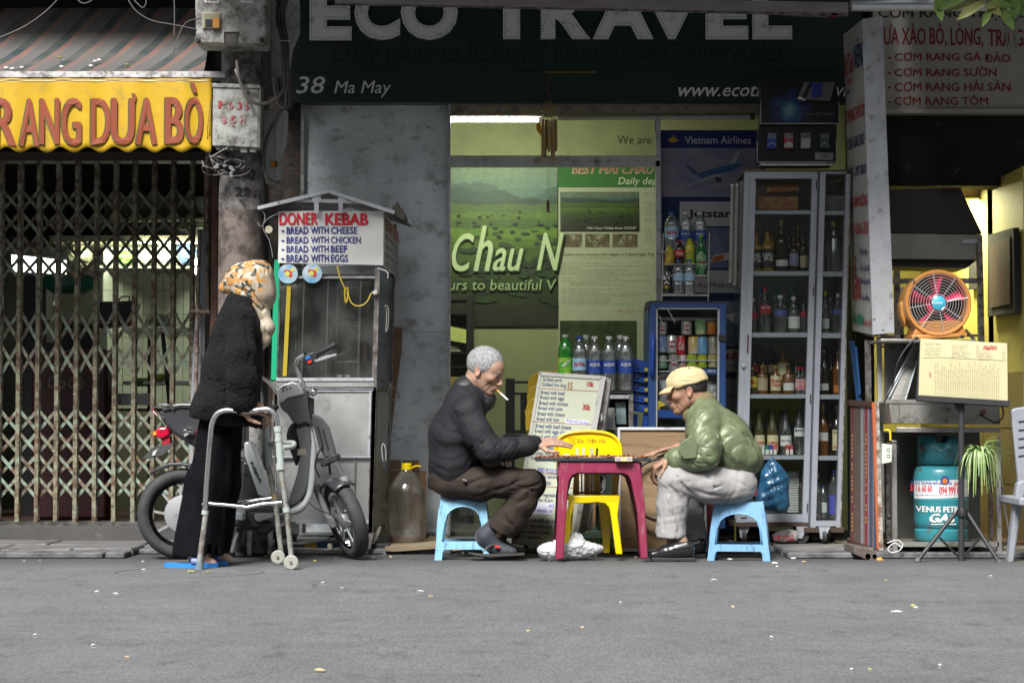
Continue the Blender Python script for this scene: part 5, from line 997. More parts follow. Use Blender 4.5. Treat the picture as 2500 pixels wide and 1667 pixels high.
gs_('stile',2031,2040,424,1290,caf,YG-.045,YG+.02);gs_('edge_stile',2040,2043,424,1300,mat('edge worn',(.3,.3,.28),.6,dirt=(.08,.07,.06),dscale=30,damt=.3),YG-.045,YG+D2)
gs_('top_rail',1783,1962,420,436,caf,YG-.0118,YG+.03);gs_('bottom_rail',1808,1950,1255,1274,caf,YG-.0118,YG+.03);gs_('top_rail',1981,2031,420,424,caf,YG-.0448,YG+.02);gs_('bottom_rail',1981,2031,1271,1284,caf,YG-.0448,YG+.02)
gs_('top_board',1783,2043,414,420,mat('rusty top',(.16,.11,.07),.8),YG,YG+D2);gs_('back_panel',1785,2040,420,1285,mat('cabinet back',(.45,.48,.46),.5,.1,c2=(.2,.22,.21),scale=3,mix=.8),YG+D2-.01,YG+D2)
gs_('side_panel',1785,1788,430,1280,glassmat('cart glass'),YG+.03,YG+D2-.012)
gs_('yellow_card',1815,1935,965,1032,mat('yellow green card',(.55,.6,.05),.6),YG+D2-.02,YG+D2-.012);gs_('yellow_card',1870,1935,1110,1250,mat('yellow green card'),YG+D2-.02,YG+D2-.012);gs_('green_card',1850,1912,680,760,mat('mint card',(.35,.55,.42),.6),YG+D2-.02,YG+D2-.012)
shy=pq(514,523,662,673,812,823,962,972,1111,1121,1253,1256)
for k,(a,b_)in enumerate(shy[:5]):
 gs_('shelf_edge',1808,1949,a,b_,caf,YG+.0,YG+.018);gs_('shelf_edge',1981,2031,a+1,b_+2,caf,YG-.02,YG+.0)
 q=MB();z_=Z(a+2,YG);q.box(X(L(1808,a),YG),X(L(2036,a),YG),YG+.019,YG+D2-.02,z_-.008,z_-.002);q.build('shelf',mat('shelf board',(.25,.28,.27),.4,.2),gc)
pgl=glassmat('cabinet glass',(.96,.98,.97),.06,.02)
gs_('door_glass',1808,1949,436,1255,pgl,YG-.004,YG-.001);gs_('side_bay_glass',1981,2031,424,1271,pgl,YG-.04,YG-.037)
gs_('plinth',1780,1962,1275,1285,mat('brown board',(.05,.03,.022),.7),YG-.02,YG+D2);gs_('plinth',1952,2050,1287,1299,mat('brown board'),YG-.05,YG+D2-.05)
gs_('door_handle',1801,1804,816,862,mat('maroon',(.12,.02,.03),.4),YG-.03,YG-.021,bevel=.002)
c=at(L(1802,893)-8,893,YG-.022);MB().lathe(pq(.012,0,.011,-.005,.005,-.006,0,-.006),c,16,'y').build('lock',gsil,gc)
for y0,y1 in((440,463),(700,722),(963,985),(1228,1250)):gs_('hinge',1958,1960.5,y0,y1,blackp,YG-.016,YG-.011)
for px,yy in((1815,.02),(1955,-.02),(1975,.1),(2010,-.05),(2030,.1)):
 c=Vc((X(px,YG+yy),YG+yy,.036+.037));MB().lathe(pq(.02,-.012,.037,-.01,.037,.01,.02,.012),c,18,'x' if px!=1955 else 'y').build('caster_wheel',mat('caster rubber'),gc,'a')
 q=MB();q.hexa([c+Vc(v)for v in((-.02,-.02,-.01),(.0,-.022,-.01),(.0,.02,-.01),(-.02,.02,-.01),(-.03,-.025,.05),(.03,-.025,.05),(.03,.025,.05),(-.03,.025,.05))]);q.build('caster_fork',alup,gc)
# bottles
gclear=mat('bottle clear',(.93,.96,.95),.04,trans=1,ior=1.33);
def liq(n,c):return mat('liquor '+n,c,.12,coat=.3,spec=.6)
def bottle(px,py,Y,h,r,kind,glass,cap,label,name,lb,grp,cat='bottle',n=18,lab=(.25,.5),text=None,tcol=None,capc=None,sx=1,sy=1):
 c=at(px,py,Y);t=thing(name,lb,cat,(c.x,Y,c.z),grp)
 if kind=='spirit':P=pq(.001,0,.85,0,1,.015,1,.55,.92,.62,.5,.7,.36,.76,.34,.9,.38,.91,.38,.93,.34,.93,.34,.95)
 elif kind=='square':P=pq(.001,0,.95,0,1,.01,1,.64,.9,.68,.42,.72,.36,.75,.36,.95)
 elif kind=='cone':P=pq(.001,0,.9,0,1,.02,1,.42,.8,.58,.5,.74,.4,.8,.38,.95)
 elif kind=='pet':P=pq(.001,0,.75,0,.95,.02,1,.06,.95,.1,1,.14,.96,.19,1,.24,1,.3,.96,.32,.96,.62,1,.64,.97,.72,.75,.82,.45,.9,.33,.93,.33,.96)
 elif kind=='soda':P=pq(.001,0,.7,0,.95,.03,1,.08,.97,.2,1,.3,1,.62,.95,.7,.7,.82,.4,.91,.33,.94,.33,.96)
 elif kind=='beer':P=pq(.001,0,.95,0,1,.02,1,.5,.9,.58,.45,.72,.38,.8,.36,.96)
 m=MB();m.lathe([(a*r,b_*h)for a,b_ in P],c,n,sx=sx,sy=sy)
 m.build('body',glass,t,'a')
 k=.36 if kind not in('pet','soda')else .42
 m=MB();z1=h*.955;m.lathe([(r*k,h*(.9 if kind in('spirit','square','cone')else .945)),(r*k*1.05,h*(.91 if kind in('spirit','square','cone')else .95)),(r*k*1.05,h),(0,h)],c,12);m.build('cap',cap,t,'a')
 if label:
  z0,z1=h*lab[0],h*lab[1];m=MB();k0=len(m.v);nn=13;rr=r*1.012;full=kind in('pet','soda')
  vs=[];A0_,A1_=(-pi,pi)if full else(-1.05,1.05);nn=21 if full else 11
  for i in range(nn):
   a=A0_+(A1_-A0_)*i/(nn-1);
   for zz in(z0,z1):vs.append((c.x+rr*sin(a)*sx,c.y-rr*cos(a)*sy,c.z+zz))
  m.add(vs,[(2*i,2*i+2,2*i+3,2*i+1)for i in range(nn-1)]);lo_=m.build('label',label,t,True)
  if text:
   wd_=r*.72;f=FY(Y-rr*sy);zc=c.z+(z0+z1)/2;hh=(z1-z0)
   wp=lambda a,b_:-(rr*sy-sqrt(max((rr)**2-((a-c.x)/sx)**2,1e-6))*sy)
   nt_=len(text)
   for i,(s,a,b_,mm)in enumerate(text):txt(s,(c.x-wd_*1.05,c.x+wd_*1.05,z0+c.z+hh*b_,z0+c.z+hh*a),f,mm,lo_,bold=.035,px=False,d=.002,warp=wp)
 return t
bk_=flat('ink black',(.02,.018,.015));wi=flat('ink white',(.65,.64,.6));ri=flat('ink red',(.45,.02,.03));bi=flat('ink blue',(.03,.05,.35));gi=flat('ink gold',(.45,.33,.1))
lbl=lambda n,c,**k:mat('label '+n,c,.5,**k)
whl,crm,dkl,tan=lbl('white',(.6,.6,.57)),lbl('cream',(.58,.52,.33)),lbl('dark',(.03,.028,.025)),lbl('tan',(.4,.32,.2));rdl=lbl('red',(.35,.02,.03));orl=lbl('orange',(.5,.16,.03))
capb,capg,capr,capw,capbl,capy=[mat('cap '+n,c,.35,m_)for n,c,m_ in(('black',(.015,.015,.015),0),('gold',(.45,.32,.08),.7),('red',(.4,.01,.02),0),('white',(.6,.6,.58),0),('blue',(.02,.07,.35),0),('yellow',(.65,.5,.03),0))]
amber,dark,gold,rumg,green,clearg=liq('amber',(.13,.05,.012)),liq('dark',(.02,.014,.008)),liq('gold',(.3,.17,.02)),liq('olive',(.055,.05,.012)),liq('green',(.01,.07,.02)),glassmat('spirit glass',(.72,.76,.76),.2,.04,.12)
ORD=['first','second','third','fourth','fifth','sixth','seventh','eighth']
def shelf_row(yb_,where,items,grp='liquor bottles in the glass cabinet'):
 for it in items:
  px,hpx,wpx,kind,gl_,cp,lb_,look=it[:8];kw=it[8]if len(it)>8 else{};Y=YG+kw.pop('y',.1)
  s=(Y+10)/F;zz=Z(yb_,YG+.02)
  c=at(px+0,yb_,Y);t=bottle(px,yb_,Y,hpx*s,wpx*s/2,kind,gl_,cp,lb_,'bottle',look+' '+where,grp,**kw);t.location.z=zz+.0
s1='on the second shelf from the top'
shelf_row(661,'on the upper cabinet shelf',[(1846,102,30,'spirit',gold,capb,dkl,'leftmost dark capped gold bottle half cut by the door frame',{'text':[('LABEL',.6,.8,wi),('5',.3,.55,wi)],'lab':(.08,.52)}),(1874,104,34,'spirit',gold,capb,dkl,'gold bottle with a black label reading 5',{'text':[('LABEL',.62,.8,wi),('5',.38,.58,wi)],'lab':(.08,.52)}),(1908,128,34,'spirit',dark,capg,whl,'tall black bottle with gold foil neck and white label',{'lab':(.1,.22)}),(1938,90,26,'spirit',dark,capb,lbl('bluemix',(.1,.12,.3),c2=(.4,.4,.45),scale=60),'black bottle with a blue and white label',{'lab':(.15,.5)}),(1962,98,22,'spirit',dark,capb,tan,'dark bottle with white tag against the door post',{'lab':(.1,.4)}),(1888,100,20,'spirit',gold,capb,None,'pale gold bottle standing in the back between two dark ones',{'y':.22}),(1925,112,18,'spirit',dark,capb,None,'thin dark bottle in the back behind the blue labelled one',{'y':.22}),(1950,118,18,'spirit',amber,capg,None,'gold topped bottle in the back beside the door post',{'y':.24})])
shelf_row(663,'high in the narrow right cabinet bay',[(2036,125,46,'square',clearg,capg,None,'wide clear bottle with white printed lettering',{'text':None}),(2062,100,22,'square',clearg,capw,None,'slim clear bottle at the right edge',{})])
shelf_row(811,'on the third cabinet shelf',[(1840,85,18,'spirit',clearg,capw,rdl,'clear bottle with red label cut by the left frame',{'lab':(.4,.6)}),(1868,112,30,'spirit',clearg,capr,rdl,'clear bottle with a tall red cap and red label',{'lab':(.42,.6),'text':[('SMIRNOFF',.6,.8,wi)]}),(1905,92,36,'spirit',clearg,capw,lbl('navytext',(.08,.1,.3)),'broad clear bottle with blue lettering',{'lab':(.45,.6)}),(1938,88,32,'spirit',clearg,capw,whl,'clear bottle with a large white label',{'lab':(.12,.45)}),(1962,80,16,'spirit',clearg,capb,rdl,'clear bottle with reddish label beside the door post',{'lab':(.5,.65)}),(1857,110,20,'spirit',clearg,capbl,None,'blue capped clear bottle in the back',{'y':.24}),(1915,112,22,'spirit',clearg,capr,None,'red capped clear bottle in the back',{'y':.24}),(1940,112,20,'spirit',clearg,mat('cap green',(.01,.06,.03),.4),None,'green capped clear bottle in the back',{'y':.24}),(1893,95,20,'spirit',clearg,capw,None,'pale clear bottle in the back',{'y':.26})])
shelf_row(813,'on the third shelf of the narrow bay',[(2016,104,20,'square',clearg,capy,whl,'yellow capped clear bottle with a white label',{'lab':(.12,.35)}),(2046,98,30,'spirit',clearg,capw,lbl('navytext',(.08,.1,.3)),'clear bottle with blue lettering',{'lab':(.48,.6)}),(2028,90,18,'spirit',clearg,capw,None,'pale bottle half hidden in the back',{'y':.2})])
shelf_row(961,'on the middle cabinet shelf',[(1837,66,24,'square',rumg,capg,lbl('yellowB',(.65,.55,.05)),'bottle with yellow label reading B at the left',{'lab':(.25,.62),'text':[('B-',.3,.75,ri)]}),(1861,70,28,'square',amber,capg,tan,'squat bottle with a gold cap and tan label',{'lab':(.12,.55)}),(1893,70,28,'square',amber,capg,crm,'squat bottle with a cream label framed in red',{'lab':(.12,.62),'text':[('Rum',.55,.8,ri),('Cane',.3,.5,ri)]}),(1925,70,30,'square',amber,capb,whl,'round dark bottle with a gold seal and white label',{'lab':(.12,.38)}),(1950,66,20,'square',clearg,capr,lbl('redwhite',(.5,.05,.06),c2=(.6,.6,.58),scale=40),'small bottle with a red cap and red shield label',{'lab':(.15,.55)}),(1960,66,18,'square',clearg,capr,lbl('redwhite',(.5,.05,.06)),'red capped small bottle hard against the door post',{'lab':(.15,.55)}),(1844,120,20,'spirit',dark,capb,rdl,'tall dark bottle with a slanted red label in the back',{'y':.24,'lab':(.45,.6)}),(1864,118,20,'spirit',dark,capb,gi,'tall black bottle with a white tag in the back',{'y':.24,'lab':(.45,.6)}),(1884,118,22,'spirit',dark,capb,tan,'dark bottle with a slanted gold label in the back',{'y':.24,'lab':(.45,.6)}),(1912,116,32,'square',gold,mat('cap brown',(.12,.06,.03),.5),crm,'pale gold square bottle with brown cap in the back',{'y':.22,'lab':(.3,.65)}),(1944,92,14,'spirit',clearg,capbl,None,'slim blue capped bottle in the back',{'y':.25})])
shelf_row(963,'on the middle shelf of the narrow bay',[(2012,110,24,'spirit',dark,capg,whl,'tall gold capped bottle with white tag',{'lab':(.1,.25)}),(2046,106,26,'spirit',amber,capg,orl,'tall brown bottle with orange band',{'lab':(.06,.22)}),(2030,104,18,'spirit',dark,capb,None,'dark bottle hidden between the two tall ones',{'y':.2})])
shelf_row(1110,'on the cabinet rum shelf',[(1854,108,28,'cone',rumg,capb,crm,'left dark rum bottle with cream label',{'lab':(.06,.44),'text':[('HBO',.5,.62,ri),('RUM',.28,.46,ri)]}),(1886,108,30,'cone',rumg,capb,crm,'middle dark rum bottle with cream label and white tag',{'lab':(.06,.44),'text':[('HBO',.5,.62,ri),('RUM',.28,.46,ri)]}),(1918,106,30,'cone',clearg,capb,whl,'clear rum bottle with white script label',{'lab':(.2,.44),'text':[('Rhum Coupe',.4,.6,bk_)]}),(1951,112,28,'cone',clearg,capb,whl,'clear rum bottle with bat mark beside the post',{'lab':(.4,.58),'text':[('BACA',.6,.85,bk_)]}),(1843,108,22,'cone',rumg,capb,None,'rum bottle hidden in the back at the left',{'y':.22}),(1874,108,22,'cone',rumg,capb,None,'dark rum bottle in the back between the two cream labels',{'y':.22}),(1908,104,22,'cone',clearg,capb,None,'clear bottle in the back beside the script label',{'y':.22})])
shelf_row(1114,'low in the narrow right bay',[(2010,126,26,'spirit',amber,capg,whl,'amber bottle with tan neck and two white labels',{'lab':(.3,.46)}),(2043,124,26,'spirit',dark,capg,crm,'dark bottle with a cream label reading Captain',{'lab':(.12,.52),'text':[('Captain',.8,.93,bk_),('SPICE',.1,.2,ri)]}),(2028,120,18,'spirit',dark,capb,None,'dark bottle standing behind the amber one',{'y':.2})])
shelf_row(1268,'at the bottom of the narrow right bay',[(1996,110,26,'spirit',clearg,capw,None,'tall clear bottle',{}),(2010,80,20,'pet',clearg,capbl,whl,'small water bottle with blue cap',{'lab':(.2,.5)}),(2036,118,24,'pet',clearg,capbl,bi,'tall blue labelled clear bottle',{'lab':(.1,.5)}),(1990,30,16,'square',clearg,capw,tan,'tiny flask with tan label',{})])
shelf_row(1252,'at the bottom of the wide cabinet bay',[(1956,100,14,'spirit',dark,capb,None,'dark bottle beside the door post',{}),(1848,80,20,'spirit',dark,capb,rdl,'dark bottle left of the blue bag',{'lab':(.5,.7)})])
for k,(x0,x1,c,nm)in enumerate([(1852,1858,(.5,.5,.48),'white'),(1859,1866,(.5,.5,.48),'grey'),(1868,1877,(.02,.15,.08),'dark green'),(1878,1886,(.05,.05,.35),'violet blue'),(1888,1896,(.55,.1,.12),'white and red'),(1918,1926,(.4,.06,.05),'red striped'),(1928,1936,(.4,.06,.05),'rightmost red striped')]):
 t=thing('cigarette_pack',nm+' cigarette pack on the rum shelf '+('left' if k<5 else 'right')+' of the clear bottle','cigarette pack',(X((x0+x1)/2,YG+.05),YG+.05,Z(1110,YG+.02)),'cigarette packs on the rum shelf')
 z0=Z(1110,YG+.02);MB().box(X(x0,YG+.05),X(x1,YG+.05),YG+.05,YG+.07,z0,z0+.052).build('box',mat('pack%d'%k,c,.4),t);MB().box(X(x0,YG+.05)+.001,X(x1,YG+.05)-.001,YG+.0485,YG+.0495,z0+.002,z0+.028).build('front_print',whl,t)
t=thing('paper_pile','pile of folded white packs in the cabinet behind the blue bag','pile',(X(1935,YG+.2),YG+.2,Z(1252,YG)))
for k in range(17):MB().box(X(1918-(k%3),YG+.18),X(1945+(k%2),YG+.18),YG+.12,YG+.3,Z(1252-k*6.,YG),Z(1248-k*6.,YG)).build('pack',mat('pale pack',(.45,.46,.44),.5),t)
t=thing('gift_box','red printed carton lying on the top shelf of the glass cabinet','box',(X(1880,YG+.1),YG+.1,Z(514,YG)))
gs_('carton',1818,1915,480,512,mat('red print',(.25,.015,.02),.4,c2=(.3,.2,.04),scale=30,mix=.3),YG+.06,YG+.14,t);
t=thing('gift_box','orange bottle carton lying on top of the red carton in the glass cabinet','box',(X(1890,YG+.1),YG+.1,Z(480,YG)))
q=MB();q.tube([at(1878,462,YG+.1),at(1948,458,YG+.1)],.026,14);q.build('tube',mat('orange print',(.35,.11,.01),.3,c2=(.2,.05,.01),scale=20,mix=.8),t,'a');tb_('tube_end',[at(1872,462,YG+.1),at(1879,462,YG+.1)],.022,capg,t)
t=thing('gift_box','pale pink carton at the left of the top cabinet shelf','box',(X(1840,YG+.2),YG+.2,Z(480,YG)));gs_('carton',1816,1850,455,479,mat('pale pink',(.35,.25,.22),.6),YG+.16,YG+.24,t)
t=thing('gift_box','grey carton on the top shelf of the narrow right cabinet bay','box',(X(2040,YG+.1),YG+.1,Z(514,YG)));gs_('carton',1982,2028,478,514,mat('grey carton',(.22,.21,.18),.6,c2=(.12,.11,.1),scale=18),YG+.06,YG+.2,t)
def blob(name,pts,Y0,th,m,par,seed,amp=.012,sub=3,ridges=18,thing_lb=None,cat=None,ny=9):
 f=FY(Y0);P=[Vc((*f.hit(a,b_),0))for a,b_ in pts];cx_=sum(p.x for p in P)/len(P);cz_=sum(p.y for p in P)/len(P)
 ext=[];n=len(P)
 for i in range(n):
  for k in range(sub):ext.append(P[i].lerp(P[(i+1)%n],k/sub))
 N_=len(ext);rr=random.Random(seed);ph=[rr.uniform(0,6.28)for _ in range(6)];vs=[];fs=[]
 rings=8
 for side in(-1,1):
  base=len(vs)
  for j in range(rings+1):
   t_=j/rings;
   for i,p in enumerate(ext):
    x=cx_+(p.x-cx_)*t_;z=cz_+(p.y-cz_)*t_;a=2*pi*i/N_
    d=th*sqrt(max(1-t_*t_,0));w_=amp*(sin(x*90+z*40+ph[0])*.5+sin(z*120-x*55+ph[1])*.5+abs(sin(a*ridges/2+ph[2]+t_*2))*1.0-.5)*(1 if t_<1 else .0)
    vs.append((x+rr.uniform(-amp,amp)*.25*t_,Y0+side*(d+w_),z+rr.uniform(-amp,amp)*.2*t_)if t_<1 else(x,Y0,z))
  for j in range(rings):
   for i in range(N_):
    q=(base+j*N_+i,base+j*N_+(i+1)%N_,base+(j+1)*N_+(i+1)%N_,base+(j+1)*N_+i);fs.append(q if side<0 else q[::-1])
 m_=MB();m_.add(vs,fs);o=m_.build(name,m,par,True)
 if thing_lb:tag(o,thing_lb,cat)
 return o
bagb=mat('blue bag plastic',(.02,.1,.19),.35,c2=(.012,.06,.12),scale=9,mix=.7,alpha=.88,coat=.3)
blob('plastic_bag',pq(1888,1116,1893,1122,1910,1140,1928,1165,1926,1200,1928,1235,1918,1252,1895,1250,1870,1245,1846,1240,1845,1215,1854,1180,1858,1150,1870,1130,1880,1122),.55,.05,bagb,None,4,thing_lb='translucent blue plastic bag hanging in front of the glass cabinet behind the man in green',cat='plastic bag')
blob('plastic_bag',pq(1884,1305,1900,1296,1925,1290,1945,1296,1950,1312,1946,1322,1915,1325,1890,1322),.72,.03,mat('white bag dirty',(.45,.43,.42),.5),None,5,amp=.006,thing_lb='dirty white plastic bag with red letters under the glass cabinet',cat='plastic bag')
txt('CÉP TỪ LỀ',(1888,1938,1302,1318),FY(.675),flat('red letters',(.5,.02,.03)),COL.objects['plastic_bag.001'],bold=.05)
# cigarette
YD=.86;cd=thing('cigarette_display','black cigarette display case with four packs and a blue splash print above the glass cabinet','display case',(X(1955,YD),YD+.1,Z(400,YD)))
blk2=mat('gloss black',(.008,.008,.01),.3)
slab('header',pq(1858,202,2040,202,2048,250,2048,303,1858,303),YD,YD+.12,blk2,cd);slab('tray_body',pq(1853,308,2043,308,2041,396,1849,396),YD+.03,YD+.14,blk2,cd)
for pts in(rq(1857,2049,303,301),rq(1849,2042,397,395),rq(1856,1857.5,250,302),rq(2047.5,2049,250,302),rq(1848,1849.5,345,396),rq(2041,2042.5,345,396)):slab('trim',pts,YD-.004,YD-.001,alu,cd)
slab('base_strip',pq(1856,399,2034,399,2032,405,1858,405),YD+.0,YD+.12,alu,cd)
m_=bpy.data.materials.new('blue splash print');m_.use_nodes=True;N=m_.node_tree.nodes;Lk=m_.node_tree.links;b_=N['Principled BSDF'];sv(b_,'Roughness',.4)
tc=N.new('ShaderNodeTexCoord');vd=N.new('ShaderNodeVectorMath');vd.operation='DISTANCE';Lk.new(tc.outputs['Object'],vd.inputs[0]);cc=at(1928,270,YD)-Vc(ORG[cd.name]);sv(vd,1,cc)
nz=N.new('ShaderNodeTexNoise');sv(nz,'Scale',26);sv(nz,'Detail',6);Lk.new(tc.outputs['Object'],nz.inputs['Vector'])
ma=N.new('ShaderNodeMath');ma.operation='MULTIPLY_ADD';sv(ma,1,.12);Lk.new(nz.outputs[0],ma.inputs[0]);Lk.new(vd.outputs['Value'],ma.inputs[2])
cr=N.new('ShaderNodeValToRGB');e=cr.color_ramp.elements;e[0].position=.07;e[0].color=(.12,.25,.25,1);e[1].position=.18;e[1].color=(.002,.002,.004,1);q_=e.new(.1);q_.color=(.02,.1,.2,1);q_=e.new(.135);q_.color=(.005,.015,.09,1);Lk.new(ma.outputs[0],cr.inputs[0]);Lk.new(cr.outputs[0],b_.inputs['Base Color'])  # blue print fading to black away from its centre
slab('header_print',pq(1862,206,2038,206,2044,250,2044,298,1862,298),YD-.003,YD-.001,m_,cd)
txt('THẺ LẠNH TỐT ĐỈNH',(1941,2036,273,283),FY(YD-.004),flat('dim grey',(.12,.13,.14)),cd,bold=.02)
tp=thing('leaflet_tray','open white leaflet tray holding a blue pack on the black cigarette display','tray',(X(1990,YD-.03),YD-.03,Z(245,YD)))
slab('tray',pq(1948,240,1964,200,2040,201,2027,246),YD-.05,YD-.01,mat('tray grey',(.14,.14,.14),.5),tp,.002);slab('tray_lip',pq(1946,241,1953,235,1968,244,1966,246),YD-.055,YD-.04,whl,tp);slab('dark_band',pq(1956,240,1976,201,1984,201,1968,242),YD-.053,YD-.0505,blk2,tp);slab('pack',pq(1982,202,2006,203,2005,236,1982,239),YD-.062,YD-.052,mat('deep blue pack',(.02,.03,.25),.4),tp,.001)
mat('dpackw',(.42,.42,.4),.5)
for k,(x0,c1,c2_,nm)in enumerate([(1874,(.03,.06,.35),(.3,.3,.35),'blue'),(1915,(.35,.04,.05),(.35,.33,.32),'red and white'),(1957,(.4,.4,.4),(.2,.2,.22),'white'),(2003,(.03,.08,.06),(.2,.22,.22),'dark green')]):
 t=thing('cigarette_pack',nm+' cigarette pack in the black display case above the cabinet','cigarette pack',(X(x0+10,YD),YD,Z(363,YD)),'packs in the black display case')
 slab('box',[(x0,325),(x0+22,325),(x0+21,362),(x0-1,362)],YD+.0,YD+.028,mat('dpack%d'%k,c1,.4),t);slab('flag_top',rq(x0+1,x0+21,326,338),YD-.002,YD-.0005,mat('dpackt%d'%k,c2_,.5,c2=(.05,.05,.06),scale=80),t)
 slab('chevron',[(x0,352),(x0+10.5,344),(x0+21,352),(x0+21,360),(x0,360)],YD-.003,YD-.0005,mat('dpackw')if k in(1,2)else mat('dpack%d'%k),t)if k in(1,2)else slab('chevron',[(x0,354),(x0+10.5,347),(x0+21,354),(x0+21,356),(x0+10.5,349),(x0,356)],YD-.003,YD-.0005,mat('dpackw'),t)
slab('warning_label',pq(1991,373,2035,374,2034,391,1990,390),YD+.02,YD+.029,mat('label grey',(.3,.3,.3),.6),cd);txt('WARNING',(2002,2026,377,380),FY(YD+.018),bk_,cd);txt('CIGARETTES',(2002,2026,382,385),FY(YD+.018),bk_,cd)
for k,(px,y0,y1,lb)in enumerate([(1789,450,690,'left old fluorescent tube standing against the airline posters'),(1800,449,697,'middle old fluorescent tube standing against the airline posters'),(1813,444,700,'right old fluorescent tube standing against the airline posters')]):
 t=thing('fluorescent_tube',lb,'tube lamp',(X(px,1.),1.,Z(y1,1.)),'old fluorescent tubes beside the cabinet');tb_('tube',[at(px+.5,y0+5,1.),at(px-5,y1-5,1.)],.0125,mat('dusty tube',(.36,.36,.34),.35),t,12);tb_('end_cap',[at(px+.6,y0,1.),at(px+.4,y0+6,1.)],.013,alu,t,12);tb_('end_cap',[at(px-5.2,y1,1.),at(px-5,y1-6,1.)],.013,alu,t,12)
# blue
YR=.85;fg=thing('drinks_fridge','blue framed glass door drinks fridge filled with cans beside the airline posters','fridge',(X(1677,YR),YR+.2,.04))
blu=mat('fridge blue',(.02,.055,.19),.4,c2=(.025,.07,.2),scale=5,dirt=(.05,.07,.12),dscale=12,damt=.12)
slab('door_stile',pq(1586,738,1602,738,1601,1290,1582,1290),YR,YR+.03,blu,fg,.003);slab('door_stile',pq(1757,738,1773,738,1771,1290,1754,1290),YR,YR+.03,blu,fg,.003);slab('door_rail',rq(1602,1757,738,752),YR,YR+.03,blu,fg,.003);slab('door_rail',rq(1601,1755,1270,1290),YR,YR+.03,blu,fg,.003)
slab('gasket',pq(1602,752,1606,752,1604,1270,1601,1270),YR+.002,YR+.02,mat('grey gasket',(.35,.37,.38),.5),fg);slab('gasket',pq(1752,752,1757,752,1755,1270,1750,1270),YR+.002,YR+.02,mat('grey gasket'),fg);slab('gasket',rq(1602,1757,751,755),YR+.002,YR+.02,mat('grey gasket'),fg)
slab('cabinet_top',pq(1586,734,1774,736,1774,740,1586,740),YR+.0,YR+.42,mat('black top',(.03,.03,.03),.5),fg);slab('cabinet_side',pq(1583,740,1588,740,1586,1290,1581,1290),YR+.03,YR+.42,blu,fg);slab('cabinet_side',pq(1769,740,1773,740,1771,1290,1767,1290),YR+.03,YR+.42,blu,fg);slab('back_wall',pq(1590,742,1772,742,1770,1290,1590,1290),YR+.4,YR+.42,mat('fridge inner',(.3,.32,.33),.5),fg);slab('floor',rq(1585,1770,1282,1290),YR+.03,YR+.4,mat('fridge inner'),fg)
slab('cloth_corner',pq(1578,737,1588,736,1586,748,1581,756,1577,754),YR-.01,YR+.1,mat('black top'),fg)
tb_('door_handle',[at(1596,820,YR-.02),at(1594,825,YR-.035),at(1591,905,YR-.035),at(1592,915,YR-.02)],.011,mat('handle blue',(.01,.06,.35),.25,coat=.5),fg,12);slab('latch',pq(1755,817,1773,818,1773,832,1755,831),YR-.012,YR,blackp,fg);slab('latch',pq(1755,816,1773,817,1773,820,1755,819),YR-.016,YR-.012,chrome,fg)
slab('glass',pq(1606,755,1752,755,1750,1270,1604,1270),YR+.004,YR+.008,glassmat('cabinet glass'),fg)
tb_('inner_lamp',[at(1612,777,YR+.1),at(1746,780,YR+.1)],.012,mat('dusty tube'),fg,10)
tb_('door_tape',[at(1630,755,YR-.001),at(1650,790,YR-.001)],.0012,white,fg,4);tb_('door_tape',[at(1618,790,YR-.001),at(1608,770,YR-.001)],.001,white,fg,4)
for y in(879,905,1020,1150):slab('wire_shelf',rq(1603,1752,y,y+3),YR+.05,YR+.39,mat('shelf wire',(.4,.42,.43),.4),fg)
slab('shelf_strip',pq(1720,900,1751,901,1751,914,1720,913),YR+.02,YR+.04,mat('strip blue',(.02,.08,.35),.4),fg);slab('shelf_strip',pq(1604,1000,1670,1003,1670,1020,1604,1018),YR+.02,YR+.04,mat('strip blue'),fg)
for a,b_,c_,d_ in((1727,1746,903,909),(1648,1666,1004,1011)):txt('PEPSI',(a,b_,c_,d_),FY(YR+.018),wi,fg,bold=.04)
def can(px,y1,hpx,wpx,m,look,Y=YR+.08,txts=None,extra=None):
 s=(Y+10)/F;c=at(px,y1,Y);t=thing('drink_can',look,'can',(c.x,Y,c.z),'drink cans in the blue fridge');r,h=wpx*s/2,hpx*s
 MB().lathe([(r*.75,0),(r,h*.06),(r,h*.9),(r*.82,h*.97),(r*.84,h),(r*.7,h*.985),(0,h*.985)],c,18).build('can_body',m,t,'a')
 MB().lathe([(r*.83,h*.965),(r*.86,h*.99),(r*.84,h*1.),(r*.7,h*.987),(0,h*.987)],c,18).build('can_lid',mat('can rim',(.5,.35,.2),.4,.5),t,'a')
 if extra:
  q=MB();k=16;vs=[(c.x,c.y-r*1.03,c.z+h*.5)];
  for i in range(k):a=2*pi*i/k;xx=r*.72*cos(a);vs.append((c.x+xx,c.y-sqrt(r*r-xx*xx)*1.02,c.z+h*.5+h*.2*sin(a)))
  q.add(vs,[(0,1+i,1+(i+1)%k)for i in range(k)]);e=q.build('emblem',flat('can emblem red',(.35,.02,.02)),t)
  if txts:txt(txts,(c.x-r*.45,c.x+r*.45,c.z+h*.58,c.z+h*.42),FY(Y-r*1.05),wi,t,bold=.03,px=False,d=.001)
 return t
cw=mat('can silver',(.5,.5,.5),.3,.6,c2=(.6,.6,.6),scale=8);
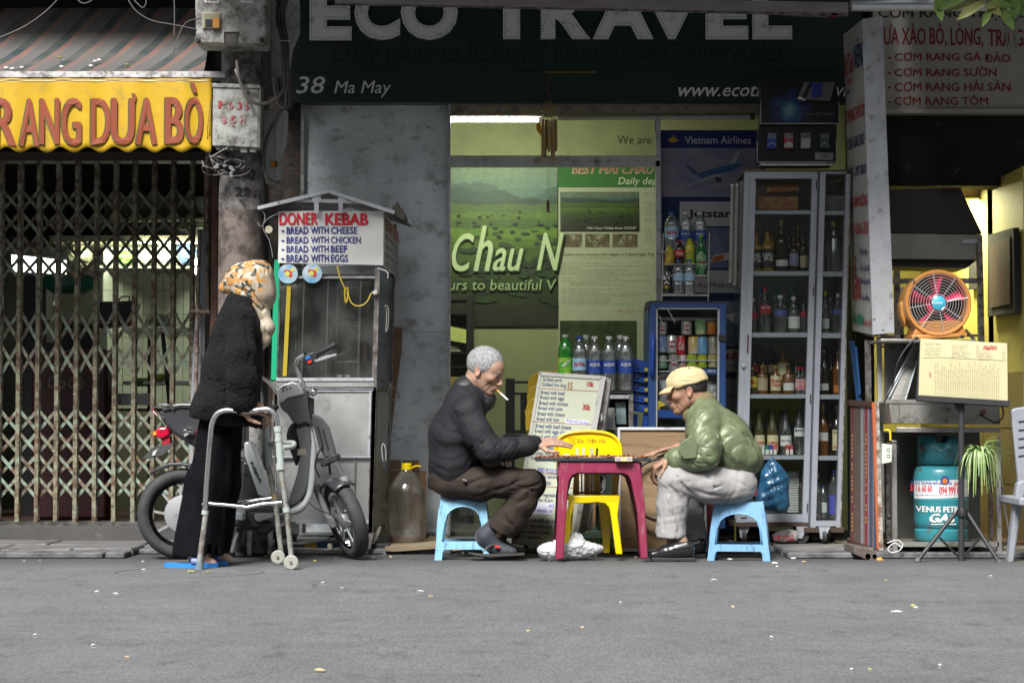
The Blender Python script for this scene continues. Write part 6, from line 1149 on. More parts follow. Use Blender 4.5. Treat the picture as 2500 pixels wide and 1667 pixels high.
for(px,y1,h,w_,m,lk,tx_,ex)in[(1616,818,32,25,cw,'top left silver can with a red oval emblem','333',1),(1676,818,34,26,cw,'top middle silver can with a red oval emblem','333',1),(1710,818,36,27,mat('can green',(.03,.2,.06),.3,c2=(.5,.5,.3),scale=9,mix=.3),'green lemon soda can in the top row',None,0),(1738,818,32,25,mat('can orange brown',(.4,.18,.02),.3,c2=(.3,.05,.02),scale=14),'orange brown can at the right end of the top row',None,0),(1615,862,43,25,mat('can blue',(.03,.1,.4),.3,c2=(.4,.42,.5),scale=14,mix=.5),'blue and silver can at the left of the middle row',None,0),(1640,863,45,27,cw,'silver can with a red oval emblem in the middle row','333',1),(1663,866,46,20,mat('can red',(.5,.01,.02),.3),'red cola can in the middle row',None,0),(1693,866,45,27,mat('can gold',(.5,.3,.02),.3,c2=(.6,.55,.5),scale=14,mix=.5),'gold can beside the red cola can',None,0),(1714,867,45,27,mat('can sky',(.08,.25,.5),.3,c2=(.2,.35,.5),scale=14),'sky blue tonic can in the middle row',None,0),(1741,866,44,25,mat('can grey',(.12,.12,.12),.3,c2=(.45,.4,.3),scale=12),'dark grey can with a gold stripe at the right of the middle row',None,0),(1617,900,32,25,mat('can pale green',(.4,.45,.42),.3,c2=(.08,.25,.1),scale=14,mix=.4),'pale green can at the left of the lower row',None,0),(1645,905,40,27,cw,'silver can with a red emblem in the lower row','333',1),(1667,900,34,20,mat('can white red',(.55,.5,.5),.3,c2=(.4,.03,.04),scale=16,mix=.4),'white can with red letters in the lower row',None,0),(1689,905,40,27,mat('can lime',(.25,.4,.03),.3,c2=(.5,.5,.1),scale=12),'lime green can just above the cap',None,0),(1714,900,34,25,mat('can yellow',(.5,.5,.02),.3,c2=(.2,.35,.03),scale=12),'yellow can right above the cap',None,0),(1740,898,34,25,mat('can mustard',(.35,.27,.05),.3,c2=(.5,.45,.3),scale=12),'mustard can with a slanted stripe at the right of the lower row',None,0)]:
 t=can(px,y1,h,w_,m,lk+' (blue fridge)' if 0 else lk+', blue fridge',txts=tx_,extra=ex)
 if 'cola' in lk and 'red cola can in' in lk:
  txt('Cola',(t.location.x-.016,t.location.x+.014,t.location.z+.07,t.location.z+.025),FY(YR+.056),wi,t,bold=.03,shear=.3,px=False)
for k,(a,b_,c_,d_,cc_,lb)in enumerate([(1604,1640,925,1000,(.5,.53,.55),'crumpled clear plastic bag left of the man in the cap inside the fridge'),(1604,1650,1022,1260,(.1,.1,.1),'dark sack at the bottom of the blue fridge'),(1725,1752,930,1000,(.5,.5,.48),'white carton behind the cap inside the fridge')]):
 blob('fridge_bag',[(a,c_),((a+b_)/2,c_-3),(b_,c_+4),(b_+2,(c_+d_)/2),(b_,d_),(a,d_)],YR+.12,.05,mat('fbag%d'%k,cc_,.3,c2=tuple(x*.5 for x in cc_),scale=16,mix=.8),None,k+8,amp=.006,thing_lb=lb,cat='plastic bag')
blob('yellow_strap',pq(1602,976,1614,980,1626,988,1622,993,1610,986,1608,1008,1603,1012),YR+.03,.006,capy,None,12,amp=.002,thing_lb='yellow plastic strap hanging inside the lower left of the fridge',cat='strap')
# rack
YW=.9;rk=thing('bottle_rack','small white wire rack of display bottles standing on the blue fridge','rack',(X(1672,YW),YW,Z(736,YW)))
wr=mat('wire white',(.45,.45,.42),.4)
for pts in([(1619,570),(1616,735)],[(1732,568),(1729,735)],[(1616,672),(1731,672)],[(1618,718),(1731,720)],[(1617,645),(1731,645)]):tb_('wire',[at(*p,YW-.03)for p in pts],.0022,wr,rk,6)
for pts in([(1619,570),(1619,722)],[(1732,568),(1731,722)]):tb_('wire',[at(*p,YW+.14)for p in pts],.0022,wr,rk,6)
for y,a,b_ in((720,-.03,.06),(672,.0,.1),(610,.09,.15)):bp(1617,1730,YW+a,YW+b_,y+3,y,YW).build('tier',wr,rk)
aq=lbl('aqua blue',(.02,.06,.3));lav=lbl('sky label',(.3,.5,.65));petc=glassmat('pet bottle',(.9,.94,.97),.34,.08,.2)
GR='display bottles in the wire rack'
def pb(px,y1,h,w_,kind,gl_,cp,lb_,look,Y,**k):s=(Y+10)/F;return bottle(px,y1,Y,h*s,w_*s/2,kind,gl_,cp,lb_,'bottle',look,k.pop('grp',GR),**k)
pb(1640,612,94,34,'pet',petc,capbl,lav,'large water bottle with blue cap and red script label at the left of the rack',YW+.12,lab=(.33,.6),text=[('laVie',.3,.7,ri)])
pb(1674,610,91,32,'pet',petc,capw,aq,'middle large water bottle with a dark blue label in the rack',YW+.12,lab=(.25,.5),text=[('AQUA',.55,.75,wi)]);pb(1709,610,91,32,'pet',petc,capw,aq,'right large water bottle with a dark blue label in the rack',YW+.12,lab=(.25,.5),text=[('AQUA',.55,.75,wi)])
pb(1635,650,50,24,'soda',mat('juice yellow',(.5,.42,.02),.15,coat=.6),capy,lbl('yel',(.55,.45,.03),c2=(.3,.1,.05),scale=30,mix=.3),'small yellow bottle at the left of the rack',YW+.05,lab=(.1,.7));pb(1659,648,60,24,'soda',mat('cola brown',(.03,.012,.008),.1,coat=.8),capr,lbl('cola red',(.55,.01,.02)),'cola bottle with a red cap and label in the rack',YW+.05,lab=(.35,.62),text=[('Cola',.25,.75,wi)])
pb(1684,650,68,24,'soda',mat('tea yellow',(.5,.45,.03),.15,coat=.6),mat('cap lime',(.2,.45,.03),.4),lbl('limegreen',(.1,.3,.03),c2=(.5,.55,.05),scale=14),'tea bottle with green cap and lime label in the rack',YW+.05,lab=(.1,.5),text=[('0°',.4,.8,capy)])
pb(1712,672,98,28,'beer',mat('green glass',(.01,.16,.02),.08,coat=1),mat('cap lime'),lbl('greenlab',(.05,.3,.04),c2=(.4,.5,.4),scale=20,mix=.3),'long necked green bottle at the right of the rack',YW+.03,lab=(.15,.5),text=[('DEW',.3,.55,ri)])
pb(1627,718,75,22,'soda',mat('teaplus',(.02,.03,.012),.2,coat=.6),capy,lbl('tealab',(.015,.02,.012)),'black and green tea bottle at the lower left of the rack',YW-.01,lab=(.15,.75),text=[('T',.76,.93,wi),('E',.52,.7,wi),('A',.28,.46,wi),('+',.04,.2,capy)])
pb(1656,720,86,27,'pet',petc,capbl,lav,'left small water bottle in the front of the rack',YW-.01,lab=(.4,.6));pb(1683,720,86,27,'pet',petc,capbl,lav,'right small water bottle in the front of the rack',YW-.01,lab=(.4,.6))
# side
YT=.8;tg=thing('bottle_stand','steel framed stand with packed boxes behind glass below the water bottles','stand',(X(1470,YT),YT+.1,.04))
slab('top',pq(1400,956,1544,954,1546,960,1400,962),YT,YT+.25,blackp,tg);slab('front_rail',rq(1400,1538,964,974),YT,YT+.02,alup,tg,.003);slab('stile',pq(1535,962,1546,962,1545,1320,1534,1320),YT-.004,YT+.02,post,tg);slab('stile',rq(1396,1404,962,1320),YT,YT+.25,post,tg);slab('back',rq(1400,1540,962,1320),YT+.2,YT+.22,blackp,tg)
rr=random.Random(5);cols=[(.45,.47,.45),(.3,.42,.42),(.5,.48,.4),(.15,.12,.09),(.2,.08,.06),(.12,.14,.16),(.25,.22,.18)]
for k in range(20):
 x0=rr.uniform(1404,1512);y0=980+(k//4)*58+rr.uniform(0,20);w_=rr.uniform(16,32);h_=rr.uniform(26,56);sk_=rr.uniform(-6,6)
 t=thing('small_carton',['pale','teal','cream','brown','dark red','slate','tan'][k%7]+' carton packed '+['at the top','in the second layer','in the middle layer','in the fourth layer','at the bottom'][k//4]+' behind the menu board '+['far left','left','right','far right'][k%4],'carton',(X(x0,YT+.1),YT+.1,Z(y0+h_,YT)),'cartons in the bottle stand')
 slab('box',[(x0,y0),(x0+w_,y0+sk_*.3),(x0+w_+sk_,y0+h_),(x0+sk_,y0+h_)],YT+.03+.02*(k%5),YT+.06+.02*(k%5),mat('carton%d'%(k%7),cols[k%7],.6,c2=tuple(a*.6 for a in cols[k%7]),scale=25),t)
GW='large bottles on the stand behind the menu board'
pb(1380,925,108,35,'soda',mat('lime soda',(.03,.35,.03),.06,trans=.5,coat=1),capw,lbl('sodalab',(.03,.4,.02),c2=(.45,.55,.05),scale=18,mix=.3),'green soda bottle leftmost on the stand behind the menu board',YT+.1,grp=GW,lab=(.12,.48),text=[('7',.45,.8,wi)])
for(px,y1,h,cp,lb_,lk,yy,tx_)in[(1415,955,134,capbl,lav,'blue capped water bottle with red script label right of the green bottle',.08,[('laVie',.35,.7,ri)]),(1452,955,134,capw,aq,'white capped water bottle with blue label second from the left',.08,[('AQUA',.5,.8,wi)]),(1487,955,134,capw,aq,'white capped water bottle with the lowest blue label',.08,[('AQUA',.5,.8,wi)]),(1528,955,134,capw,aq,'rightmost water bottle with a blue label beside the blue stools',.08,[('AQUA',.5,.8,wi)]),(1431,952,134,capw,None,'water bottle hidden behind the red script bottle',.17,None),(1514,952,134,capw,aq,'water bottle half hidden behind the rightmost one',.17,None)]:
 pb(px,y1,h,35,'pet',petc,cp,lb_,lk,YT+yy,grp=GW,lab=(.33,.56)if lb_ is aq else(.38,.6),text=tx_)
bs=mat('blue plastic stool',(.012,.06,.28),.4);ys_=mat('yellow stack plastic',(.42,.3,.015),.45,c2=(.35,.24,.01),scale=6)
for k in range(5):
 y0=1012-k*24.5;t=thing('blue_stool',['lowest','second from the bottom','third from the bottom','fourth from the bottom','topmost'][k]+' dark blue plastic chair in the stack left of the fridge','chair',(X(1560,.95),.95,Z(y0,.95)),'stacked dark blue chairs')
 slab('backrest',[(1536,y0-38-(k==4)*4),(1560,y0-36),(1582,y0-30),(1582,y0-6),(1560,y0-10),(1540,y0-14)],.93+k*.006,.95+k*.006,bs,t,.004);slab('rim',[(1538,y0-14),(1560,y0-10),(1583,y0-6),(1583,y0-3),(1560,y0-7),(1538,y0-11)],.915,.955,bs,t)
 slab('slot',rq(1553,1558,y0-26,y0-16),.926,.929,mat('slot navy',(.004,.012,.06),.6),t);slab('corner_cap',[(1573,y0-15),(1583,y0-17),(1583,y0-7),(1574,y0-8)],.905,.915,mat('corner yellow',(.4,.33,.02),.5),t)
t=COL.objects['blue_stool'];slab('leg',pq(1545,1010,1557,1010,1552,1100,1545,1160),.93,.97,bs,t);slab('leg',pq(1572,1010,1583,1010,1583,1280,1566,1280,1562,1080),.93,.97,bs,t)
for k in range(4):
 y0=905+k*30;t=thing('yellow_stool',['topmost','second from the top','third from the top','lowest'][k]+' dull yellow chair in the stack behind the menu board','chair',(X(1330,1.1),1.1,Z(y0,1.1)),'stacked dull yellow chairs')
 f=FY(1.1);arc_=[(1283+k*(-2)+(1-sin(a))*34,y0+(1-cos(a))*0+34*(1-sin(a))**0*(1-cos(pi/2-a)))for a in()]
 slab('shell',[(1288-k*2,y0+34),(1291-k*2,y0+20),(1300-k*2,y0+9),(1318,y0+2),(1345,y0-1),(1390,y0-2),(1390,y0+40),(1300,y0+52),(1290-k*2,y0+60)],1.08-k*.03,1.1-k*.03,ys_,t,.006)
slab('leg',pq(1281,1000,1310,1010,1330,1100,1318,1200,1300,1120,1288,1060),1.,1.03,ys_,COL.objects['yellow_stool.003'])
# projecting
bs_=thing('projecting_sign','tall white box sign with red and blue menu words hanging edge-on beside the cabinet','sign',(X(2140,.3),.3,1.3))
f0,f1=.3,.9
edge=[at(2105,48,f0),at(2153,40,f0),at(2183,812,f0),at(2131,817,f0)]
Lf=X(2105,f0,48);
faces=mat('sign white',(.5,.5,.48),.5,c2=(.42,.42,.4),scale=4,dirt=(.25,.24,.22),dscale=9,damt=.15)
nr=[at(2105,48,f0),at(2131,817,f0)];fr_=[at(2059,86,f1),at(2081,806,f1)]
sd_x=lambda z:None
q=MB();q.hexa([nr[1],edge[2],edge[2]+Vc((0,.6,0)),fr_[1],nr[0],edge[1],edge[1]+Vc((0,.6,0)),fr_[0]]);q.build('case',faces,bs_)
q=MB();o1=Vc((0,-.004,0));q.hexa([nr[1]+o1*.2-Vc((.002,0,0)),edge[2]+o1*.2,edge[2]+o1*2,nr[1]+o1*2-Vc((.002,0,0)),nr[0]+o1*.2-Vc((.002,0,0)),edge[1]+o1*.2,edge[1]+o1*2,nr[0]+o1*2-Vc((.002,0,0))]);q.build('end_plate',alup,bs_)
for a,b_ in((2112,94),(2149,90),(2126,52),(2121,448),(2162,446),(2134,778),(2174,775),(2156,804)):c=at(a,b_,f0-.01);MB().lathe([(.006,0),(.004,-.004)],c,8,'y').build('screw',alu,bs_)
fsg=Frame(fr_[0],nr[0]-fr_[0],(0,0,1));fsg.n=fsg.n if fsg.n.y<0 or fsg.n.x<0 else-fsg.n
def sgn(s,t0,t1,y0,y1,m_,bold=.03,shear=0):
 v,f_=text_mesh(s,.01 if 'Đ' in s else .001,shear,1.,2);lo,hi=v.min(0),v.max(0);q=MB()
 for o_ in(-.3,.3):
  P=[]
  for a in v:
   t=o_*bold+t0+(t1-t0)*(a[0]-lo[0])/(hi[0]-lo[0]+1e-9);k=((y1+(y0-y1)*(a[1]-lo[1])/(hi[1]-lo[1]+1e-9))-48)/(817-48)
   n_=nr[0].lerp(nr[1],k);r_=fr_[0].lerp(fr_[1],k);p=r_.lerp(n_,t);P.append(p+Vc((-.004-o_*.001,-.001,0)))
  q.add(P,f_)
 return q.build('lettering',m_,bs_)
rs,bsn,gsn=mat('sign red',(.42,.02,.03),.6,dirt=(.5,.45,.42),dscale=40,damt=.16),flat('sign navy',(.02,.03,.14)),flat('sign leaf green',(.02,.25,.12))
for s,t0,t1,y0,y1,m_,b_,sh_ in[('Đức Thành',.04,.5,100,160,rs,.0,.3),('VIÊN',.55,.95,84,158,bsn,.08,0),('Hàng cá',.15,.45,165,190,rs,.0,.2),('CHUYÊN',.08,.3,196,208,bsn,.0,0),('CƠM RANG THẬP CẨM',.05,.97,232,292,rs,.05,0),('DƯA XÀO BÒ',.08,.92,315,352,bsn,.02,0),('PHỞ - MỲ XÀO',.08,.95,390,425,bsn,.02,0),('BÒ - NẦM NƯỚNG',.08,.97,460,502,rs,.04,0),('VỊT - NGAN - CHIM',.08,.97,540,580,rs,.05,0),('Lẩu',.08,.5,625,735,rs,.03,0),('- Hải sản',.5,.9,605,622,bsn,.02,0),('- Ếch - Gà đồi',.5,.97,640,662,bsn,.02,0),('- Bò sụn sườn',.5,.97,678,698,bsn,.02,0),('- Cua đồng',.5,.92,718,738,bsn,.02,0),('ĂN ĐÊM',.05,.6,765,798,gsn,.06,0),('Kính mời',.62,.97,780,798,rs,.0,.2)]:sgn(s,t0,t1,y0,y1,m_,b_,sh_)
q=MB()
# restaurant
YQ=1.02;fq=FY(YQ-.001)
rs_=thing('menu_sign','white restaurant sign with dark red fried rice dishes under the silver front pipe','sign',(X(2330,YQ),YQ,2.6))
bp(2140,2620,YQ+.001,YQ+.06,266,-10,YQ).build('board',mat('sign board grey',(.42,.41,.37),.5,c2=(.36,.35,.31),scale=3),rs_);bp(2140,2620,YQ-.02,YQ+.06,278,267,YQ).build('frame_bar',mat('sign frame',(.4,.38,.34),.5),rs_)
mr_=flat('maroon text',(.24,.012,.018))
for s,a,b_,c_,d_ in(('CƠM RANG THẬP CẨM',2144,2560,8,50),):
 txt(s,(a,b_,c_,d_),fq,bk_,rs_,bold=.018)
for s,a,b_,c_,d_ in(('ƯA XÀO BÒ,',2158,2311,58,116),('LÒNG,',2321,2400,58,118),('TRÀ GÀ',2412,2520,62,114)):txt(s,(a,b_,c_,d_),fq,mr_,rs_,bold=.018)
for s,y0,y1,x1 in(('CƠM RANG GÀ',126,149,2396),('CƠM RANG SƯỜN',162,187,2433),('CƠM RANG HẢI SẢN',196,223,2467),('CƠM RANG TÔM',233,257,2412)):
 txt(s,(2184,x1,y0,y1),fq,mr_,rs_,bold=.014);txt('-',(2167,2175,(y0+y1)/2+3,(y0+y1)/2+6),fq,mr_,rs_,bold=.04)
tag(slab('black_beam',pq(2150,279,2650,282,2650,455,2165,453),1.1,1.29,darkwall,None),'black beam below the restaurant sign','beam')
lb_=thing('energy_lamp','unlit spiral tube lamp hanging in front of the restaurant sign at the top right','lamp',(X(2470,.8),.8,Z(40,.8)))
for px in(2458,2466,2476,2482):tb_('lamp_tube',[at(px,60,.8+.01*(px%3)),at(px,112,.8+.01*(px%3)),at(px+3,119,.8+.01*(px%3))],.006,mat('lamp glass',(.35,.36,.33),.2),lb_,8)
slab('lamp_base',pq(2454,34,2488,34,2490,46,2484,60,2456,60,2452,46),.78,.84,mat('grey base',(.25,.25,.24),.5),lb_,.006);tb_('stem',[at(2472,-10,.81),at(2472,36,.81)],.01,blackp,lb_)
txt('ĐẢO',(2404,2467,127,153),fq,mr_,rs_)
lt=thing('leafy_branch','green leafy branch hanging in at the top right corner','branch',(X(2400,-.6),-.6,2.6))
lg1,lg2=mat('leaf green',(.2,.32,.07),.5,c2=(.14,.22,.05),scale=40,mix=.8),mat('leaf tip',(.45,.35,.14),.5,c2=(.25,.35,.1),scale=25,mix=.9)
def leaf(px,py,ang,ln,wd,m_,Y):
 c=at(px,py,Y);a=R(ang);u=Vc((cos(a),rr.uniform(-.3,.3),-sin(a))).normalized();s=u.cross(Vc((0,1,0))).normalized();vs=[];L_=ln/475
 for i in range(7):
  t=i/6;w_=wd/475*sin(pi*min(t*.9+.08,1))**.8*.5;p=c+u*L_*t+Vc((0,0,-.05*t*t*L_));vs+=[p-s*w_+Vc((0,-.006,0)),p+Vc((0,.004,0)),p+s*w_+Vc((0,-.006,0))]
 q=MB();q.add(vs,[f for i in range(6)for f in((i*3,i*3+1,i*3+4,i*3+3),(i*3+1,i*3+2,i*3+5,i*3+4))]);q.build('leaf',m_,lt,True)
for px,py,an,ln,wd,m_ in[(2400,2,170,88,14,lg2),(2405,4,150,75,20,lg2),(2410,6,45,40,22,lg2),(2410,2,15,60,16,lg1),(2285,-4,75,50,22,lg1),(2300,-8,100,22,18,lg1),(2395,-4,190,70,16,lg1),(2440,14,60,60,24,lg1),(2420,20,120,50,16,lg1),(2470,-2,40,60,26,lg1),(2480,-6,100,50,26,lg1),(2360,-6,160,70,16,lg1),(2330,-8,190,60,16,lg1),(2450,2,160,50,18,lg2),(2490,0,20,50,20,lg1),(2430,-6,5,70,22,lg1),(2200,-12,10,40,12,lg1)]:leaf(px,py,an,ln,wd,m_,-.6)
tb_('twig',[at(2560,-60,-.6),at(2480,-20,-.6),at(2400,0,-.6),at(2300,-8,-.6)],.003,mat('twig',(.1,.07,.04),.8),lt,6,4)
# restaurant
hd=thing('range_hood','dark steel range hood with a bright band inside the restaurant','hood',(X(2280,1.1),1.1,1.6))
slab('hood_cone',pq(2165,462,2344,458,2398,571,2170,569),.95,1.25,mat('hood dark',(.015,.015,.014),.5),hd);slab('hood_band',pq(2170,570,2399,573,2399,634,2174,632),.92,1.25,mat('hood steel',(.34,.33,.3),.4,.5,c2=(.27,.26,.24),scale=4),hd,.003)
slab('hood_under',pq(2174,634,2385,634,2360,655,2176,650),.96,1.25,blackp,hd);slab('bracket',rq(2350,2386,584,595),.91,.92,alup,hd);slab('edge_strip',pq(2300,457,2345,456,2346,459,2300,460),.9,.95,mat('dull red trim',(.15,.05,.05),.6),hd)
slab('frame_post',pq(2386,583,2399,583,2404,835,2390,835),.9,.93,post,hd);slab('frame_rail',pq(2178,680,2390,679,2390,692,2178,692),.9,.92,post,hd);slab('frame_rail',rq(2180,2392,816,822),.93,.95,post,hd);slab('frame_post',pq(2184,660,2197,660,2199,830,2186,830),1.,1.03,post,hd);slab('frame_stay',pq(2354,805,2360,803,2384,830,2376,832),.9,.91,post,hd)
lt2=thing('wall_lamp_box','pale pink lit menu panel under the beam at the right','light box',(X(2390,1.6),1.6,Z(470,1.6)))
slab('panel',pq(2340,440,2430,440,2430,478,2348,478),1.6,1.63,mat('pink panel',(.5,.35,.33),.5),lt2);slab('frame',rq(2340,2434,478,484),1.59,1.64,mat('gold frame',(.3,.22,.05),.5),lt2);slab('frame',rq(2430,2434,440,478),1.59,1.64,mat('gold frame'),lt2)
wfn=thing('wall_fan','round black fan ring high on the yellow restaurant wall','fan',(X(2500,1.4),1.4,Z(430,1.4)))
c=at(2497,418,1.4);MB().tube([c+Vc((.2*cos(t),-.03*cos(t),.2*sin(t)))for t in np.linspace(0,6.283,37)[:-1]],.018,8,closed=True).build('ring',blackp,wfn,True);MB().bar(c+Vc((-.02,-.02,.02)),c+Vc((-.03,0,-.1)),.05,.03).build('blade',blackp,wfn);MB().bar(c,c+Vc((.0,0,-.2)),.012,.012).build('strut',blackp,wfn)
pt=thing('framed_picture','dark framed forest picture on the yellow wall at the right','picture',(2.64,.9,1.5))
def side(px,py,X0=2.655):d=ray(px,py);t=X0/d.x;return Vc((X0,-10+d.y*t,CAMZ+d.z*t))
def squad(nm,pts,m_,th,par,X0=2.655):P=[side(a,b_,X0)for a,b_ in pts];q=MB();q.hexa(P+[p+Vc((th,0,0))for p in P]);return q.build(nm,m_,par)
squad('frame',pq(2411,574,2411,773,2478,764,2474,556),mat('dark frame',(.01,.009,.007),.9),.03,pt,2.62);squad('print',pq(2416,600,2417,752,2466,742,2465,575),mat('forest print',(.02,.02,.008),.9,c2=(.12,.1,.03),scale=16,mix=.6,dirt=(.1,.03,.01),dscale=9),.002,pt,2.614)
pt=thing('framed_picture','smaller dark picture half hidden behind the steel frame post on the yellow wall','picture',(2.64,1.3,1.4));squad('frame',pq(2364,640,2364,708,2386,705,2385,636),mat('dark frame'),.02,pt,2.63)
ryl=bpy.data.lights.new('lamp_light','AREA');ryl.size=.3;ryl.energy=22;ryl.color=(1,.95,.55)
lt3=thing('ceiling_lamp','glowing ceiling lamp just above the restaurant doorway out of view','lamp',(2.42,1.75,2.));MB().lathe(pq(.001,0,.07,.005,.08,.04,.05,.05),(2.42,1.75,2.),20).build('globe',mat('bulb glow'),lt3,True)
lo=bpy.data.objects.new('lamp_light',ryl);COL.objects.link(lo);lo.parent=lt3;lo.location=(0,0,-.03)
# steel
YS1=.12;cs=thing('cooking_stand','stainless steel cooking stand with a slanted glass case and open lower shelf','stand',(X(2300,YS1),YS1+.2,0))
sst=mat('stand steel',(.42,.41,.38),.35,.6,c2=(.3,.29,.27),scale=6,mix=.8,dirt=(.15,.13,.1),dscale=14,damt=.2)
slab('front_leg',pq(2178,1075,2189,1075,2192,1372,2180,1372),YS1,YS1+.025,sst,cs,.002);slab('front_leg',pq(2431,1075,2443,1075,2447,1374,2435,1374),YS1,YS1+.025,sst,cs,.002);slab('rear_leg',pq(2165,1075,2176,1075,2174,1355,2163,1355),YS1+.4,YS1+.425,post,cs);slab('rear_leg',pq(2413,1080,2423,1080,2425,1350,2416,1350),YS1+.4,YS1+.425,post,cs)
slab('top_rail',rq(2189,2443,1043,1055),YS1,YS1+.02,sst,cs,.002);q=MB();
za1,za2=Z(1322,YS1),Z(1334,YS1);MB().box(X(2190,YS1),X(2436,YS1),YS1,YS1+.02,za2,za1).build('shelf_rail',sst,cs);MB().box(X(2190,YS1),X(2436,YS1),YS1+.02,YS1+.42,za2+.01,za2+.016).build('lower_shelf',mat('perforated steel',(.35,.34,.3),.4,.6),cs)
MB().box(X(2192,YS1),X(2440,YS1),YS1+.43,YS1+.44,za2,Z(1055,YS1)).build('back_panel',mat('back steel dark',(.16,.155,.14),.3,.7,c2=(.1,.1,.09),scale=3,mix=.8,dirt=(.3,.3,.03),dscale=2.5,damt=.12),cs)
slab('control_box',pq(2171,980,2440,984,2443,1036,2176,1034),YS1-.01,YS1+.4,sst,cs,.004);slab('control_seam',pq(2194,980,2196,980,2197,1034,2195,1034),YS1-.013,YS1-.01,post,cs);slab('note',pq(2317,1002,2342,1002,2342,1024,2317,1023),YS1-.013,YS1-.0105,mat('grey paper',(.3,.3,.28),.7),cs)
slab('socket',rq(2396,2408,1000,1012),YS1-.018,YS1-.01,mat('brown socket',(.2,.1,.07),.5),cs);tb_('power_lead',[at(2396,1014,YS1-.02),at(2410,1022,YS1-.03),at(2430,1032,YS1-.03),at(2447,1020,YS1-.02),at(2449,1000,YS1-.01),at(2443,990,YS1)],.004,blackp,cs,6,5);q_=MB();q_.ell(at(2397,1013,YS1-.02),(.008,.008,.008),10,6);q_.build('plug',blackp,cs,True)
fw_=YS1
def dark(n='case glass'):return mat('case interior',(.03,.03,.03),.3)
slab('case_back',rq(2160,2440,840,980),YS1+.3,YS1+.32,mat('case back',(.12,.12,.11),.35,.6),cs);q=MB();P_=[at(2160,978,YS1),at(2210,978,YS1),at(2248,850,YS1+.2),at(2236,832,YS1+.2)];q.hexa(P_+[p+Vc((0,.02,0))for p in P_]);q.build('slanted_side',sst,cs)
q=MB();P_=[at(2194,978,YS1-.004),at(2330,978,YS1-.004),at(2330,838,YS1+.19),at(2246,838,YS1+.19)];q.hexa(P_+[p+Vc((0,.004,0))for p in P_]);q.build('case_glass',glassmat('cabinet glass'),cs)
for a,b_ in(((2160,978),(2236,832)),((2210,978),(2248,850)),((2170,970),(2228,860))):tb_('case_edge',[at(*a,YS1-.008),at(*b_,YS1+.19)],.0045,alup,cs,6)
slab('case_sill',rq(2160,2335,975,984),YS1-.015,YS1+.02,sst,cs);slab('case_top',pq(2235,830,2370,832,2370,840,2235,838),YS1+.19,YS1+.4,sst,cs)
slab('upright',pq(2141,822,2153,822,2160,1300,2150,1300),YS1+.35,YS1+.37,mat('white flaked',(.5,.5,.47),.5,dirt=(.25,.23,.2),dscale=12,damt=.25),cs);slab('upright',pq(2112,830,2126,830,2128,985,2114,985),YS1+.42,YS1+.44,post,cs);slab('upper_rail',rq(2150,2206,817,828),YS1+.3,YS1+.32,sst,cs);slab('upper_rail',rq(2150,2206,843,849),YS1+.28,YS1+.3,sst,cs);slab('upright',pq(2198,700,2206,700,2207,850,2199,850),YS1+.3,YS1+.32,post,cs)
slab('side_glass',pq(2160,850,2206,850,2200,978,2160,978),YS1+.27,YS1+.275,mat('dull pane',(.2,.2,.19),.3,.5),cs)
c=at(2168,1003,YS1+.2);
for(px,yy)in((2235,.25),):c=Vc((X(px,YS1+yy),YS1+yy,.04));MB().lathe(pq(.028,-.025,.04,-.02,.04,.02,.028,.025),c,18,'x').build('caster',mat('caster rubber'),cs,'a')
sb=thing('socket_box','white plastic outlet box strapped to the cooking stand leg with cables','outlet',(X(2165,.05),.05,.6))
slab('box',pq(2155,1083,2178,1085,2178,1128,2153,1133),.04,.09,mat('outlet white',(.55,.62,.5),.5),sb,.004)
for y in(1098,1113):c=at(2169,y,.038);MB().tube([c+Vc((.008*cos(t),0,.008*sin(t)))for t in np.linspace(0,6.28,13)[:-1]],.0012,4,closed=True).build('outlet_ring',blackp,sb)
tb_('cable',[at(2236,824,.0),at(2212,850,.0),at(2190,890,.0),at(2180,940,.02),at(2158,985,.04),at(2154,1040,.04),at(2160,1085,.05)],.004,blackp,sb,7,5);tb_('cable',[at(2172,1130,.05),at(2173,1160,.05),at(2172,1250,.05)],.0035,blackp,sb,7);tb_('cable',[at(2165,1082,.05),at(2185,1080,.04),at(2193,1095,.04),at(2190,1112,.05)],.0045,blackp,sb,7,5);tb_('cable',[at(2160,1050,.05),at(2172,1052,.04),at(2174,1075,.04)],.0055,mat('yellow cable',(.65,.45,.02),.5),sb,7,4)
q=MB();q.ell(at(2171,1261,.05),(.013,.012,.015),12,8);q.build('plug',blackp,sb,True)
tb_('white_loop',[at(2166,1325,.05),at(2190,1318,.05),at(2204,1328,.05),at(2196,1343,.05),at(2176,1348,.05),at(2168,1338,.05),at(2185,1325,.05),at(2200,1336,.05)],.0022,white,sb,6,4)
YGc=.3;gcx=X(2296,YGc);s_=(10+YGc)/F;gy_=thing('gas_cylinder','turquoise gas cylinder with a phone number label on the lower shelf','gas cylinder',(gcx,YGc,Z(1318,YGc)))
gm=mat('turquoise paint',(.035,.24,.28),.35,c2=(.03,.2,.24),scale=5,dirt=(.1,.06,.04),dscale=16,damt=.15,coat=.3)
zz=lambda y:Z(y,YGc);rC=66*s_
MB().lathe([(rC*.93,zz(1318)),(rC*.98,zz(1314)),(rC*.98,zz(1292)),(rC*.9,zz(1288))],(gcx,YGc,0),40).build('foot_ring',gm,gy_,'a');MB().lathe([(rC*.8,zz(1296)),(rC*.95,zz(1284)),(rC,zz(1272)),(rC*1.,zz(1220)),(rC*1.006,zz(1219)),(rC*1.006,zz(1216)),(rC,zz(1215)),(rC*1.,zz(1165)),(rC*.97,zz(1150)),(rC*.9,zz(1140)),(rC*.7,zz(1133)),(rC*.3,zz(1131)),(0,zz(1131))],(gcx,YGc,0),48).build('body',gm,gy_,True)
q=MB();k=40;rS=rC*.8;vs=[];
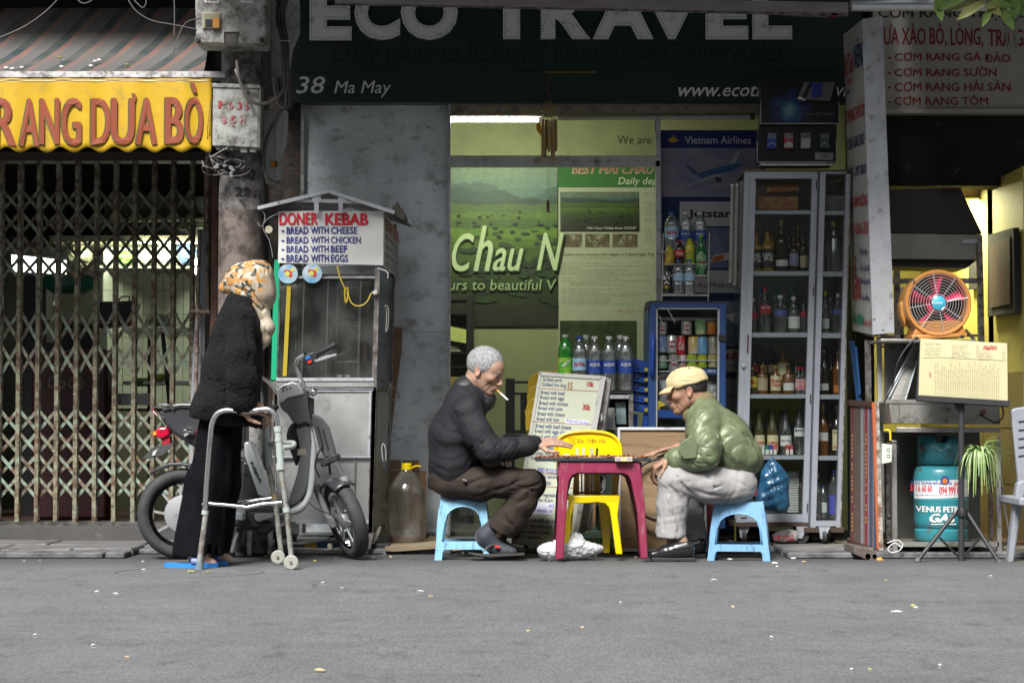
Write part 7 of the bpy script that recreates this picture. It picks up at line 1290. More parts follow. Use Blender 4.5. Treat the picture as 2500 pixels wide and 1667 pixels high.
for i in range(k+1):
 a=pi*(.62)+2*pi*.9*i/k;x,y=rS*cos(a),rS*sin(a);top=zz(1064)if(i<k*.42 or i>k*.5)else zz(1080)
 vs+=[(gcx+x,YGc+y,zz(1133)),(gcx+x,YGc+y,top)]
q.add(vs,[(2*i,2*i+1,2*i+3,2*i+2)for i in range(k)]);o=q.build('collar',gm,gy_,True);sm_=o.modifiers.new('s','SOLIDIFY');sm_.thickness=.006
c=at(2307,1114,YGc-rS-.003);MB().lathe([(.021,0),(.0,-.001)],c,18,'y').build('collar_hole',blackp,gy_);c=at(2251,1095,YGc-rS*.8);slab('collar_slot',rq(2246,2256,1080,1105),YGc-rS*.83,YGc-rS*.8,blackp,gy_)
def onC(rad):return lambda a,b_:-(rad-sqrt(max(rad*rad-(a-gcx)**2,0)))
fG=FY(YGc-rC);
q=MB();vs=[];
for i in range(25):
 a=-1.5+3.0*i/24;vs+=[(gcx+rC*1.012*sin(a),YGc-rC*1.012*cos(a),zz(1213-3*sin(a))),(gcx+rC*1.012*sin(a),YGc-rC*1.012*cos(a),zz(1170-3*sin(a)))]
q.add(vs,[(2*i,2*i+2,2*i+3,2*i+1)for i in range(24)]);lo_=q.build('label',mat('gas label',(.6,.6,.6),.4),gy_,True)
gb,gr_=flat('gas blue',(.02,.06,.25)),flat('gas red',(.5,.02,.04))
def gtx(s,a,b_,c_,d_,m_,bold=.03,rad=rC*1.012,dd=.0025,sh=0,par=gy_):txt(s,(a,b_,c_,d_),fG,m_,par,bold=bold,shear=sh,d=dd,warp=onC(rad))
gtx('TRUNG TÂM PHÂN PHỐI GAS & BẾP GAS',2236,2324,1172,1183,gb,.04,par=lo_);gtx('GIA',2328,2342,1176,1185,gr_,.04,par=lo_);gtx('3716 60 60',2235,2277,1184,1201,gr_,.045,par=lo_);gtx('094 999 83',2293,2349,1187,1206,gr_,.045,par=lo_);gtx('Giao gas đảm bảo trong thành phố, phòng cháy chữa cháy',2236,2345,1206,1211,gb,.0,par=lo_)
gtx('VENUS PETRO',2245,2354,1236,1250,wi,.05,rC*1.004);gtx('GAS',2271,2334,1254,1274,wi,.06,rC*1.004,sh=.25);gtx('VENUS PETRO',2262,2345,1083,1094,flat('faint navy',(.02,.07,.1)),.05,rS,.0035+(rC-rS)*-1)
q=MB();q.lathe([(.022,0),(0,-.001)],at(2307,1172,YGc-rC-.003),20,'y');q.build('round_emblem',flat('emblem navy',(.02,.05,.2)),gy_);q=MB();q.lathe([(.013,0),(0,-.001)],at(2307,1174,YGc-rC-.0045),20,'y');q.build('round_emblem',flat('emblem orange',(.55,.15,.03)),gy_)
slab('underline',rq(2273,2334,1278,1280),YGc-rC-.003,YGc-rC-.002,wi,gy_)
hs_=thing('gas_hose','grey rubber hose hanging at the right side of the cooking stand','hose',(X(2460,.3),.3,.3));tb_('hose',[at(2440,1060,.4),at(2447,1200,.4),at(2462,1290,.35),at(2466,1310,.3),at(2450,1330,.3),at(2438,1345,.3)],.006,cbg,hs_,8,5)
tag(tb_('pvc_elbow',[at(2236,1368,.2),at(2236,1350,.22),at(2232,1335,.3)],.022,mat('pvc grey',(.16,.17,.18),.5),None,14,4),'grey plastic drain elbow on the ground under the cooking stand','pipe')
YFn=.12;fn=thing('drum_fan','orange drum fan with red blades and a blue hub on top of the cooking stand','fan',(X(2289,YFn),YFn,Z(828,YFn)))
fo=mat('orange enamel',(.56,.25,.06),.35,c2=(.5,.2,.05),scale=4,dirt=(.35,.18,.05),dscale=12,damt=.14,coat=.3);cf=at(2289,740,YFn);RF=.165
MB().lathe([(RF*.86,-.012),(RF*.9,-.022),(RF*.97,-.024),(RF,-.014),(RF,.0),(RF*.94,.01),(RF*.93,.22),(RF*.86,.22),(RF*.84,.0),(RF*.86,-.012)],cf,48,'y').build('drum',fo,fn,'a')
q=MB()
for k in range(8):
 r_=RF*(.28+.58*k/7);q.tube([cf+Vc((r_*cos(t),-.02,r_*sin(t)))for t in np.linspace(0,6.283,41)[:-1]],.0016,4,closed=True)
q.build('guard_rings',mat('guard wire',(.65,.65,.63),.3,.6),fn,kind='stuff')
for k in range(8):
 a=R(10+k*45);MB().tube([cf+Vc((RF*.22*cos(a),-.022,RF*.22*sin(a))),cf+Vc((RF*.9*cos(a),-.022,RF*.9*sin(a)))],.002,5).build('guard_spoke',mat('guard wire'),fn)
bl_r=mat('fan blade',(.75,.03,.13),.4)
for k in range(5):
 a=R(20+72*k);q=MB();vs=[]
 for i in range(7):
  for j in(0,1):
   rr_=RF*(.2+.62*i/6);w_=(.32+.0*i)*(1 if j else-1)*(.55+.45*i/6);aa=a+w_*.75;vs.append(cf+Vc((rr_*cos(aa),.025+.03*(1 if j else-1),rr_*sin(aa))))
 q.add(vs,[(2*i,2*i+1,2*i+3,2*i+2)for i in range(6)]);o=q.build('blade',bl_r,fn,True);sm_=o.modifiers.new('s','SOLIDIFY');sm_.thickness=.003
MB().lathe([(0,.1),(RF*.84,.1),(RF*.84,.11),(0,.11)],cf,24,'y').build('dark_back_disc',blackp,fn);MB().lathe([(0,-.0),(RF*.3,.0),(RF*.3,.08),(0,.09)],cf+Vc((0,.01,0)),24,'y').build('blade_hub',bl_r,fn,'a')  # black disc added so the drum stays dark behind the blades
MB().lathe([(0,-.032),(RF*.18,-.031),(RF*.215,-.026),(RF*.215,-.018),(0,-.018)],cf,32,'y').build('hub_cap',mat('hub blue',(.05,.42,.6),.3,coat=.4),fn,'a');txt('Boton',(2275,2301,735,742),FY(YFn-.0325),wi,fn,bold=.05)
MB().tube([cf+Vc((RF*.22*cos(t),-.026,RF*.22*sin(t)))for t in np.linspace(0,6.283,33)[:-1]],.003,5,closed=True).build('hub_ring',chrome,fn,True)
for a in(2231,686),(2335,681),(2242,783),(2347,777):c=at(*a,YFn-.026);MB().lathe(pq(.0065,0,.006,-.006,0,-.007),c,10,'y').build('screw',chrome,fn,'a')
q=MB();P_=pq(2229,819,2359,814,2342,782,2240,785);f=FY(YFn);q.prism([f.hit(*p)for p in P_],YFn-.01,YFn+.19);q.build('pedestal',fo,fn,bevel=.006)
slab('pedestal_foot',pq(2226,818,2361,812,2362,822,2227,829),YFn-.02,YFn+.2,fo,fn,.004)
for px,py in((2237,826),(2349,822)):q=MB();q.ell(at(px,py,YFn-.025),(.012,.01,.008),12,8);q.build('rubber_foot',blackp,fn,True)
slab('side_motor',pq(2198,740,2210,728,2215,760,2212,800,2200,770),YFn+.1,YFn+.2,fo,fn,.01);slab('shelf_plate',pq(2150,827,2385,829,2385,836,2150,834),YFn-.03,YFn+.3,sst,cs,.002)
YMs=-.06;ms=thing('menu_stand','black tripod music stand holding cream drink and food menus','menu stand',(X(2347,YMs),YMs,0))
fm=Frame(at(2240,975,YMs-.02),(1,0,.0),(0,.12,1));mcm=mat('menu cream',(.47,.44,.26),.5,c2=(.43,.4,.22),scale=4)
def mslab(nm,pts,d0,d1,m_):q=MB();q.prism([fm.hit(a,b_)for a,b_ in pts],d1,d0,fm);return q.build(nm,m_,ms)
mslab('black_board',pq(2236,974,2461,988,2461,838,2246,828),-.006,-.001,blackp);mslab('menu_sheet',pq(2242,966,2460,979,2459,838,2247,826),.0,.002,mcm);mslab('menu_sheet',pq(2307,873,2306,829,2450,838,2452,880),.003,.0045,mat('menu laminate',(.52,.49,.3),.25));mslab('menu_sheet',pq(2253,873,2306,872,2306,831,2255,828),.003,.0045,mat('menu laminate'))
f=fm;br=flat('menu brown',(.12,.035,.02));lines2=MB()
txt('ĐỒ UỐNG',(2400,2432,843,849),fm,rs,ms,bold=.05,d=.006);txt('MENU',(2398,2434,850,854),fm,rs,ms,bold=.05,d=.006)
rr=random.Random(9);mbt=MB()
wl_=['Nước cam vắt','Nước dứa (Pineapple juice)','Nước táo (Apple)','Nước chuối (Banana)','Nước xoài (Mango)','Cafe đen','Sữa chua','Trà chanh','Bia Hà Nội','Sting dâu','Nước lọc','Dừa tươi']
for k in range(9):y=842+k*3.6;txt(wl_[k],(2323,2323+rr.uniform(30,52),y,y+2.2),fm,br,ms,mb=mbt,d=.0055,res=1);txt('15.000',(2382,2389,y,y+2),fm,br,ms,mb=mbt,d=.0055,res=1)
for k in range(7):y=857+k*3.4;txt(wl_[k+3],(2389,2389+rr.uniform(22,40),y,y+2.2),fm,br,ms,mb=mbt,d=.0055,res=1);txt('20',(2447,2451,y,y+2),fm,br,ms,mb=mbt,d=.0055,res=1)
for k in range(8):y=837+k*3.6+(4 if k>1 else 0);txt(wl_[(k*5)%12],(2256+rr.uniform(0,6),2296+rr.uniform(-4,6),y,y+2.2),fm,br,ms,mb=mbt,d=.0055,res=1)
v,fc_=text_mesh('Cơm rang dưa bò  Phở xào',0,0,1.,1)
for k in range(30):
 px=2284+k*5.3;ya=972-rr.uniform(0,2)+k*.18;y1=905-rr.uniform(0,22)
 lo,hi=v.min(0),v.max(0);P=[]
 for a in v:
  t=(a[0]-lo[0])/(hi[0]-lo[0]);h=(a[1]-lo[1])/(hi[1]-lo[1]);uu,vv_=fm.hit(px+3*(1-h)-1.5,ya+(y1-ya)*t);P.append(fm.p(uu,vv_,.003))
 mbt.add(P,fc_)
mbt.build('lettering',br,ms);txt('THỰC ĐƠN NHÀ HÀNG',(2268,2273,905,925),fm,rs,ms,d=.003)
mslab('ledge',pq(2237,966,2462,980,2461,993,2237,979),-.012,.03,blackp)
tb_('pole',[at(2347,985,YMs),at(2347,1376,YMs)],.0145,mat('stand black',(.03,.03,.032),.45),ms,14);slab('bracket',pq(2331,985,2356,985,2352,1005,2338,1000),YMs-.02,YMs+.02,blackp,ms,.004);q=MB();q.lathe(pq(.026,-.02,.028,0,.022,.02),(X(2347,YMs),YMs,Z(1250,YMs)),16);q.build('collar',blackp,ms,'a')
for(a,b_,dy)in(((2332,1252),(2238,1371),-.1),((2362,1252),(2440,1374),-.1),((2352,1250),(2414,1330),.3)):tb_('leg',[at(a[0],a[1],YMs),at(b_[0],b_[1],YMs+dy)],.0105,mat('stand black'),ms,10);tb_('foot',[at(b_[0]+(a[0]-b_[0])*.06,b_[1]+(a[1]-b_[1])*.06,YMs+dy),at(b_[0],b_[1],YMs+dy)],.0135,mat('grey foot',(.12,.12,.12),.7),ms,10)
for a,b_ in(((2294,1312),(2342,1360)),((2392,1312),(2352,1360))):tb_('brace',[at(*a,YMs-.05),at(*b_,YMs)],.006,mat('stand black'),ms,8)
sp=thing('spider_plant','small striped spider plant hanging in front of the gas cylinder','plant',(X(2395,-.1),-.1,.55))
gp1,gp2=mat('plant green',(.12,.26,.05),.5,c2=(.3,.4,.14),scale=50,mix=.9),mat('plant stripe',(.42,.47,.25),.5,c2=(.16,.28,.08),scale=60,mix=.9)
MB().lathe(pq(.03,-.05,.045,.0,.048,.005),at(2392,1135,-.05),16).build('pot',mat('dark pot',(.02,.025,.02),.6),sp,'a')
rr=random.Random(21)
for k in range(72):
 an=rr.uniform(0,2*pi);ln=rr.uniform(.05,.12);up=rr.uniform(.01,.04);dn=rr.uniform(.04,.2)if k<54 else-rr.uniform(.0,.02);p0=at(2390+rr.uniform(-7,7),1108+rr.uniform(-4,6),-.08+.02*sin(an));ox=Vc((cos(an),sin(an)*.7,0));P=[p0,p0+ox*ln*.35+Vc((0,0,up)),p0+ox*ln*.75+Vc((0,0,up*.8-dn*.2)),p0+ox*ln+Vc((0,0,-dn))];P=smoothpath(P,4);w0=rr.uniform(.004,.007);q=MB();vs=[]
 s_=ox.cross(Vc((0,0,1))).normalized();s_=(s_+Vc((.6*(1 if s_.x>0 else-1),0,0))).normalized()
 for i,p in enumerate(P):w_=w0*(1-.85*(i/(len(P)-1))**2);vs+=[p-s_*w_,p+Vc((0,-.001,-.0015)),p+s_*w_]
 q.add(vs,[f for i in range(len(P)-1)for f in((3*i,3*i+1,3*i+4,3*i+3),(3*i+1,3*i+2,3*i+5,3*i+4))]);q.build('leaf',gp2 if k%2 else gp1,sp,True)
q=MB()
for k in range(26):
 an=rr.uniform(-.3,1.5);ln=rr.uniform(30,75);p0=at(2395,1100,-.06);tip=(2405+ln*cos(an),1100-ln*sin(an)*.6+rr.uniform(-10,25));P=smoothpath([p0,at((2395+tip[0])/2,(1100+tip[1])/2-12,-.07),at(tip[0],tip[1],-.05)],3);q.tube(P,.0008,3);
 if k%2:q.ell(P[-1],(.0022,.0022,.0022),5,4)
q.build('flower_stems',gp1,sp,kind='stuff')
gcr=thing('plastic_chair','grey plastic chair cut off by the right edge beside the spider plant','chair',(X(2500,-.1),-.1,0));gmc=mat('grey plastic',(.24,.25,.28),.5,dirt=(.15,.15,.15),dscale=14,damt=.12)
slab('backrest',pq(2468,1003,2476,996,2560,985,2560,1210,2488,1205,2478,1100),-.06,-.035,gmc,gcr,.008,3)
for k in range(5):slab('slot',[(2486,1028+k*21),(2530,1022+k*21),(2530,1026+k*21),(2487,1031+k*21)],-.0635,-.061,blackp,gcr)
slab('armrest_leg',pq(2484,1180,2492,1172,2520,1172,2520,1200,2500,1210,2476,1374,2460,1374,2480,1205),-.14,-.08,gmc,gcr,.01,3);slab('seat',pq(2490,1215,2600,1215,2600,1235,2488,1235),-.3,.1,gmc,gcr,.008)
tf=thing('woven_textile','tall framed striped woven textile leaning edge-on on a hollow brick beside the cabinet','textile panel',(X(2115,.4),.4,.1))
Nn,Ff=.28,.72
def tq(x_,y_):
 return at(2076+(2140-2076)*x_,y_,Ff+(Nn-Ff)*x_)
def tpan(nm,x0,x1,ya0,yb0,ya1,yb1,m_,d=.0,th=.01):
 P=[tq(x0,yb0),tq(x1,yb1),tq(x1,ya1),tq(x0,ya0)];o_=Vc((-.5,-.86,0));P=[p+o_*d for p in P];q=MB();q.hexa([P[0],P[1],P[1]-o_*th,P[0]-o_*th,P[3],P[2],P[2]-o_*th,P[3]-o_*th]);return q.build(nm,m_,tf)
tpan('textile',.0,1,980,1322,985,1345,mat('textile base',(.12,.11,.11),.9,c2=(.05,.045,.05),scale=30,mix=.9),0)
stc=[(.04,.13,(.25,.03,.05)),(.13,.38,(.14,.1,.085)),(.4,.5,(.36,.36,.37)),(.5,.56,(.24,.2,.19)),(.56,.67,(.33,.03,.05)),(.67,.73,(.3,.3,.34)),(.73,.86,(.09,.1,.17)),(.86,.9,(.28,.28,.32)),(.9,.99,(.1,.11,.19))]
for k,(a,b_,c_)in enumerate(stc):
 e=lambda t,y0,y1:y0+(y1-y0)*t
 tpan('stripe',a,b_,e(a,986,992),e(a,1316,1338),e(b_,986,992),e(b_,1316,1338),mat('weave%d'%k,c_,.9,c2=tuple(x*.5 for x in c_),scale=26,mix=.9,stretch=(1,1,4),dirt=(.32,.28,.22)if k in(1,4)else None,dscale=16,damt=.12),.003,.003)
for k in range(24):
 for x_ in(.07,.6):
  if rr.random()<.7:tpan('woven_mark',x_,x_+.035,1060+k*10,1066+k*10,1060+k*10,1066+k*10,mat('weave gold',(.5,.4,.08),.9),.006,.002)
wdb=mat('dark wood frame',(.1,.045,.03),.5,c2=(.06,.03,.02),scale=12);tpan('frame_top',-.12,1.02,976,989,980,994,wdb,.012,.025);tpan('frame_bottom',-.1,1.05,1314,1326,1340,1356,wdb,.012,.025)
slab('orange_edge',pq(2129,982,2137,982,2146,1346,2141,1345),Nn-.01,Nn+.01,mat('orange edge',(.4,.1,.03),.6),tf);slab('white_edge',pq(2137,980,2146,979,2157,1348,2146,1349),Nn-.014,Nn+.008,mat('flaking white',(.5,.5,.45),.7,c2=(.3,.26,.22),scale=30,mix=.9,dirt=(.13,.07,.05),dscale=24,damt=.3),tf)
tag(slab('hollow_brick',pq(2086,1332,2130,1340,2142,1352,2140,1370,2118,1368,2084,1352),.0,.3,mat('old brick',(.13,.1,.085),.9,c2=(.07,.055,.05),scale=14,mix=.9,bump=.5),None,.006),'grey hollow brick lying under the foot of the woven panel','brick');hb=COL.objects['hollow_brick']
for px,r_ in((2119,.013),(2135,.01)):q=MB();c=at(px,1357,-.004);q.lathe([(r_,0),(0,.0)],c,16,'y');q.build('hole',blackp,hb)
tag(blob('orange_peel',pq(2140,1362,2150,1360,2157,1366,2152,1374,2140,1372),.0,.006,mat('orange peel',(.65,.3,.02),.5),None,31,amp=.002),'small orange plastic scrap beside the hollow brick','scrap')
bb_=tag(slab('blue_board',pq(2074,832,2086,832,2104,980,2092,982),.9,.93,mat('blue board',(.02,.09,.25),.5),None),'narrow blue board leaning in the gap right of the cabinet','board')
bb_=tag(slab('blue_board',pq(2086,845,2092,845,2102,960,2096,965),.88,.9,mat('blue board2',(.03,.12,.32),.5),None),'second brighter blue slat leaning in the gap right of the cabinet','board')
# menu
mb_=thing('menu_board','leaning white A-frame menu board listing bread and noodle dishes with prices','menu board',(X(1350,.6),.6,.04))
YB1,YT1=.42,.62
BL,BR,TR,TL=at(1256,1316,YB1),at(1396,1332,YB1),at(1466,922,YT1),at(1321,913,YT1)
fbd=Frame(BL,BR-BL,TL-BL)
def hb_(px,py):return fbd.hit(px,py)
q=MB();q.prism([hb_(1256,1316),hb_(1400,1333),hb_(1466,923),hb_(1321,912)],-.012,0,fbd);bd=q.build('board',mat('menu white',(.42,.45,.34),.45,c2=(.39,.42,.31),scale=4,dirt=(.36,.37,.28),dscale=8,damt=.14),mb_)
def bstrip(nm,pts,d0,d1,m_,par=mb_):q=MB();q.prism([hb_(a,b_)for a,b_ in pts],d0,d1,fbd);return q.build(nm,m_,par)
bal=mat('board frame',(.3,.3,.28),.5,.4,dirt=(.15,.14,.12),dscale=12,damt=.15)
bstrip('frame_top',pq(1316,908,1472,918,1469,927,1316,917),-.016,.006,bal);bstrip('frame_side',pq(1316,908,1322,912,1257,1322,1249,1320),-.016,.006,bal);bstrip('frame_bottom',pq(1250,1316,1400,1332,1399,1342,1249,1326),-.016,.006,bal);bstrip('frame_side',pq(1466,918,1479,920,1405,1342,1393,1340),-.016,.006,bal)
gal=mat('aged alloy leg',(.33,.31,.3),.5,.2,c2=(.26,.24,.23),scale=9,dirt=(.15,.13,.12),dscale=20,damt=.2)
q=MB();q.hexa([at(1398,1330,.6),at(1432,1338,.6),at(1436,1338,.66),at(1402,1330,.66),at(1473,918,.65),at(1492,926,.65),at(1493,926,.68),at(1476,918,.68)]);q.build('rear_leg',gal,mb_);q=MB();q.hexa([at(1430,1330,.62),at(1442,1330,.62),at(1444,1330,.66),at(1432,1330,.66),at(1487,930,.67),at(1493,930,.67),at(1494,930,.69),at(1488,930,.69)]);q.build('rear_rail',bal,mb_)
slab('hook',pq(1466,1010,1470,1008,1472,1022,1466,1030),.6,.61,alup,mb_);slab('foot',pq(1278,1328,1292,1328,1290,1338,1280,1337),.45,.48,mat('rubber brown',(.08,.06,.05),.8),mb_)
nv=flat('menu navy',(.025,.035,.13));drd=flat('menu red',(.3,.03,.03));rows=[('Grilled pork',921,931),('Grilled hot dog',933,944)]+[(s,952+k*12.9,962+k*12.9)for k,s in enumerate(['Bread with beef','Bread with eggs','Bread with chicken','Bread with pate','Bread with cheese','Bread with ham'])]
rows+=[(s,1033+k*13.2,1044+k*13.2)for k,s in enumerate(['Bread with beef cheese','Bread with eggs cheese','Bread with chicken pate','Bread with ham cheese','Beef rice noodle soup','Chicken rice noodle','Noodle with vegetable'])]
rows+=[('Fried potato sandwich',1155,1166),('Banana sandwich',1170,1181),('Egg soup',1187,1198),('Bread with vegetable',1200,1211),('Bread butter & Jam',1213,1224),('Fried rice with chicken',1262,1273),('Fried rice with beef',1276,1287),('Fried noodle w/meat',1290,1301),('with vegetable',1303,1314)]
q=MB()
for s,y0,y1 in rows:
 x0=1325-(y0-921)*.158;w_=len(s)*3.95;dy=.018*0
 v,f_=text_mesh(s,.014,0.06,1.,2);lo,hi=v.min(0),v.max(0);P=[]
 dsc=any(c in 'gpqyj' for c in s);yb_=y1+(1.5 if dsc else 0)
 for a in v:
  tx_=(a[0]-lo[0])/(hi[0]-lo[0]);px=x0+tx_*w_;py=yb_+(y0-yb_)*(a[1]-lo[1])/(hi[1]-lo[1])+tx_*w_*.055;P.append(fbd.p(*hb_(px,py),.0015))
 q.add(P,f_)
q.build('lettering',nv,bd)
for s,a,b_,c_,d_ in(('10k',1433,1450,931,944),('30k',1422,1442,987,1001),('30k',1398,1416,1170,1184)):txt(s,(a,b_,c_,d_),fbd,drd,bd,bold=.06)
txt('15',(1386,1398,933,950),fbd,flat('brown gold',(.25,.15,.03)),bd,bold=.06)
for(a,y0)in((1310,947),(1291,1028),(1269,1152),(1262,1183)):bstrip('rule',[(a,y0),(1462-(y0-947)*.17,y0+8),(1462-(y0-947)*.17,y0+9.5),(a,y0+1.5)],.0005,.001,drd,bd)
bstrip('paper_patch',pq(1381,1023,1438,1027,1437,1036,1380,1033),.001,.0018,mat('lilac paper',(.55,.55,.62),.6),bd);txt('Bread with hot dog',(1383,1436,1026,1034),fbd,flat('pen blue',(.08,.1,.5)),bd,shear=.2,d=.003)
bstrip('paper_patch',pq(1262,1225,1352,1228,1348,1257,1256,1252),.001,.0018,mat('lilac paper'),bd);txt('noodle vegetable : 40',(1290,1348,1240,1252),fbd,flat('pen blue'),bd,shear=.3,d=.003);txt('60',(1340,1352,1229,1239),fbd,flat('pen blue'),bd,shear=.3,d=.003);bstrip('paper_patch',pq(1310,1143,1372,1146,1371,1155,1309,1152),.001,.0018,mat('lilac paper'),bd);txt('FRIED POTATO W',(1312,1370,1144,1154),fbd,flat('ball navy',(.03,.05,.25)),bd,bold=.05,d=.003)
# plywood
YPl=.48;pw=thing('plywood_board','worn plywood board in a thin white metal frame behind the table and stool','board',(X(1615,YPl),YPl,.03))
ply=mat('plywood',(.3,.2,.105),.7,c2=(.19,.125,.065),scale=3.5,mix=.9,stretch=(.35,1,3.5),dirt=(.07,.045,.03),dscale=6,damt=.2,bump=.15,bscale=20,bstretch=(.3,1,3))
slab('sheet',pq(1513,1050,1716,1050,1722,1338,1512,1338),YPl,YPl+.012,ply,pw);wfm=mat('white metal frame',(.65,.66,.68),.4,.3,dirt=(.3,.3,.3),dscale=14,damt=.15)
slab('frame',rq(1508,1722,1043,1050),YPl-.01,YPl+.015,wfm,pw,.002);slab('frame',pq(1508,1050,1514,1050,1516,1345,1511,1345),YPl-.01,YPl+.015,wfm,pw);slab('frame',pq(1715,1050,1721,1050,1727,1345,1720,1345),YPl-.01,YPl+.015,wfm,pw);slab('frame',rq(1514,1722,1339,1346),YPl-.01,YPl+.015,wfm,pw)
rg=thing('rubber_ring','black rubber bicycle tyre resting against the plywood board','tyre',(X(1610,.42),.42,.1));c=at(1615,1195,.43);MB().tube([c+Vc((.157*cos(t),.012*sin(t),.157*sin(t)))for t in np.linspace(0,6.283,41)[:-1]],.008,10,closed=True).build('tyre',bkp,rg,True)
tag(slab('maroon_board',pq(1722,1230,1750,1230,1748,1338,1726,1338),.7,.72,mat('maroon panel',(.14,.015,.015),.5),None),'dark red panel edge between the plywood board and the right blue stool','panel')
tag(slab('yellow_strip',pq(1794,1270,1797,1265,1797,1320,1793,1322),.5,.52,mat('yellow strip',(.65,.65,.05),.5),None),'thin bright yellow strip seen through the right blue stool','strip')
grb=thing('crate','black crate with a round silver emblem behind the yellow chair','crate',(X(1480,.7),.7,.04));slab('box',rq(1440,1510,1060,1335),.72,.9,mat('dark green crate',(.008,.02,.01),.6),grb);c=at(1467,1180,.715);MB().tube([c+Vc((.022*cos(t),0,.045*sin(t)))for t in np.linspace(0,6.28,25)[:-1]],.0025,5,closed=True).build('emblem_ring',alup,grb);txt('N',(1458,1474,1172,1192),FY(.717),alup,grb,bold=.05)
bm_=thing('broom','green bristled broom with a wooden handle standing behind the yellow chair','broom',(X(1455,.5),.5,.04))
tb_('handle',[at(1451,1230,.55),at(1451,1290,.52)],.0095,mat('broom wood',(.3,.18,.08),.6,c2=(.18,.1,.05),scale=12),bm_,10);MB().lathe([(.014,Z(1310,.52)),(.013,Z(1286,.52))],(X(1452,.52),.52,0),12).build('socket',mat('mint plastic',(.16,.26,.2),.5),bm_)
slab('head',pq(1410,1310,1430,1298,1460,1294,1485,1300,1498,1312,1494,1316,1414,1314),.5,.54,mat('mint plastic'),bm_,.004)
q=MB()
for k in range(420):x_=rr.uniform(1418,1494);b0=at(x_,1312,.5+rr.uniform(0,.04));b1=at(x_+(x_-1456)*.12+rr.uniform(-3,3),1344+rr.uniform(-3,2),.5+rr.uniform(-.02,.05));q.add([b0-Vc((.0012,0,0)),b0+Vc((.0012,0,0)),b1],[(0,1,2)])
q.build('bristles',mat('bristle green',(.08,.25,.04),.6),bm_,kind='stuff');
wl2=tag(tb_('white_cord',[at(1463,1228,.4),at(1440,1250,.38),at(1436,1280,.38),at(1446,1310,.38),at(1462,1335,.36)],.0028,mat('cream flex'),None,6,5),'thin white cord dangling beside the broom','cord')
# yellow
yc=thing('yellow_chair','bright yellow plastic chair with embossed backrest behind the red table','chair',(X(1440,.3),.3,0));YY=.22
yl=mat('yellow plastic',(.78,.56,.0),.28,c2=(.74,.52,.0),scale=3,dirt=(.3,.2,.02),dscale=11,damt=.13,coat=.3)
def hole_panel(nm,outer,holes,Y,th,m_,par,curve=None,bevel=.003):
 cu=bpy.data.curves.new(nm,'CURVE');cu.dimensions='2D';cu.fill_mode='BOTH';cu.extrude=th/2;cu.bevel_depth=0
 f=FY(Y)
 for lp in[outer]+holes:
  pts=[f.hit(a,b_)for a,b_ in lp];s=cu.splines.new('POLY');s.points.add(len(pts)-1);s.use_cyclic_u=True
  for p,(a,b_)in zip(s.points,pts):p.co=(a,b_,0,1)
 ob=bpy.data.objects.new(nm,cu);me=bpy.data.meshes.new_from_object(ob);bpy.data.objects.remove(ob);bpy.data.curves.remove(cu)
 org=ORG[par.name];M_=Matrix(((1,0,0,-org.x),(0,0,-1,Y-org.y),(0,1,0,-org.z),(0,0,0,1)));me.transform(M_)
 if curve:
  for v_ in me.vertices:v_.co.y+=curve(v_.co.x+org.x,v_.co.z+org.z)
 me.materials.clear();me.materials.append(m_);o=obj(nm,me,par)
 if bevel:b=o.modifiers.new('b','BEVEL');b.width=bevel;b.segments=2;b.limit_method='ANGLE'
 return o
def slot(x0,x1,y0,y1,sk=0,n=5):r_=(x1-x0)/2;cx_=(x0+x1)/2;return[(cx_+sk+r_*cos(a),y0+r_-r_*sin(a))for a in np.linspace(0,pi,n)]+[(cx_-r_*cos(a),y1-r_-r_*-sin(a))for a in np.linspace(0,pi,n)]
outer=[(1354,1205)]+pq(1355,1120,1354,1090,1360,1074,1372,1062,1392,1055,1420,1052,1450,1052,1480,1056,1500,1065,1512,1080,1517,1100,1516,1130,1512,1160,1508,1206,1493,1206,1495,1150,1500,1120,1496,1108,1486,1104,1476,1112,1470,1125,1464,1150,1467,1206,1398,1206,1403,1150,1404,1125,1397,1112,1385,1104,1373,1106,1369,1116,1370,1150,1368,1205)
outer=pq(1356,1100,1355,1090,1360,1074,1372,1062,1392,1055,1420,1052,1450,1052,1480,1056,1500,1065,1512,1080,1517,1100,1517,1125,1513,1160,1508,1207,1494,1207,1495,1150,1494,1118,1488,1108,1478,1112,1470,1125,1464,1150,1467,1207,1398,1207,1402,1150,1402,1125,1396,1112,1384,1106,1374,1110,1372,1125,1372,1150,1374,1207,1362,1207,1358,1150)
holes=[slot(1407,1413,1093,1128,-1),slot(1421,1427,1092,1128),slot(1441,1447,1093,1128),slot(1453,1459,1093,1128,2),slot(1414,1418,1155,1200),slot(1422,1426,1155,1200),slot(1438,1441,1155,1200),slot(1446,1449,1155,1200)]
cxy=X(1437,YY);hole_panel('backrest',outer,holes,YY,.014,yl,yc,None,.004);tb_('top_rim',[at(a,b_,YY-.012)for a,b_ in pq(1357,1110,1356,1090,1361,1075,1373,1063,1393,1056,1420,1053,1450,1053,1480,1057,1500,1066,1511,1080,1516,1100,1515,1130)],.008,yl,yc,8,3)
txt('Bia Việt Hà',(1408,1479,1068,1082),FY(YY-.008),mat('emboss',(.5,.36,.0),.5),yc,bold=.04);txt('M',(1391,1402,1069,1081),FY(YY-.008),mat('emboss'),yc,bold=.05)
q=MB();q.tube([at(a,b_,YY-.008)for a,b_ in((1388,1068),(1404,1068),(1404,1083),(1388,1083))],.0015,4,closed=True);q.build('emblem_box',mat('emboss'),yc)
slab('seat',pq(1388,1209,1512,1209,1510,1222,1498,1224,1388,1224),-.08,YY+.02,yl,yc,.006,3)
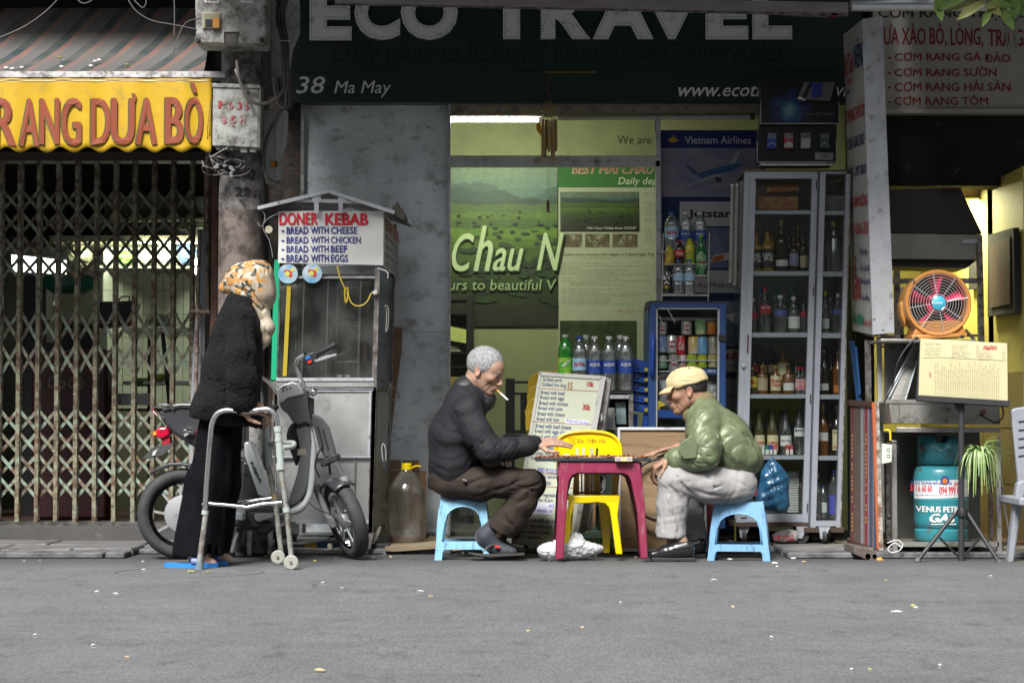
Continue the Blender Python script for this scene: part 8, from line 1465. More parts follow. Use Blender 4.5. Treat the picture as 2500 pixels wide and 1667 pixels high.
q=MB();f=FY(-.08);ap=pq(1388,1222,1500,1222,1514,1210,1508,1258,1520,1353,1504,1353,1492,1262,1488,1240,1478,1229,1460,1226,1430,1228,1400,1228,1390,1234);q.prism([f.hit(a,b_)for a,b_ in ap],-.08,-.04,None);q.build('front_leg',yl,yc,bevel=.004)
slab('front_leg',pq(1390,1226,1402,1228,1394,1262,1386,1353,1372,1353,1380,1262),-.08,-.04,yl,yc,.004)
ydk=yl;slab('rear_leg',pq(1462,1224,1484,1224,1491,1258,1489,1350,1473,1350),.2,.25,ydk,yc,.004);slab('rear_leg',pq(1388,1224,1402,1224,1395,1300,1393,1345,1379,1345),.2,.25,ydk,yc,.004)
# red
YTb=-.17;rt=thing('red_table','dark red square plastic table with scuffed legs carrying the game board','table',(X(1468,0),0,0));rdp=mat('maroon plastic',(.2,.012,.045),.42,c2=(.24,.03,.07),scale=8,mix=.6,stretch=(2,2,.4),dirt=(.3,.15,.16),dscale=12,damt=.16,coat=.2)
dpt=.36
def table_side(Y,pts,m_,th=.02,nm='leg_frame'):return slab(nm,pts,Y,Y+th,m_,rt,.005,2)
AP=pq(1366,1130,1372,1127,1555,1127,1562,1132,1572,1200,1583,1362,1564,1364,1556,1250,1541,1175,1534,1160,1520,1155,1410,1155,1398,1160,1390,1172,1386,1200,1376,1364,1355,1366,1360,1260)
table_side(YTb,AP,rdp)
dkm=mat('maroon plastic')
slab('rear_frame',pq(1369,1131,1556,1131,1566,1200,1577,1350,1560,1353,1546,1230,1526,1165,1512,1157,1410,1157,1396,1168,1388,1200,1366,1345,1350,1345,1358,1200),YTb+dpt,YTb+dpt+.02,dkm,rt,.004)
q=MB();zt_=Z(1127,YTb);q.box(X(1368,YTb),X(1560,YTb),YTb+.003,YTb+dpt,zt_-.012,zt_);q.build('table_top',rdp,rt,bevel=.006,seg=2)
for(a,b_)in((1364,1356),(1566,1577)):
 xx=X(a,YTb);q=MB();q.box(xx-.004 if a<1400 else xx-.01,xx+.01 if a<1400 else xx+.004,YTb+.02,YTb+dpt,zt_-.07,zt_-.004);q.build('side_apron',rdp,rt)
YBd=YTb+.02;gb_=thing('game_board','black edged board game lying on the red table with brown round pieces','game board',(X(1445,YBd),YBd+.15,zt_))
zb0=zt_+.002;q=MB();q.box(X(1307,YBd),X(1588,YBd),YBd-.03,YBd+.3,zb0,zb0+.018);q.build('board',mat('board black',(.035,.04,.045),.35),gb_,bevel=.003);q=MB();q.box(X(1310,YBd)+.01,X(1586,YBd)-.01,YBd-.02,YBd+.29,zb0+.018,zb0+.019);q.build('play_field',mat('board wood',(.3,.18,.08),.5),gb_)
pcm=mat('piece brown',(.22,.075,.035),.4,c2=(.15,.045,.02),scale=30);plm=mat('piece face',(.4,.22,.12),.45)
zp=zb0+.0192;k=0
for px,yy,n in[(1315,.0,1),(1324,.06,1),(1337,.02,1),(1352,.1,1),(1358,.02,2),(1372,.08,1),(1384,.0,1),(1393,.05,1),(1404,.01,1),(1415,.09,1),(1429,.16,1),(1450,.2,1),(1478,.05,1),(1489,.0,1),(1500,.12,1),(1518,.15,1),(1530,.02,2),(1541,.09,1),(1562,.03,1),(1574,.0,1),(1470,.22,1),(1400,.24,1)]:
 for j in range(n):
  y_=YBd-.02+yy;t=thing('game_piece','round brown game piece on the black board, '+(ORD[k]if k<8 else 'number %s'%['nine','ten','eleven','twelve','thirteen','fourteen','fifteen','sixteen','seventeen','eighteen','nineteen','twenty','twenty one','twenty two','twenty three','twenty four'][k-8])+' from the smoking man','game piece',(X(px,y_),y_,zp+j*.008),'round game pieces on the board')
  MB().lathe(pq(.0135,0,.0145,.002,.0145,.006,.013,.0078,0,.0078),t.location,16).build('disc',pcm,t,'a');MB().lathe([(.0105,.0079),(.0,.008)],t.location,16).build('face',plm,t);k+=1
bx=thing('cigarette_pack','cream cigarette pack lying at the front edge of the game board','cigarette pack',(X(1524,YBd),YBd-.03,zb0));slab('box',rq(1502,1544,1115,1126),YBd-.056,YBd-.031,mat('cream pack',(.55,.48,.25),.5),bx,.001);slab('print',rq(1504,1515,1117,1124),YBd-.0575,YBd-.056,mat('pack violet',(.35,.25,.4),.5),bx);slab('print',rq(1530,1542,1117,1122),YBd-.0575,YBd-.056,mat('pack grey blue',(.3,.33,.45),.5),bx);bx.location.z=bx.location.z
# blue
blp=mat('pale blue plastic',(.2,.43,.6),.45,c2=(.24,.47,.63),scale=5,mix=.7,stretch=(2,2,.5),dirt=(.1,.2,.27),dscale=20,damt=.2,coat=.1);blp2=mat('mid blue plastic',(.14,.31,.5),.45,c2=(.18,.36,.55),scale=5,mix=.7,stretch=(2,2,.5),dirt=(.06,.13,.22),dscale=20,damt=.2,coat=.1)
def stool(lab,px0,px1,ptop,pbot,Yf,dep,m_,turn=0):
 t=thing('plastic_stool',lab,'stool',((X(px0,Yf)+X(px1,Yf))/2,Yf+dep/2,0),'low blue plastic stools');H=Z(ptop,Yf);W=(X(px1,Yf)-X(px0,Yf));cx_=(X(px0,Yf)+X(px1,Yf))/2;top=W*.76
 o0=Vc((cx_,Yf+dep/2,0));ct_=cos(R(turn));st_=sin(R(turn))
 def T(x,y,z):return(o0.x+x*ct_-y*st_,o0.y+x*st_+y*ct_,z)
 def sidep(nm,half,n4):
  wb,wt=half,half*.78;lw=.036;ou=[(-wb,0),(-wt,H-.012),(-wt+.012,H),(wt-.012,H),(wt,H-.012),(wb,0),(wb-lw,0),(wb-lw-.004,H*.13),(wb-lw-.012,H*.16),(-(wb-lw-.012),H*.16),(-(wb-lw-.004),H*.13),(-(wb-lw),0)]
  ia=wb-lw-.006;hole=[(-ia*.98,H*.28),(-ia*.9,H*.55)]+[(ia*.86*cos(a),H*.58+H*.22*sin(a))for a in np.linspace(pi,0,9)]+[(ia*.9,H*.55),(ia*.98,H*.28)]
  cu=bpy.data.curves.new(nm,'CURVE');cu.dimensions='2D';cu.fill_mode='BOTH';cu.extrude=.006
  for lp in(ou,hole):
   s=cu.splines.new('POLY');s.points.add(len(lp)-1);s.use_cyclic_u=True
   for p,(a,b_)in zip(s.points,lp):p.co=(a,b_,0,1)
  ob=bpy.data.objects.new(nm,cu);me=bpy.data.meshes.new_from_object(ob);bpy.data.objects.remove(ob);bpy.data.curves.remove(cu)
  a=n4*pi/2;d0=(dep/2 if n4%2==0 else W/2)
  for v_ in me.vertices:
   x,z,e=v_.co.x,v_.co.y,v_.co.z;y=-(d0*(1-.22*z/H))+.006+e;p=T(x*cos(a)-y*sin(a),x*sin(a)+y*cos(a),z);v_.co=Vc(p)-ORG[t.name]
  me.materials.clear();me.materials.append(m_);o=obj(nm,me,t);b=o.modifiers.new('b','BEVEL');b.width=.0035;b.segments=2;b.limit_method='ANGLE'
  q=MB();P=[]
  for(u,z)in hole:y=-(d0*(1-.22*z/H))-.001;P.append(T(u*1.05*cos(a)-y*sin(a),u*1.05*sin(a)+y*cos(a),z+.002))
  q.tube(P,.004,6);q.build('arch_rim',m_,t,True)
 for n4 in range(4):sidep('side_panel',W/2 if n4%2==0 else dep/2,n4)
 q=MB();wt,dt_=W/2*.78,dep/2*.78;q.hexa([T(-wt,-dt_,H-.014),T(wt,-dt_,H-.014),T(wt,dt_,H-.014),T(-wt,dt_,H-.014),T(-wt,-dt_,H+.001),T(wt,-dt_,H+.001),T(wt,dt_,H+.001),T(-wt,dt_,H+.001)]);q.build('seat',m_,t,bevel=.005,seg=2)
 for sx_ in(-1,1):
  for sy_ in(-1,1):
   q=MB();q.bar(T(sx_*(W/2-.016),sy_*(dep/2-.012),0),T(sx_*(W/2*.78-.012),sy_*(dep/2*.78-.01),H-.01),.026,.02);q.build('leg',m_,t,bevel=.003)
 return t
stool('light blue plastic stool under the smoking man in the black jacket',1061,1200,1204,1358,-.02,.27,blp,0)
stool('mid blue plastic stool under the man in the green jacket',1735,1888,1226,1364,-.07,.27,blp2,-8)
mat('white bag',(.5,.52,.53),.4,alpha=.8,coat=.1)
# litter
lw=[mat('litter white',(.6,.6,.57),.8),mat('litter tan',(.4,.3,.17),.8),mat('litter dark',(.06,.05,.045),.8),mat('litter leaf',(.35,.32,.08),.8)]
spots=[(287,1453,24,0),(790,1426,18,0),(770,1433,20,2),(1025,1447,30,0),(1052,1460,18,1),(835,1440,16,0),(833,1470,12,1),(1595,1405,12,2),(1742,1419,28,0),(1514,1475,20,0),(1563,1479,7,2),(1788,1485,14,1),(316,1610,20,1),(2415,1410,18,0),(2225,1482,24,3),(2185,1497,46,0),(2232,1487,16,0),(1895,1386,12,0),(1890,1377,24,0),(1550,1364,14,1),(1454,1362,12,1),(1845,1352,12,0),(1780,1368,20,0),(940,1356,16,0),(912,1364,14,0),(770,1372,12,3),(822,1366,16,1),(955,1362,12,1),(1012,1368,10,2),(352,1374,14,0),(240,1448,18,0),(62,1372,14,0),(355,1394,18,0),(468,1398,26,3),(510,1400,22,3),(100,1372,10,1),(1422,1536,18,1),(1880,1560,16,0),(2120,1640,20,3),(783,1640,40,1),(90,1555,14,0),(233,1580,18,0),(1960,1374,18,1),(1935,1366,18,0),(1290,1545,18,1),(2075,1640,12,0),(650,1360,10,1),(1130,1352,8,0),(1200,1362,8,0),(2290,1630,14,0),(2160,1420,10,1),(1030,1352,12,0)]
LB=[]
rl=random.Random(2)
for k,(px,py,wpx,mi)in enumerate(spots):
 y=gy(py);s=(y+10)/F;c=Vc((X(px,y),y,0));w_=wpx*s*.42;n=rl.randint(5,7);P=[]
 for i in range(n):a=2*pi*i/n;P.append((c.x+w_*cos(a)*rl.uniform(.7,1.1),c.y+w_*.7*sin(a)*rl.uniform(.7,1.1),.005+rl.uniform(0,.006)))
 q=MB();q.add(P+[(c.x,c.y,.012)],[(i,(i+1)%n,n)for i in range(n)]);q.add([(a,b_,.001)for a,b_,_ in P],[tuple(range(n))[::-1]])
 nb='by the kerb' if py<1385 else 'close to the camera' if py>1520 else 'out on the road'
 o=q.build(['paper_scrap','leaf_scrap','dirt_clump','dry_leaf'][mi],lw[mi]);ref=min([(abs(px-a),b_)for a,b_ in((420,'the blue slippers'),(700,'the walker wheels'),(860,'the scooter front wheel'),(1120,'the left blue stool'),(1460,'the red table'),(1800,'the right blue stool'),(2130,'the hollow brick'),(2350,'the menu stand'),(150,'the lattice gate'))])[1]
 LB.append((px,o,['small white paper scrap','small tan scrap','dark clump of dirt','dry yellowish leaf'][mi]+' '+nb+', below '+ref))
for t_ in{l for _,_,l in LB}:
 g_=sorted([(a,o)for a,o,l in LB if l==t_],key=lambda q:q[0])
 for i,(a,o)in enumerate(g_):tag(o,t_+('' if len(g_)==1 else ', '+['leftmost','second','third','fourth','fifth'][i]),'litter','small litter scattered on the road')
mn=MB();c=at(465,1393,gy(1393));mn.tube([(X(465,gy(1397))+.33*cos(t),gy(1397)+.28*sin(t),.0)for t in np.linspace(0,6.283,49)[:-1]],.003,6,closed=True);st('manhole_ring',mn,mat('iron ring',(.085,.08,.075),.8))
# people:
def V3(p):return np.array(p,dtype=np.float32)
def f_rc(a,b,ra,rb,sy=1.):
 a,b=V3(a),V3(b);ba=b-a;l2=float(ba@ba)+1e-12
 def f(P):
  t=np.clip(((P-a)@ba)/l2,0,1)[:,None];q=P-(a+t*ba)
  if sy!=1:q=q/np.array([1,sy,1],dtype=np.float32)
  return(np.linalg.norm(q,axis=1)-(ra+(rb-ra)*t[:,0]))*min(sy,1)
 f.bd=((a+b)/2,sqrt(l2)/2+max(ra,rb)*max(sy,1));return f
def f_el(c,r,M=None):
 c,r=V3(c),V3(r);Mi=None if M is None else np.array(M.transposed(),dtype=np.float32)
 def f(P):
  q=P-c
  if Mi is not None:q=q@Mi.T
  k0=np.linalg.norm(q/r,axis=1);k1=np.linalg.norm(q/(r*r),axis=1)+1e-9;return k0*(k0-1)/k1
 f.bd=(c,float(r.max()));return f
def f_loft(secs):
 S=np.array(sorted(secs,key=lambda s:s[2]),dtype=np.float32)
 def f(P):
  z=np.clip(P[:,2],S[0,2],S[-1,2]);cx=np.interp(z,S[:,2],S[:,0]);cy=np.interp(z,S[:,2],S[:,1]);rx=np.interp(z,S[:,2],S[:,3]);ry=np.interp(z,S[:,2],S[:,4])
  k=np.sqrt(((P[:,0]-cx)/rx)**2+((P[:,1]-cy)/ry)**2)+1e-6;d=(k-1)*np.minimum(rx,ry);dz=np.abs(P[:,2]-z);return np.where(dz>0,np.sqrt(np.maximum(d,0)**2+dz**2)+np.minimum(d,0)*0,d).astype(np.float32)
 return f
def smin(a,b,k):
 h=np.clip(.5+.5*(b-a)/k,0,1);return b*(1-h)+a*h-k*h*(1-h)
def ev(pr,P,C=None,Rr=0):
 d=None;hi=9
 for op,f,k in pr:
  bd=getattr(f,'bd',None)
  if C is not None and bd is not None and d is not None:
   lb=float(np.linalg.norm(bd[0]-C))-bd[1]-Rr
   if op=='+' and lb>max(float(d.max()),0)*1.0+k:continue
   if op=='-' and lb>max(float(-d.min()),0)+k:continue
   if op=='d' and lb>0:continue
  v=f(P)
  if d is None:d=v
  elif op=='+':d=smin(d,v,k)
  elif op=='-':d=-smin(-d,v,k)
  elif op=='&':d=-smin(-d,-v,k)
  elif op=='d':d=d+v
 return d.astype(np.float32)
def polygonise(pr,lo,hi,h):
 lo,hi=V3(lo),V3(hi);n=np.ceil((hi-lo)/h/8).astype(int);B=8
 gx_,gy_,gz_=[np.arange(k)for k in n];I=np.stack(np.meshgrid(gx_,gy_,gz_,indexing='ij'),-1).reshape(-1,3)
 ctr=lo+(I*B+B/2)*h;dc=ev(pr,ctr.astype(np.float32));keep=np.abs(dc)<h*B*.87*1.6+.015
 N=n*B+1;vals=np.empty(N,dtype=np.float32)
 cs=dc.reshape(n);vals[:-1,:-1,:-1]=np.repeat(np.repeat(np.repeat(cs,B,0),B,1),B,2);vals[-1]=1;vals[:,-1]=1;vals[:,:,-1]=1
 vals=np.where(vals<0,-1,1).astype(np.float32)
 o=np.stack(np.meshgrid(*[np.arange(B+1)]*3,indexing='ij'),-1).reshape(-1,3);K=I[keep];G={}
 for q in K:G.setdefault(tuple(q//2),[]).append(q)
 for ks in G.values():
  q=np.array(ks);g=(q[:,None,:]*B+o[None]).reshape(-1,3);W=(lo+g*h).astype(np.float32);a,b=W.min(0),W.max(0);vals[g[:,0],g[:,1],g[:,2]]=ev(pr,W,(a+b)/2,float(np.linalg.norm(b-a))/2)
 s=vals<0;c8=[s[a:N[0]-1+a,b:N[1]-1+b,c:N[2]-1+c]for a in(0,1)for b in(0,1)for c in(0,1)]
 al=c8[0].copy();an=c8[0].copy()
 for q in c8[1:]:al&=q;an|=q
 act=an&~al;ix,iy,iz=np.nonzero(act);idx=-np.ones(act.shape,dtype=np.int64);idx[ix,iy,iz]=np.arange(len(ix))
 off=[(a,b,c)for a in(0,1)for b in(0,1)for c in(0,1)];cv=np.stack([vals[ix+a,iy+b,iz+c]for a,b,c in off],1)
 pos=np.zeros((len(ix),3));cnt=np.zeros(len(ix))
 for i,p in enumerate(off):
  for j in range(i+1,8):
   q=off[j]
   if sum(abs(p[t]-q[t])for t in range(3))!=1:continue
   m=(cv[:,i]<0)!=(cv[:,j]<0);t=np.where(m,cv[:,i]/(cv[:,i]-cv[:,j]+1e-12),0)
   pos+=np.where(m[:,None],np.array(p)+t[:,None]*(np.array(q)-np.array(p)),0);cnt+=m
 v=lo+(np.stack([ix,iy,iz],1)+pos/cnt[:,None])*h;F_=[]
 for ax in range(3):
  a_,b_=pq(1,2,2,0,0,1)[ax];sl0=[slice(None)]*3;sl1=[slice(None)]*3;sl0[ax]=slice(0,-1);sl1[ax]=slice(1,None)
  e=s[tuple(sl0)]!=s[tuple(sl1)];P=np.argwhere(e);P=P[(P[:,a_]>0)&(P[:,b_]>0)&(P[:,a_]<N[a_]-1)&(P[:,b_]<N[b_]-1)]
  def cell(da,db):Q=P.copy();Q[:,a_]-=da;Q[:,b_]-=db;return idx[Q[:,0],Q[:,1],Q[:,2]]
  q=np.stack([cell(1,1),cell(0,1),cell(0,0),cell(1,0)],1);neg=s[P[:,0],P[:,1],P[:,2]];q[~neg]=q[~neg][:,::-1];F_.append(q)
 return v,np.concatenate(F_)
def sdf_obj(name,pr,lo,hi,h,m,par,col=None):
 v,f=polygonise(pr,lo,hi,h);o=ORG.get(par.name,Vc((0,0,0)))if par else Vc((0,0,0))
 me=bpy.data.meshes.new(name);me.vertices.add(len(v));me.vertices.foreach_set('co',(v-np.array(o)).astype(np.float32).ravel())
 me.loops.add(f.size);me.loops.foreach_set('vertex_index',f.astype(np.int32).ravel());me.polygons.add(len(f));me.polygons.foreach_set('loop_start',np.arange(0,f.size,4,dtype=np.int32));me.polygons.foreach_set('use_smooth',[True]*len(f))
 me.update(calc_edges=True);me.validate();me.materials.append(m)
 if col is not None:
  c=col(v);a=me.color_attributes.new('Tone','FLOAT_COLOR','POINT');a.data.foreach_set('color',np.concatenate([c,np.ones((len(c),1))],1).astype(np.float32).ravel())
 return obj(name,me,par)
def folds(amp,fr,seed,warp=1.6,st=(1,1,1),ax=None):
 r=np.random.RandomState(seed);K=r.normal(size=(5,3));K/=np.linalg.norm(K,axis=1)[:,None];K=K*fr*r.uniform(.6,1.5,(5,1))*np.array(st);ph=r.uniform(0,6.28,5)
 if ax:ax=np.array(ax)/np.linalg.norm(ax);K=K-.86*(K@ax)[:,None]*ax[None]
 A=r.uniform(.5,1,5);A/=A.sum()
 K=K.astype(np.float32)
 def f(P):
  s=0
  for i in range(5):s=s+A[i]*np.sin(P@K[i]+ph[i]+warp*np.sin(P@K[(i+2)%5]*.7+ph[i]*2))
  return(amp*(1-2.2*np.abs(s))).astype(np.float32)
 return f
def crease(a,b,w,d):
 g=f_rc(a,b,0,0);f=lambda P:(d*np.exp(-(g(P)/w)**2)).astype(np.float32);f.bd=(g.bd[0],g.bd[1]+3*w);return f
def skinmat(nm,base):
 m=mat(nm,base,.5,bump=.12,bscale=300,sss=.08);t=m.node_tree;b=t.nodes['Principled BSDF'];a=t.nodes.new('ShaderNodeAttribute');a.attribute_name='Tone'
 n=t.nodes.new('ShaderNodeTexNoise');sv(n,'Scale',60);sv(n,'Detail',5);r=t.nodes.new('ShaderNodeMapRange');sv(r,3,.68);sv(r,4,1.3);t.links.new(n.outputs[0],r.inputs[0])
 v=t.nodes.new('ShaderNodeVectorMath');v.operation='SCALE';t.links.new(a.outputs['Color'],v.inputs[0]);t.links.new(r.outputs[0],v.inputs['Scale']);t.links.new(v.outputs[0],b.inputs['Base Color']);return m
def head(c,face,pitch,yaw,s=1.,roll=0):
 Rm=Matrix.Rotation(yaw,3,'Z')@Matrix.Rotation(pitch,3,'Y')@Matrix.Rotation(roll,3,'X')
 if face<0:Rm=Matrix.Rotation(pi,3,'Z')@Matrix.Rotation(-yaw,3,'Z')@Matrix.Rotation(pitch,3,'Y')
 c=Vc(c);L_=lambda x,y,z:c+Rm@(Vc((x,y,z))*s);E=lambda x,y,z,r,k=.015,op='+',M=None:(op,f_el(L_(x,y,z),[q*s for q in r],Rm if M is None else Rm@M),k)
 pr=[E(-.012,0,.03,(.096,.077,.088)),E(.035,0,-.025,(.058,.058,.085),.03),E(.055,0,.035,(.036,.055,.04),.03)]
 for y in(-1,1):
  pr+=[('+',f_rc(L_(-.005,y*.05,-.055),L_(.06,y*.014,-.098),.02*s,.016*s),.025),E(.062,y*.045,-.022,(.022,.018,.016),.02)]
 pr+=[E(.076,0,-.098,(.02,.022,.017),.015),('+',f_rc(L_(.086,-.03,.014),L_(.086,.03,.014),.011*s,.011*s),.014)]
 for y in(-1,1):pr+=[E(.1,y*.031,-.006,(.017,.018,.011),.012,'-'),E(.079,y*.031,-.006,(.014,.016,.012),.005),('+',f_rc(L_(.092,y*.02,.0),L_(.086,y*.044,-.001),.0035*s,.003*s),.004),('+',f_rc(L_(.091,y*.02,-.015),L_(.084,y*.044,-.014),.003*s,.002*s),.005)]
 pr+=[('+',f_rc(L_(.092,0,.004),L_(.113,0,-.033),.0075*s,.0105*s),.01),E(.104,-.012,-.038,(.011,.007,.008),.005),E(.104,.012,-.038,(.011,.007,.008),.005)]
 pr+=[E(.084,0,-.066,(.018,.028,.02),.015),E(.101,0,-.062,(.0085,.021,.0055),.004),E(.098,0,-.074,(.009,.018,.0065),.004),('-',f_rc(L_(.112,-.02,-.0685),L_(.112,.02,-.0685),.0025*s,.0025*s),.003)]
 for y in(-1,1):
  M=Matrix.Rotation(R(-12),3,'Y')@Matrix.Rotation(y*R(20),3,'Z');pr+=[E(-.008,y*.077,-.012,(.019,.008,.031),.006,'+',M),E(-.003,y*.086,-.007,(.011,.007,.018),.005,'-',M),E(-.002,y*.078,-.036,(.008,.006,.009),.005)]
  for k in range(2):pr+=[('d',crease(L_(.088-.02*k,y*(.026+.012*k),-.045+.005*k),L_(.072-.02*k,y*(.04+.01*k),-.085),.005*s,.004*s),0)]
 return pr,L_,Rm
def facecol(L_,Rm,s,base,lip,brow,stub=0,eyes=True):
 c0=np.array(L_(0,0,0));M=np.array(Rm.transposed())
 def f(v):
  q=(v-c0)@M.T/s;x,y,z=q.T;col=np.tile(np.array(base),(len(v),1));
  def mixc(w,c):nonlocal col;w=np.clip(w,0,1)[:,None];col=col*(1-w)+np.array(c)*w
  g=lambda cx,cy,cz,r:np.exp(-(((x-cx)/r)**2+((np.abs(y)-cy)/r)**2+((z-cz)/r)**2))
  mixc(g(.1,.0,-.03,.018)*.35+g(-.008,.083,-.01,.025)*.45+g(.075,.045,-.03,.02)*.2,[min(base[0]*1.25,1),base[1]*.85,base[2]*.8])
  if stub:mixc(stub*((z<-.045)&(z>-.125)&(x>.015))*1.,[base[0]*.55,base[1]*.6,base[2]*.7])
  mixc((np.abs(z+.068)<.011)*(np.abs(y)<.023)*(x>.093)*.8,lip)
  mixc(np.exp(-((z-.0185-.1*(np.abs(y)-.03))/.006)**2)*(np.abs(y)>.012)*(np.abs(y)<.052)*(x>.062)*.9,brow)
  if eyes:mixc(np.exp(-((z+.0065)/.0065)**2)*(np.abs(np.abs(y)-.031)<.015)*(x>.07)*.95,[.03,.02,.015])
  return col
 return f
def hand(w,d,nrm,s=1.,curl=(.15,.2,.25,.3),thumb=1,tcurl=.3,spread=.09):
 w=Vc(w);d=Vc(d).normalized();nrm=Vc(nrm).normalized();sd=d.cross(nrm).normalized();nrm=sd.cross(d).normalized();pr=[]
 for i in range(4):
  o=(i-1.5)*-1;root=w+sd*(o*.012*s*thumb);kn=w+d*(.088-.004*abs(i-1))*s+sd*(o*.0195*s*thumb)
  pr.append(('+',f_rc(root,kn,.0135*s,.0105*s),.012))
  L0=[.042,.047,.044,.034][i]*s;dd=(d+sd*(o*spread*thumb)).normalized();p=kn;a=0
  for j,(kl,r0,r1)in enumerate(((1,.0095,.0085),(.62,.0085,.0078),(.5,.0078,.0065))):
   a+=curl[i]*(1.,1.15,.8)[j];q=p+(dd*cos(a)-nrm*sin(a))*L0*kl;pr.append(('+',f_rc(p,q,r0*s,r1*s),.003));p=q
 tb0=w+d*.02*s+sd*.022*s*thumb-nrm*.004*s;t1=tb0+(d*.6+sd*.75*thumb-nrm*.35).normalized()*.042*s;t2=t1+(d*.92+sd*.3*thumb-nrm*tcurl).normalized()*.032*s;t3=t2+(d*.98+sd*.02*thumb-nrm*tcurl*1.3).normalized()*.025*s
 pr+=[('+',f_rc(tb0,t1,.0135*s,.011*s),.01),('+',f_rc(t1,t2,.0105*s,.009*s),.004),('+',f_rc(t2,t3,.009*s,.007*s),.004)]
 for i in range(3):o=(i-1)*-1;pr.append(('d',crease(w+d*.06*s+sd*(o*.019*s*thumb)+nrm*.012*s,w+d*.09*s+sd*(o*.02*s*thumb)+nrm*.012*s,.004,.0016),0))
 return pr
def wrinkle(m,st=.5,sc=16,di=.012):
 t=m.node_tree;b=t.nodes['Principled BSDF'];tc=t.nodes.new('ShaderNodeTexCoord');n=t.nodes.new('ShaderNodeTexNoise');sv(n,'Scale',sc);sv(n,'Detail',3);sv(n,'Distortion',2.2);t.links.new(tc.outputs['Object'],n.inputs['Vector'])
 u=t.nodes.new('ShaderNodeBump');sv(u,'Strength',st);sv(u,'Distance',di);t.links.new(n.outputs[0],u.inputs['Height'])
 if b.inputs['Normal'].links:t.links.new(b.inputs['Normal'].links[0].from_socket,u.inputs['Normal'])
 t.links.new(u.outputs[0],b.inputs['Normal']);return m
def bounds(pts,pad):a=np.array([tuple(p)for p in pts]);return a.min(0)-pad,a.max(0)+pad
def rcs(pts,rs,k=.03,sy=1.):return[('+',f_rc(pts[i],pts[i+1],rs[i],rs[i+1],sy),k)for i in range(len(pts)-1)]
m1=thing('person','grey haired smoking man in black jacket reaching over the game board','person',(X(1120,.1),.1,0))
skin1=skinmat('weathered skin',(.36,.22,.155));Y1=.1
hp,hL,hR=head(at(1184,903,Y1-.02),1,R(24),R(-20),.93)
P=lambda a,b,y=0:at(a,b,Y1+y)
neck=[('+',f_rc(hL(-.03,0,-.05),P(1140,978),.052,.06),.02)]
h1=hand(P(1308,1083,-.17),(1,.22,.10),(.1,-.45,.9),.98,(.12,.14,.18,.22),1,.1)
h2=hand(P(1192,1128,-.1),(.95,.15,-.05),(.1,.75,.6),.9,(.5,.65,.75,.8),-1,.4)
bod=hp+neck+[('+',f_rc(P(1138,995),P(1110,1150),.075,.08),.04),('+',f_rc(P(1145,1015,-.13),P(1145,1015,.13),.035,.035),.04)]+rcs([P(1150,1015,-.16),P(1205,1100,-.21),P(1308,1083,-.17)],[.045,.036,.025])+rcs([P(1150,1015,.15),P(1165,1120,.16),P(1192,1128,-.08)],[.045,.036,.024])+h1+h2+rcs([P(1120,1180,-.08),P(1290,1178,-.12),P(1205,1310,-.1)],[.045,.035,.028])+rcs([P(1120,1180,.1),P(1295,1180,.15),P(1225,1310,.15)],[.045,.035,.028])
lo,hi=bounds([P(1030,840,-.32),P(1400,1350,.4)],.02)
sdf_obj('body',bod,lo,hi,.0036,skin1,m1,facecol(hL,hR,.93,(.36,.22,.155),(.3,.12,.09),(.12,.1,.09),.25))
def hair(nm,hL,Rm,s,m,par,cuts,th=.006,amp=.0022,fr=420,base=((-.012,0,.03),(.096,.077,.088)),extra=()):
 c=hL(*base[0]);pr=[('+',f_el(c,[(q+th)*s for q in base[1]],Rm),0)]+list(extra)
 for p0,n in cuts:
  p0=np.array(hL(*p0));n_=np.array(Rm@Vc(n).normalized());pr.append(('&',(lambda p0,n_:lambda P:((P-p0)@n_).astype(np.float32))(p0,n_),.008))
 pr.append(('d',folds(amp,fr,3,1.,(1,1,.5)),0));lo,hi=bounds([hL(-.13,-.11,-.13),hL(.13,.11,.14),hL(-.13,.11,.14),hL(.13,-.11,-.13),hL(-.13,.1,-.13),hL(.13,0,.14)],.01);return sdf_obj(nm,pr,lo,hi,.0028,m,par)
hm1=mat('grey hair',(.4,.4,.4),.6,c2=(.11,.11,.115),scale=110,mix=.8,stretch=(1,1,.5),bump=.5,bscale=260)
hair('hair',hL,hR,.93,hm1,m1,[((.078,0,.05),(.75,0,-.66)),((.012,0,-.012),(.5,0,-.86)),((-.06,0,-.055),(-.2,0,-1))],.0075)
jk=wrinkle(mat('black jacket cloth',(.012,.0125,.015),.68,c2=(.017,.018,.021),scale=6,bump=.12,bscale=90,spec=.2),.3,11)
arm_n=rcs([P(1142,1008,-.15),P(1168,1060,-.19),P(1196,1098,-.215),P(1240,1096,-.2),P(1288,1086,-.18),P(1306,1083,-.17)],[.072,.068,.066,.056,.048,.036],.03)
arm_f=rcs([P(1150,1010,.17),P(1170,1095,.2),P(1200,1130,.08),P(1196,1130,-.03)],[.066,.056,.05,.036],.03)
tor=[('+',f_rc(P(1134,985),P(1112,1060),.105,.125,1.45),0),('+',f_rc(P(1112,1060),P(1108,1130),.125,.12,1.4),.05),('+',f_rc(P(1108,1130),P(1105,1165),.118,.105,1.4),.05),('+',f_rc(P(1104,1150),P(1140,1165),.085,.07,1.6),.04),('+',f_rc(P(1146,1000,-.14),P(1146,1000,.15),.062,.062),.05),('+',f_rc(P(1150,985),P(1158,960),.07,.062,1.2),.03)]
jp=tor+arm_n+arm_f
jp+=[('-',f_rc(P(1185,925),P(1170,968),.05,.045,1.15),.01),('-',f_el(P(1130,1225),(.18,.3,.085)),.02),('d',folds(.0045,40,5,1.6,(1,1,1),(.3,.1,-.9)),0),('d',folds(.0025,60,8,1.5,(1,1,1),(.9,.1,.3)),0)]
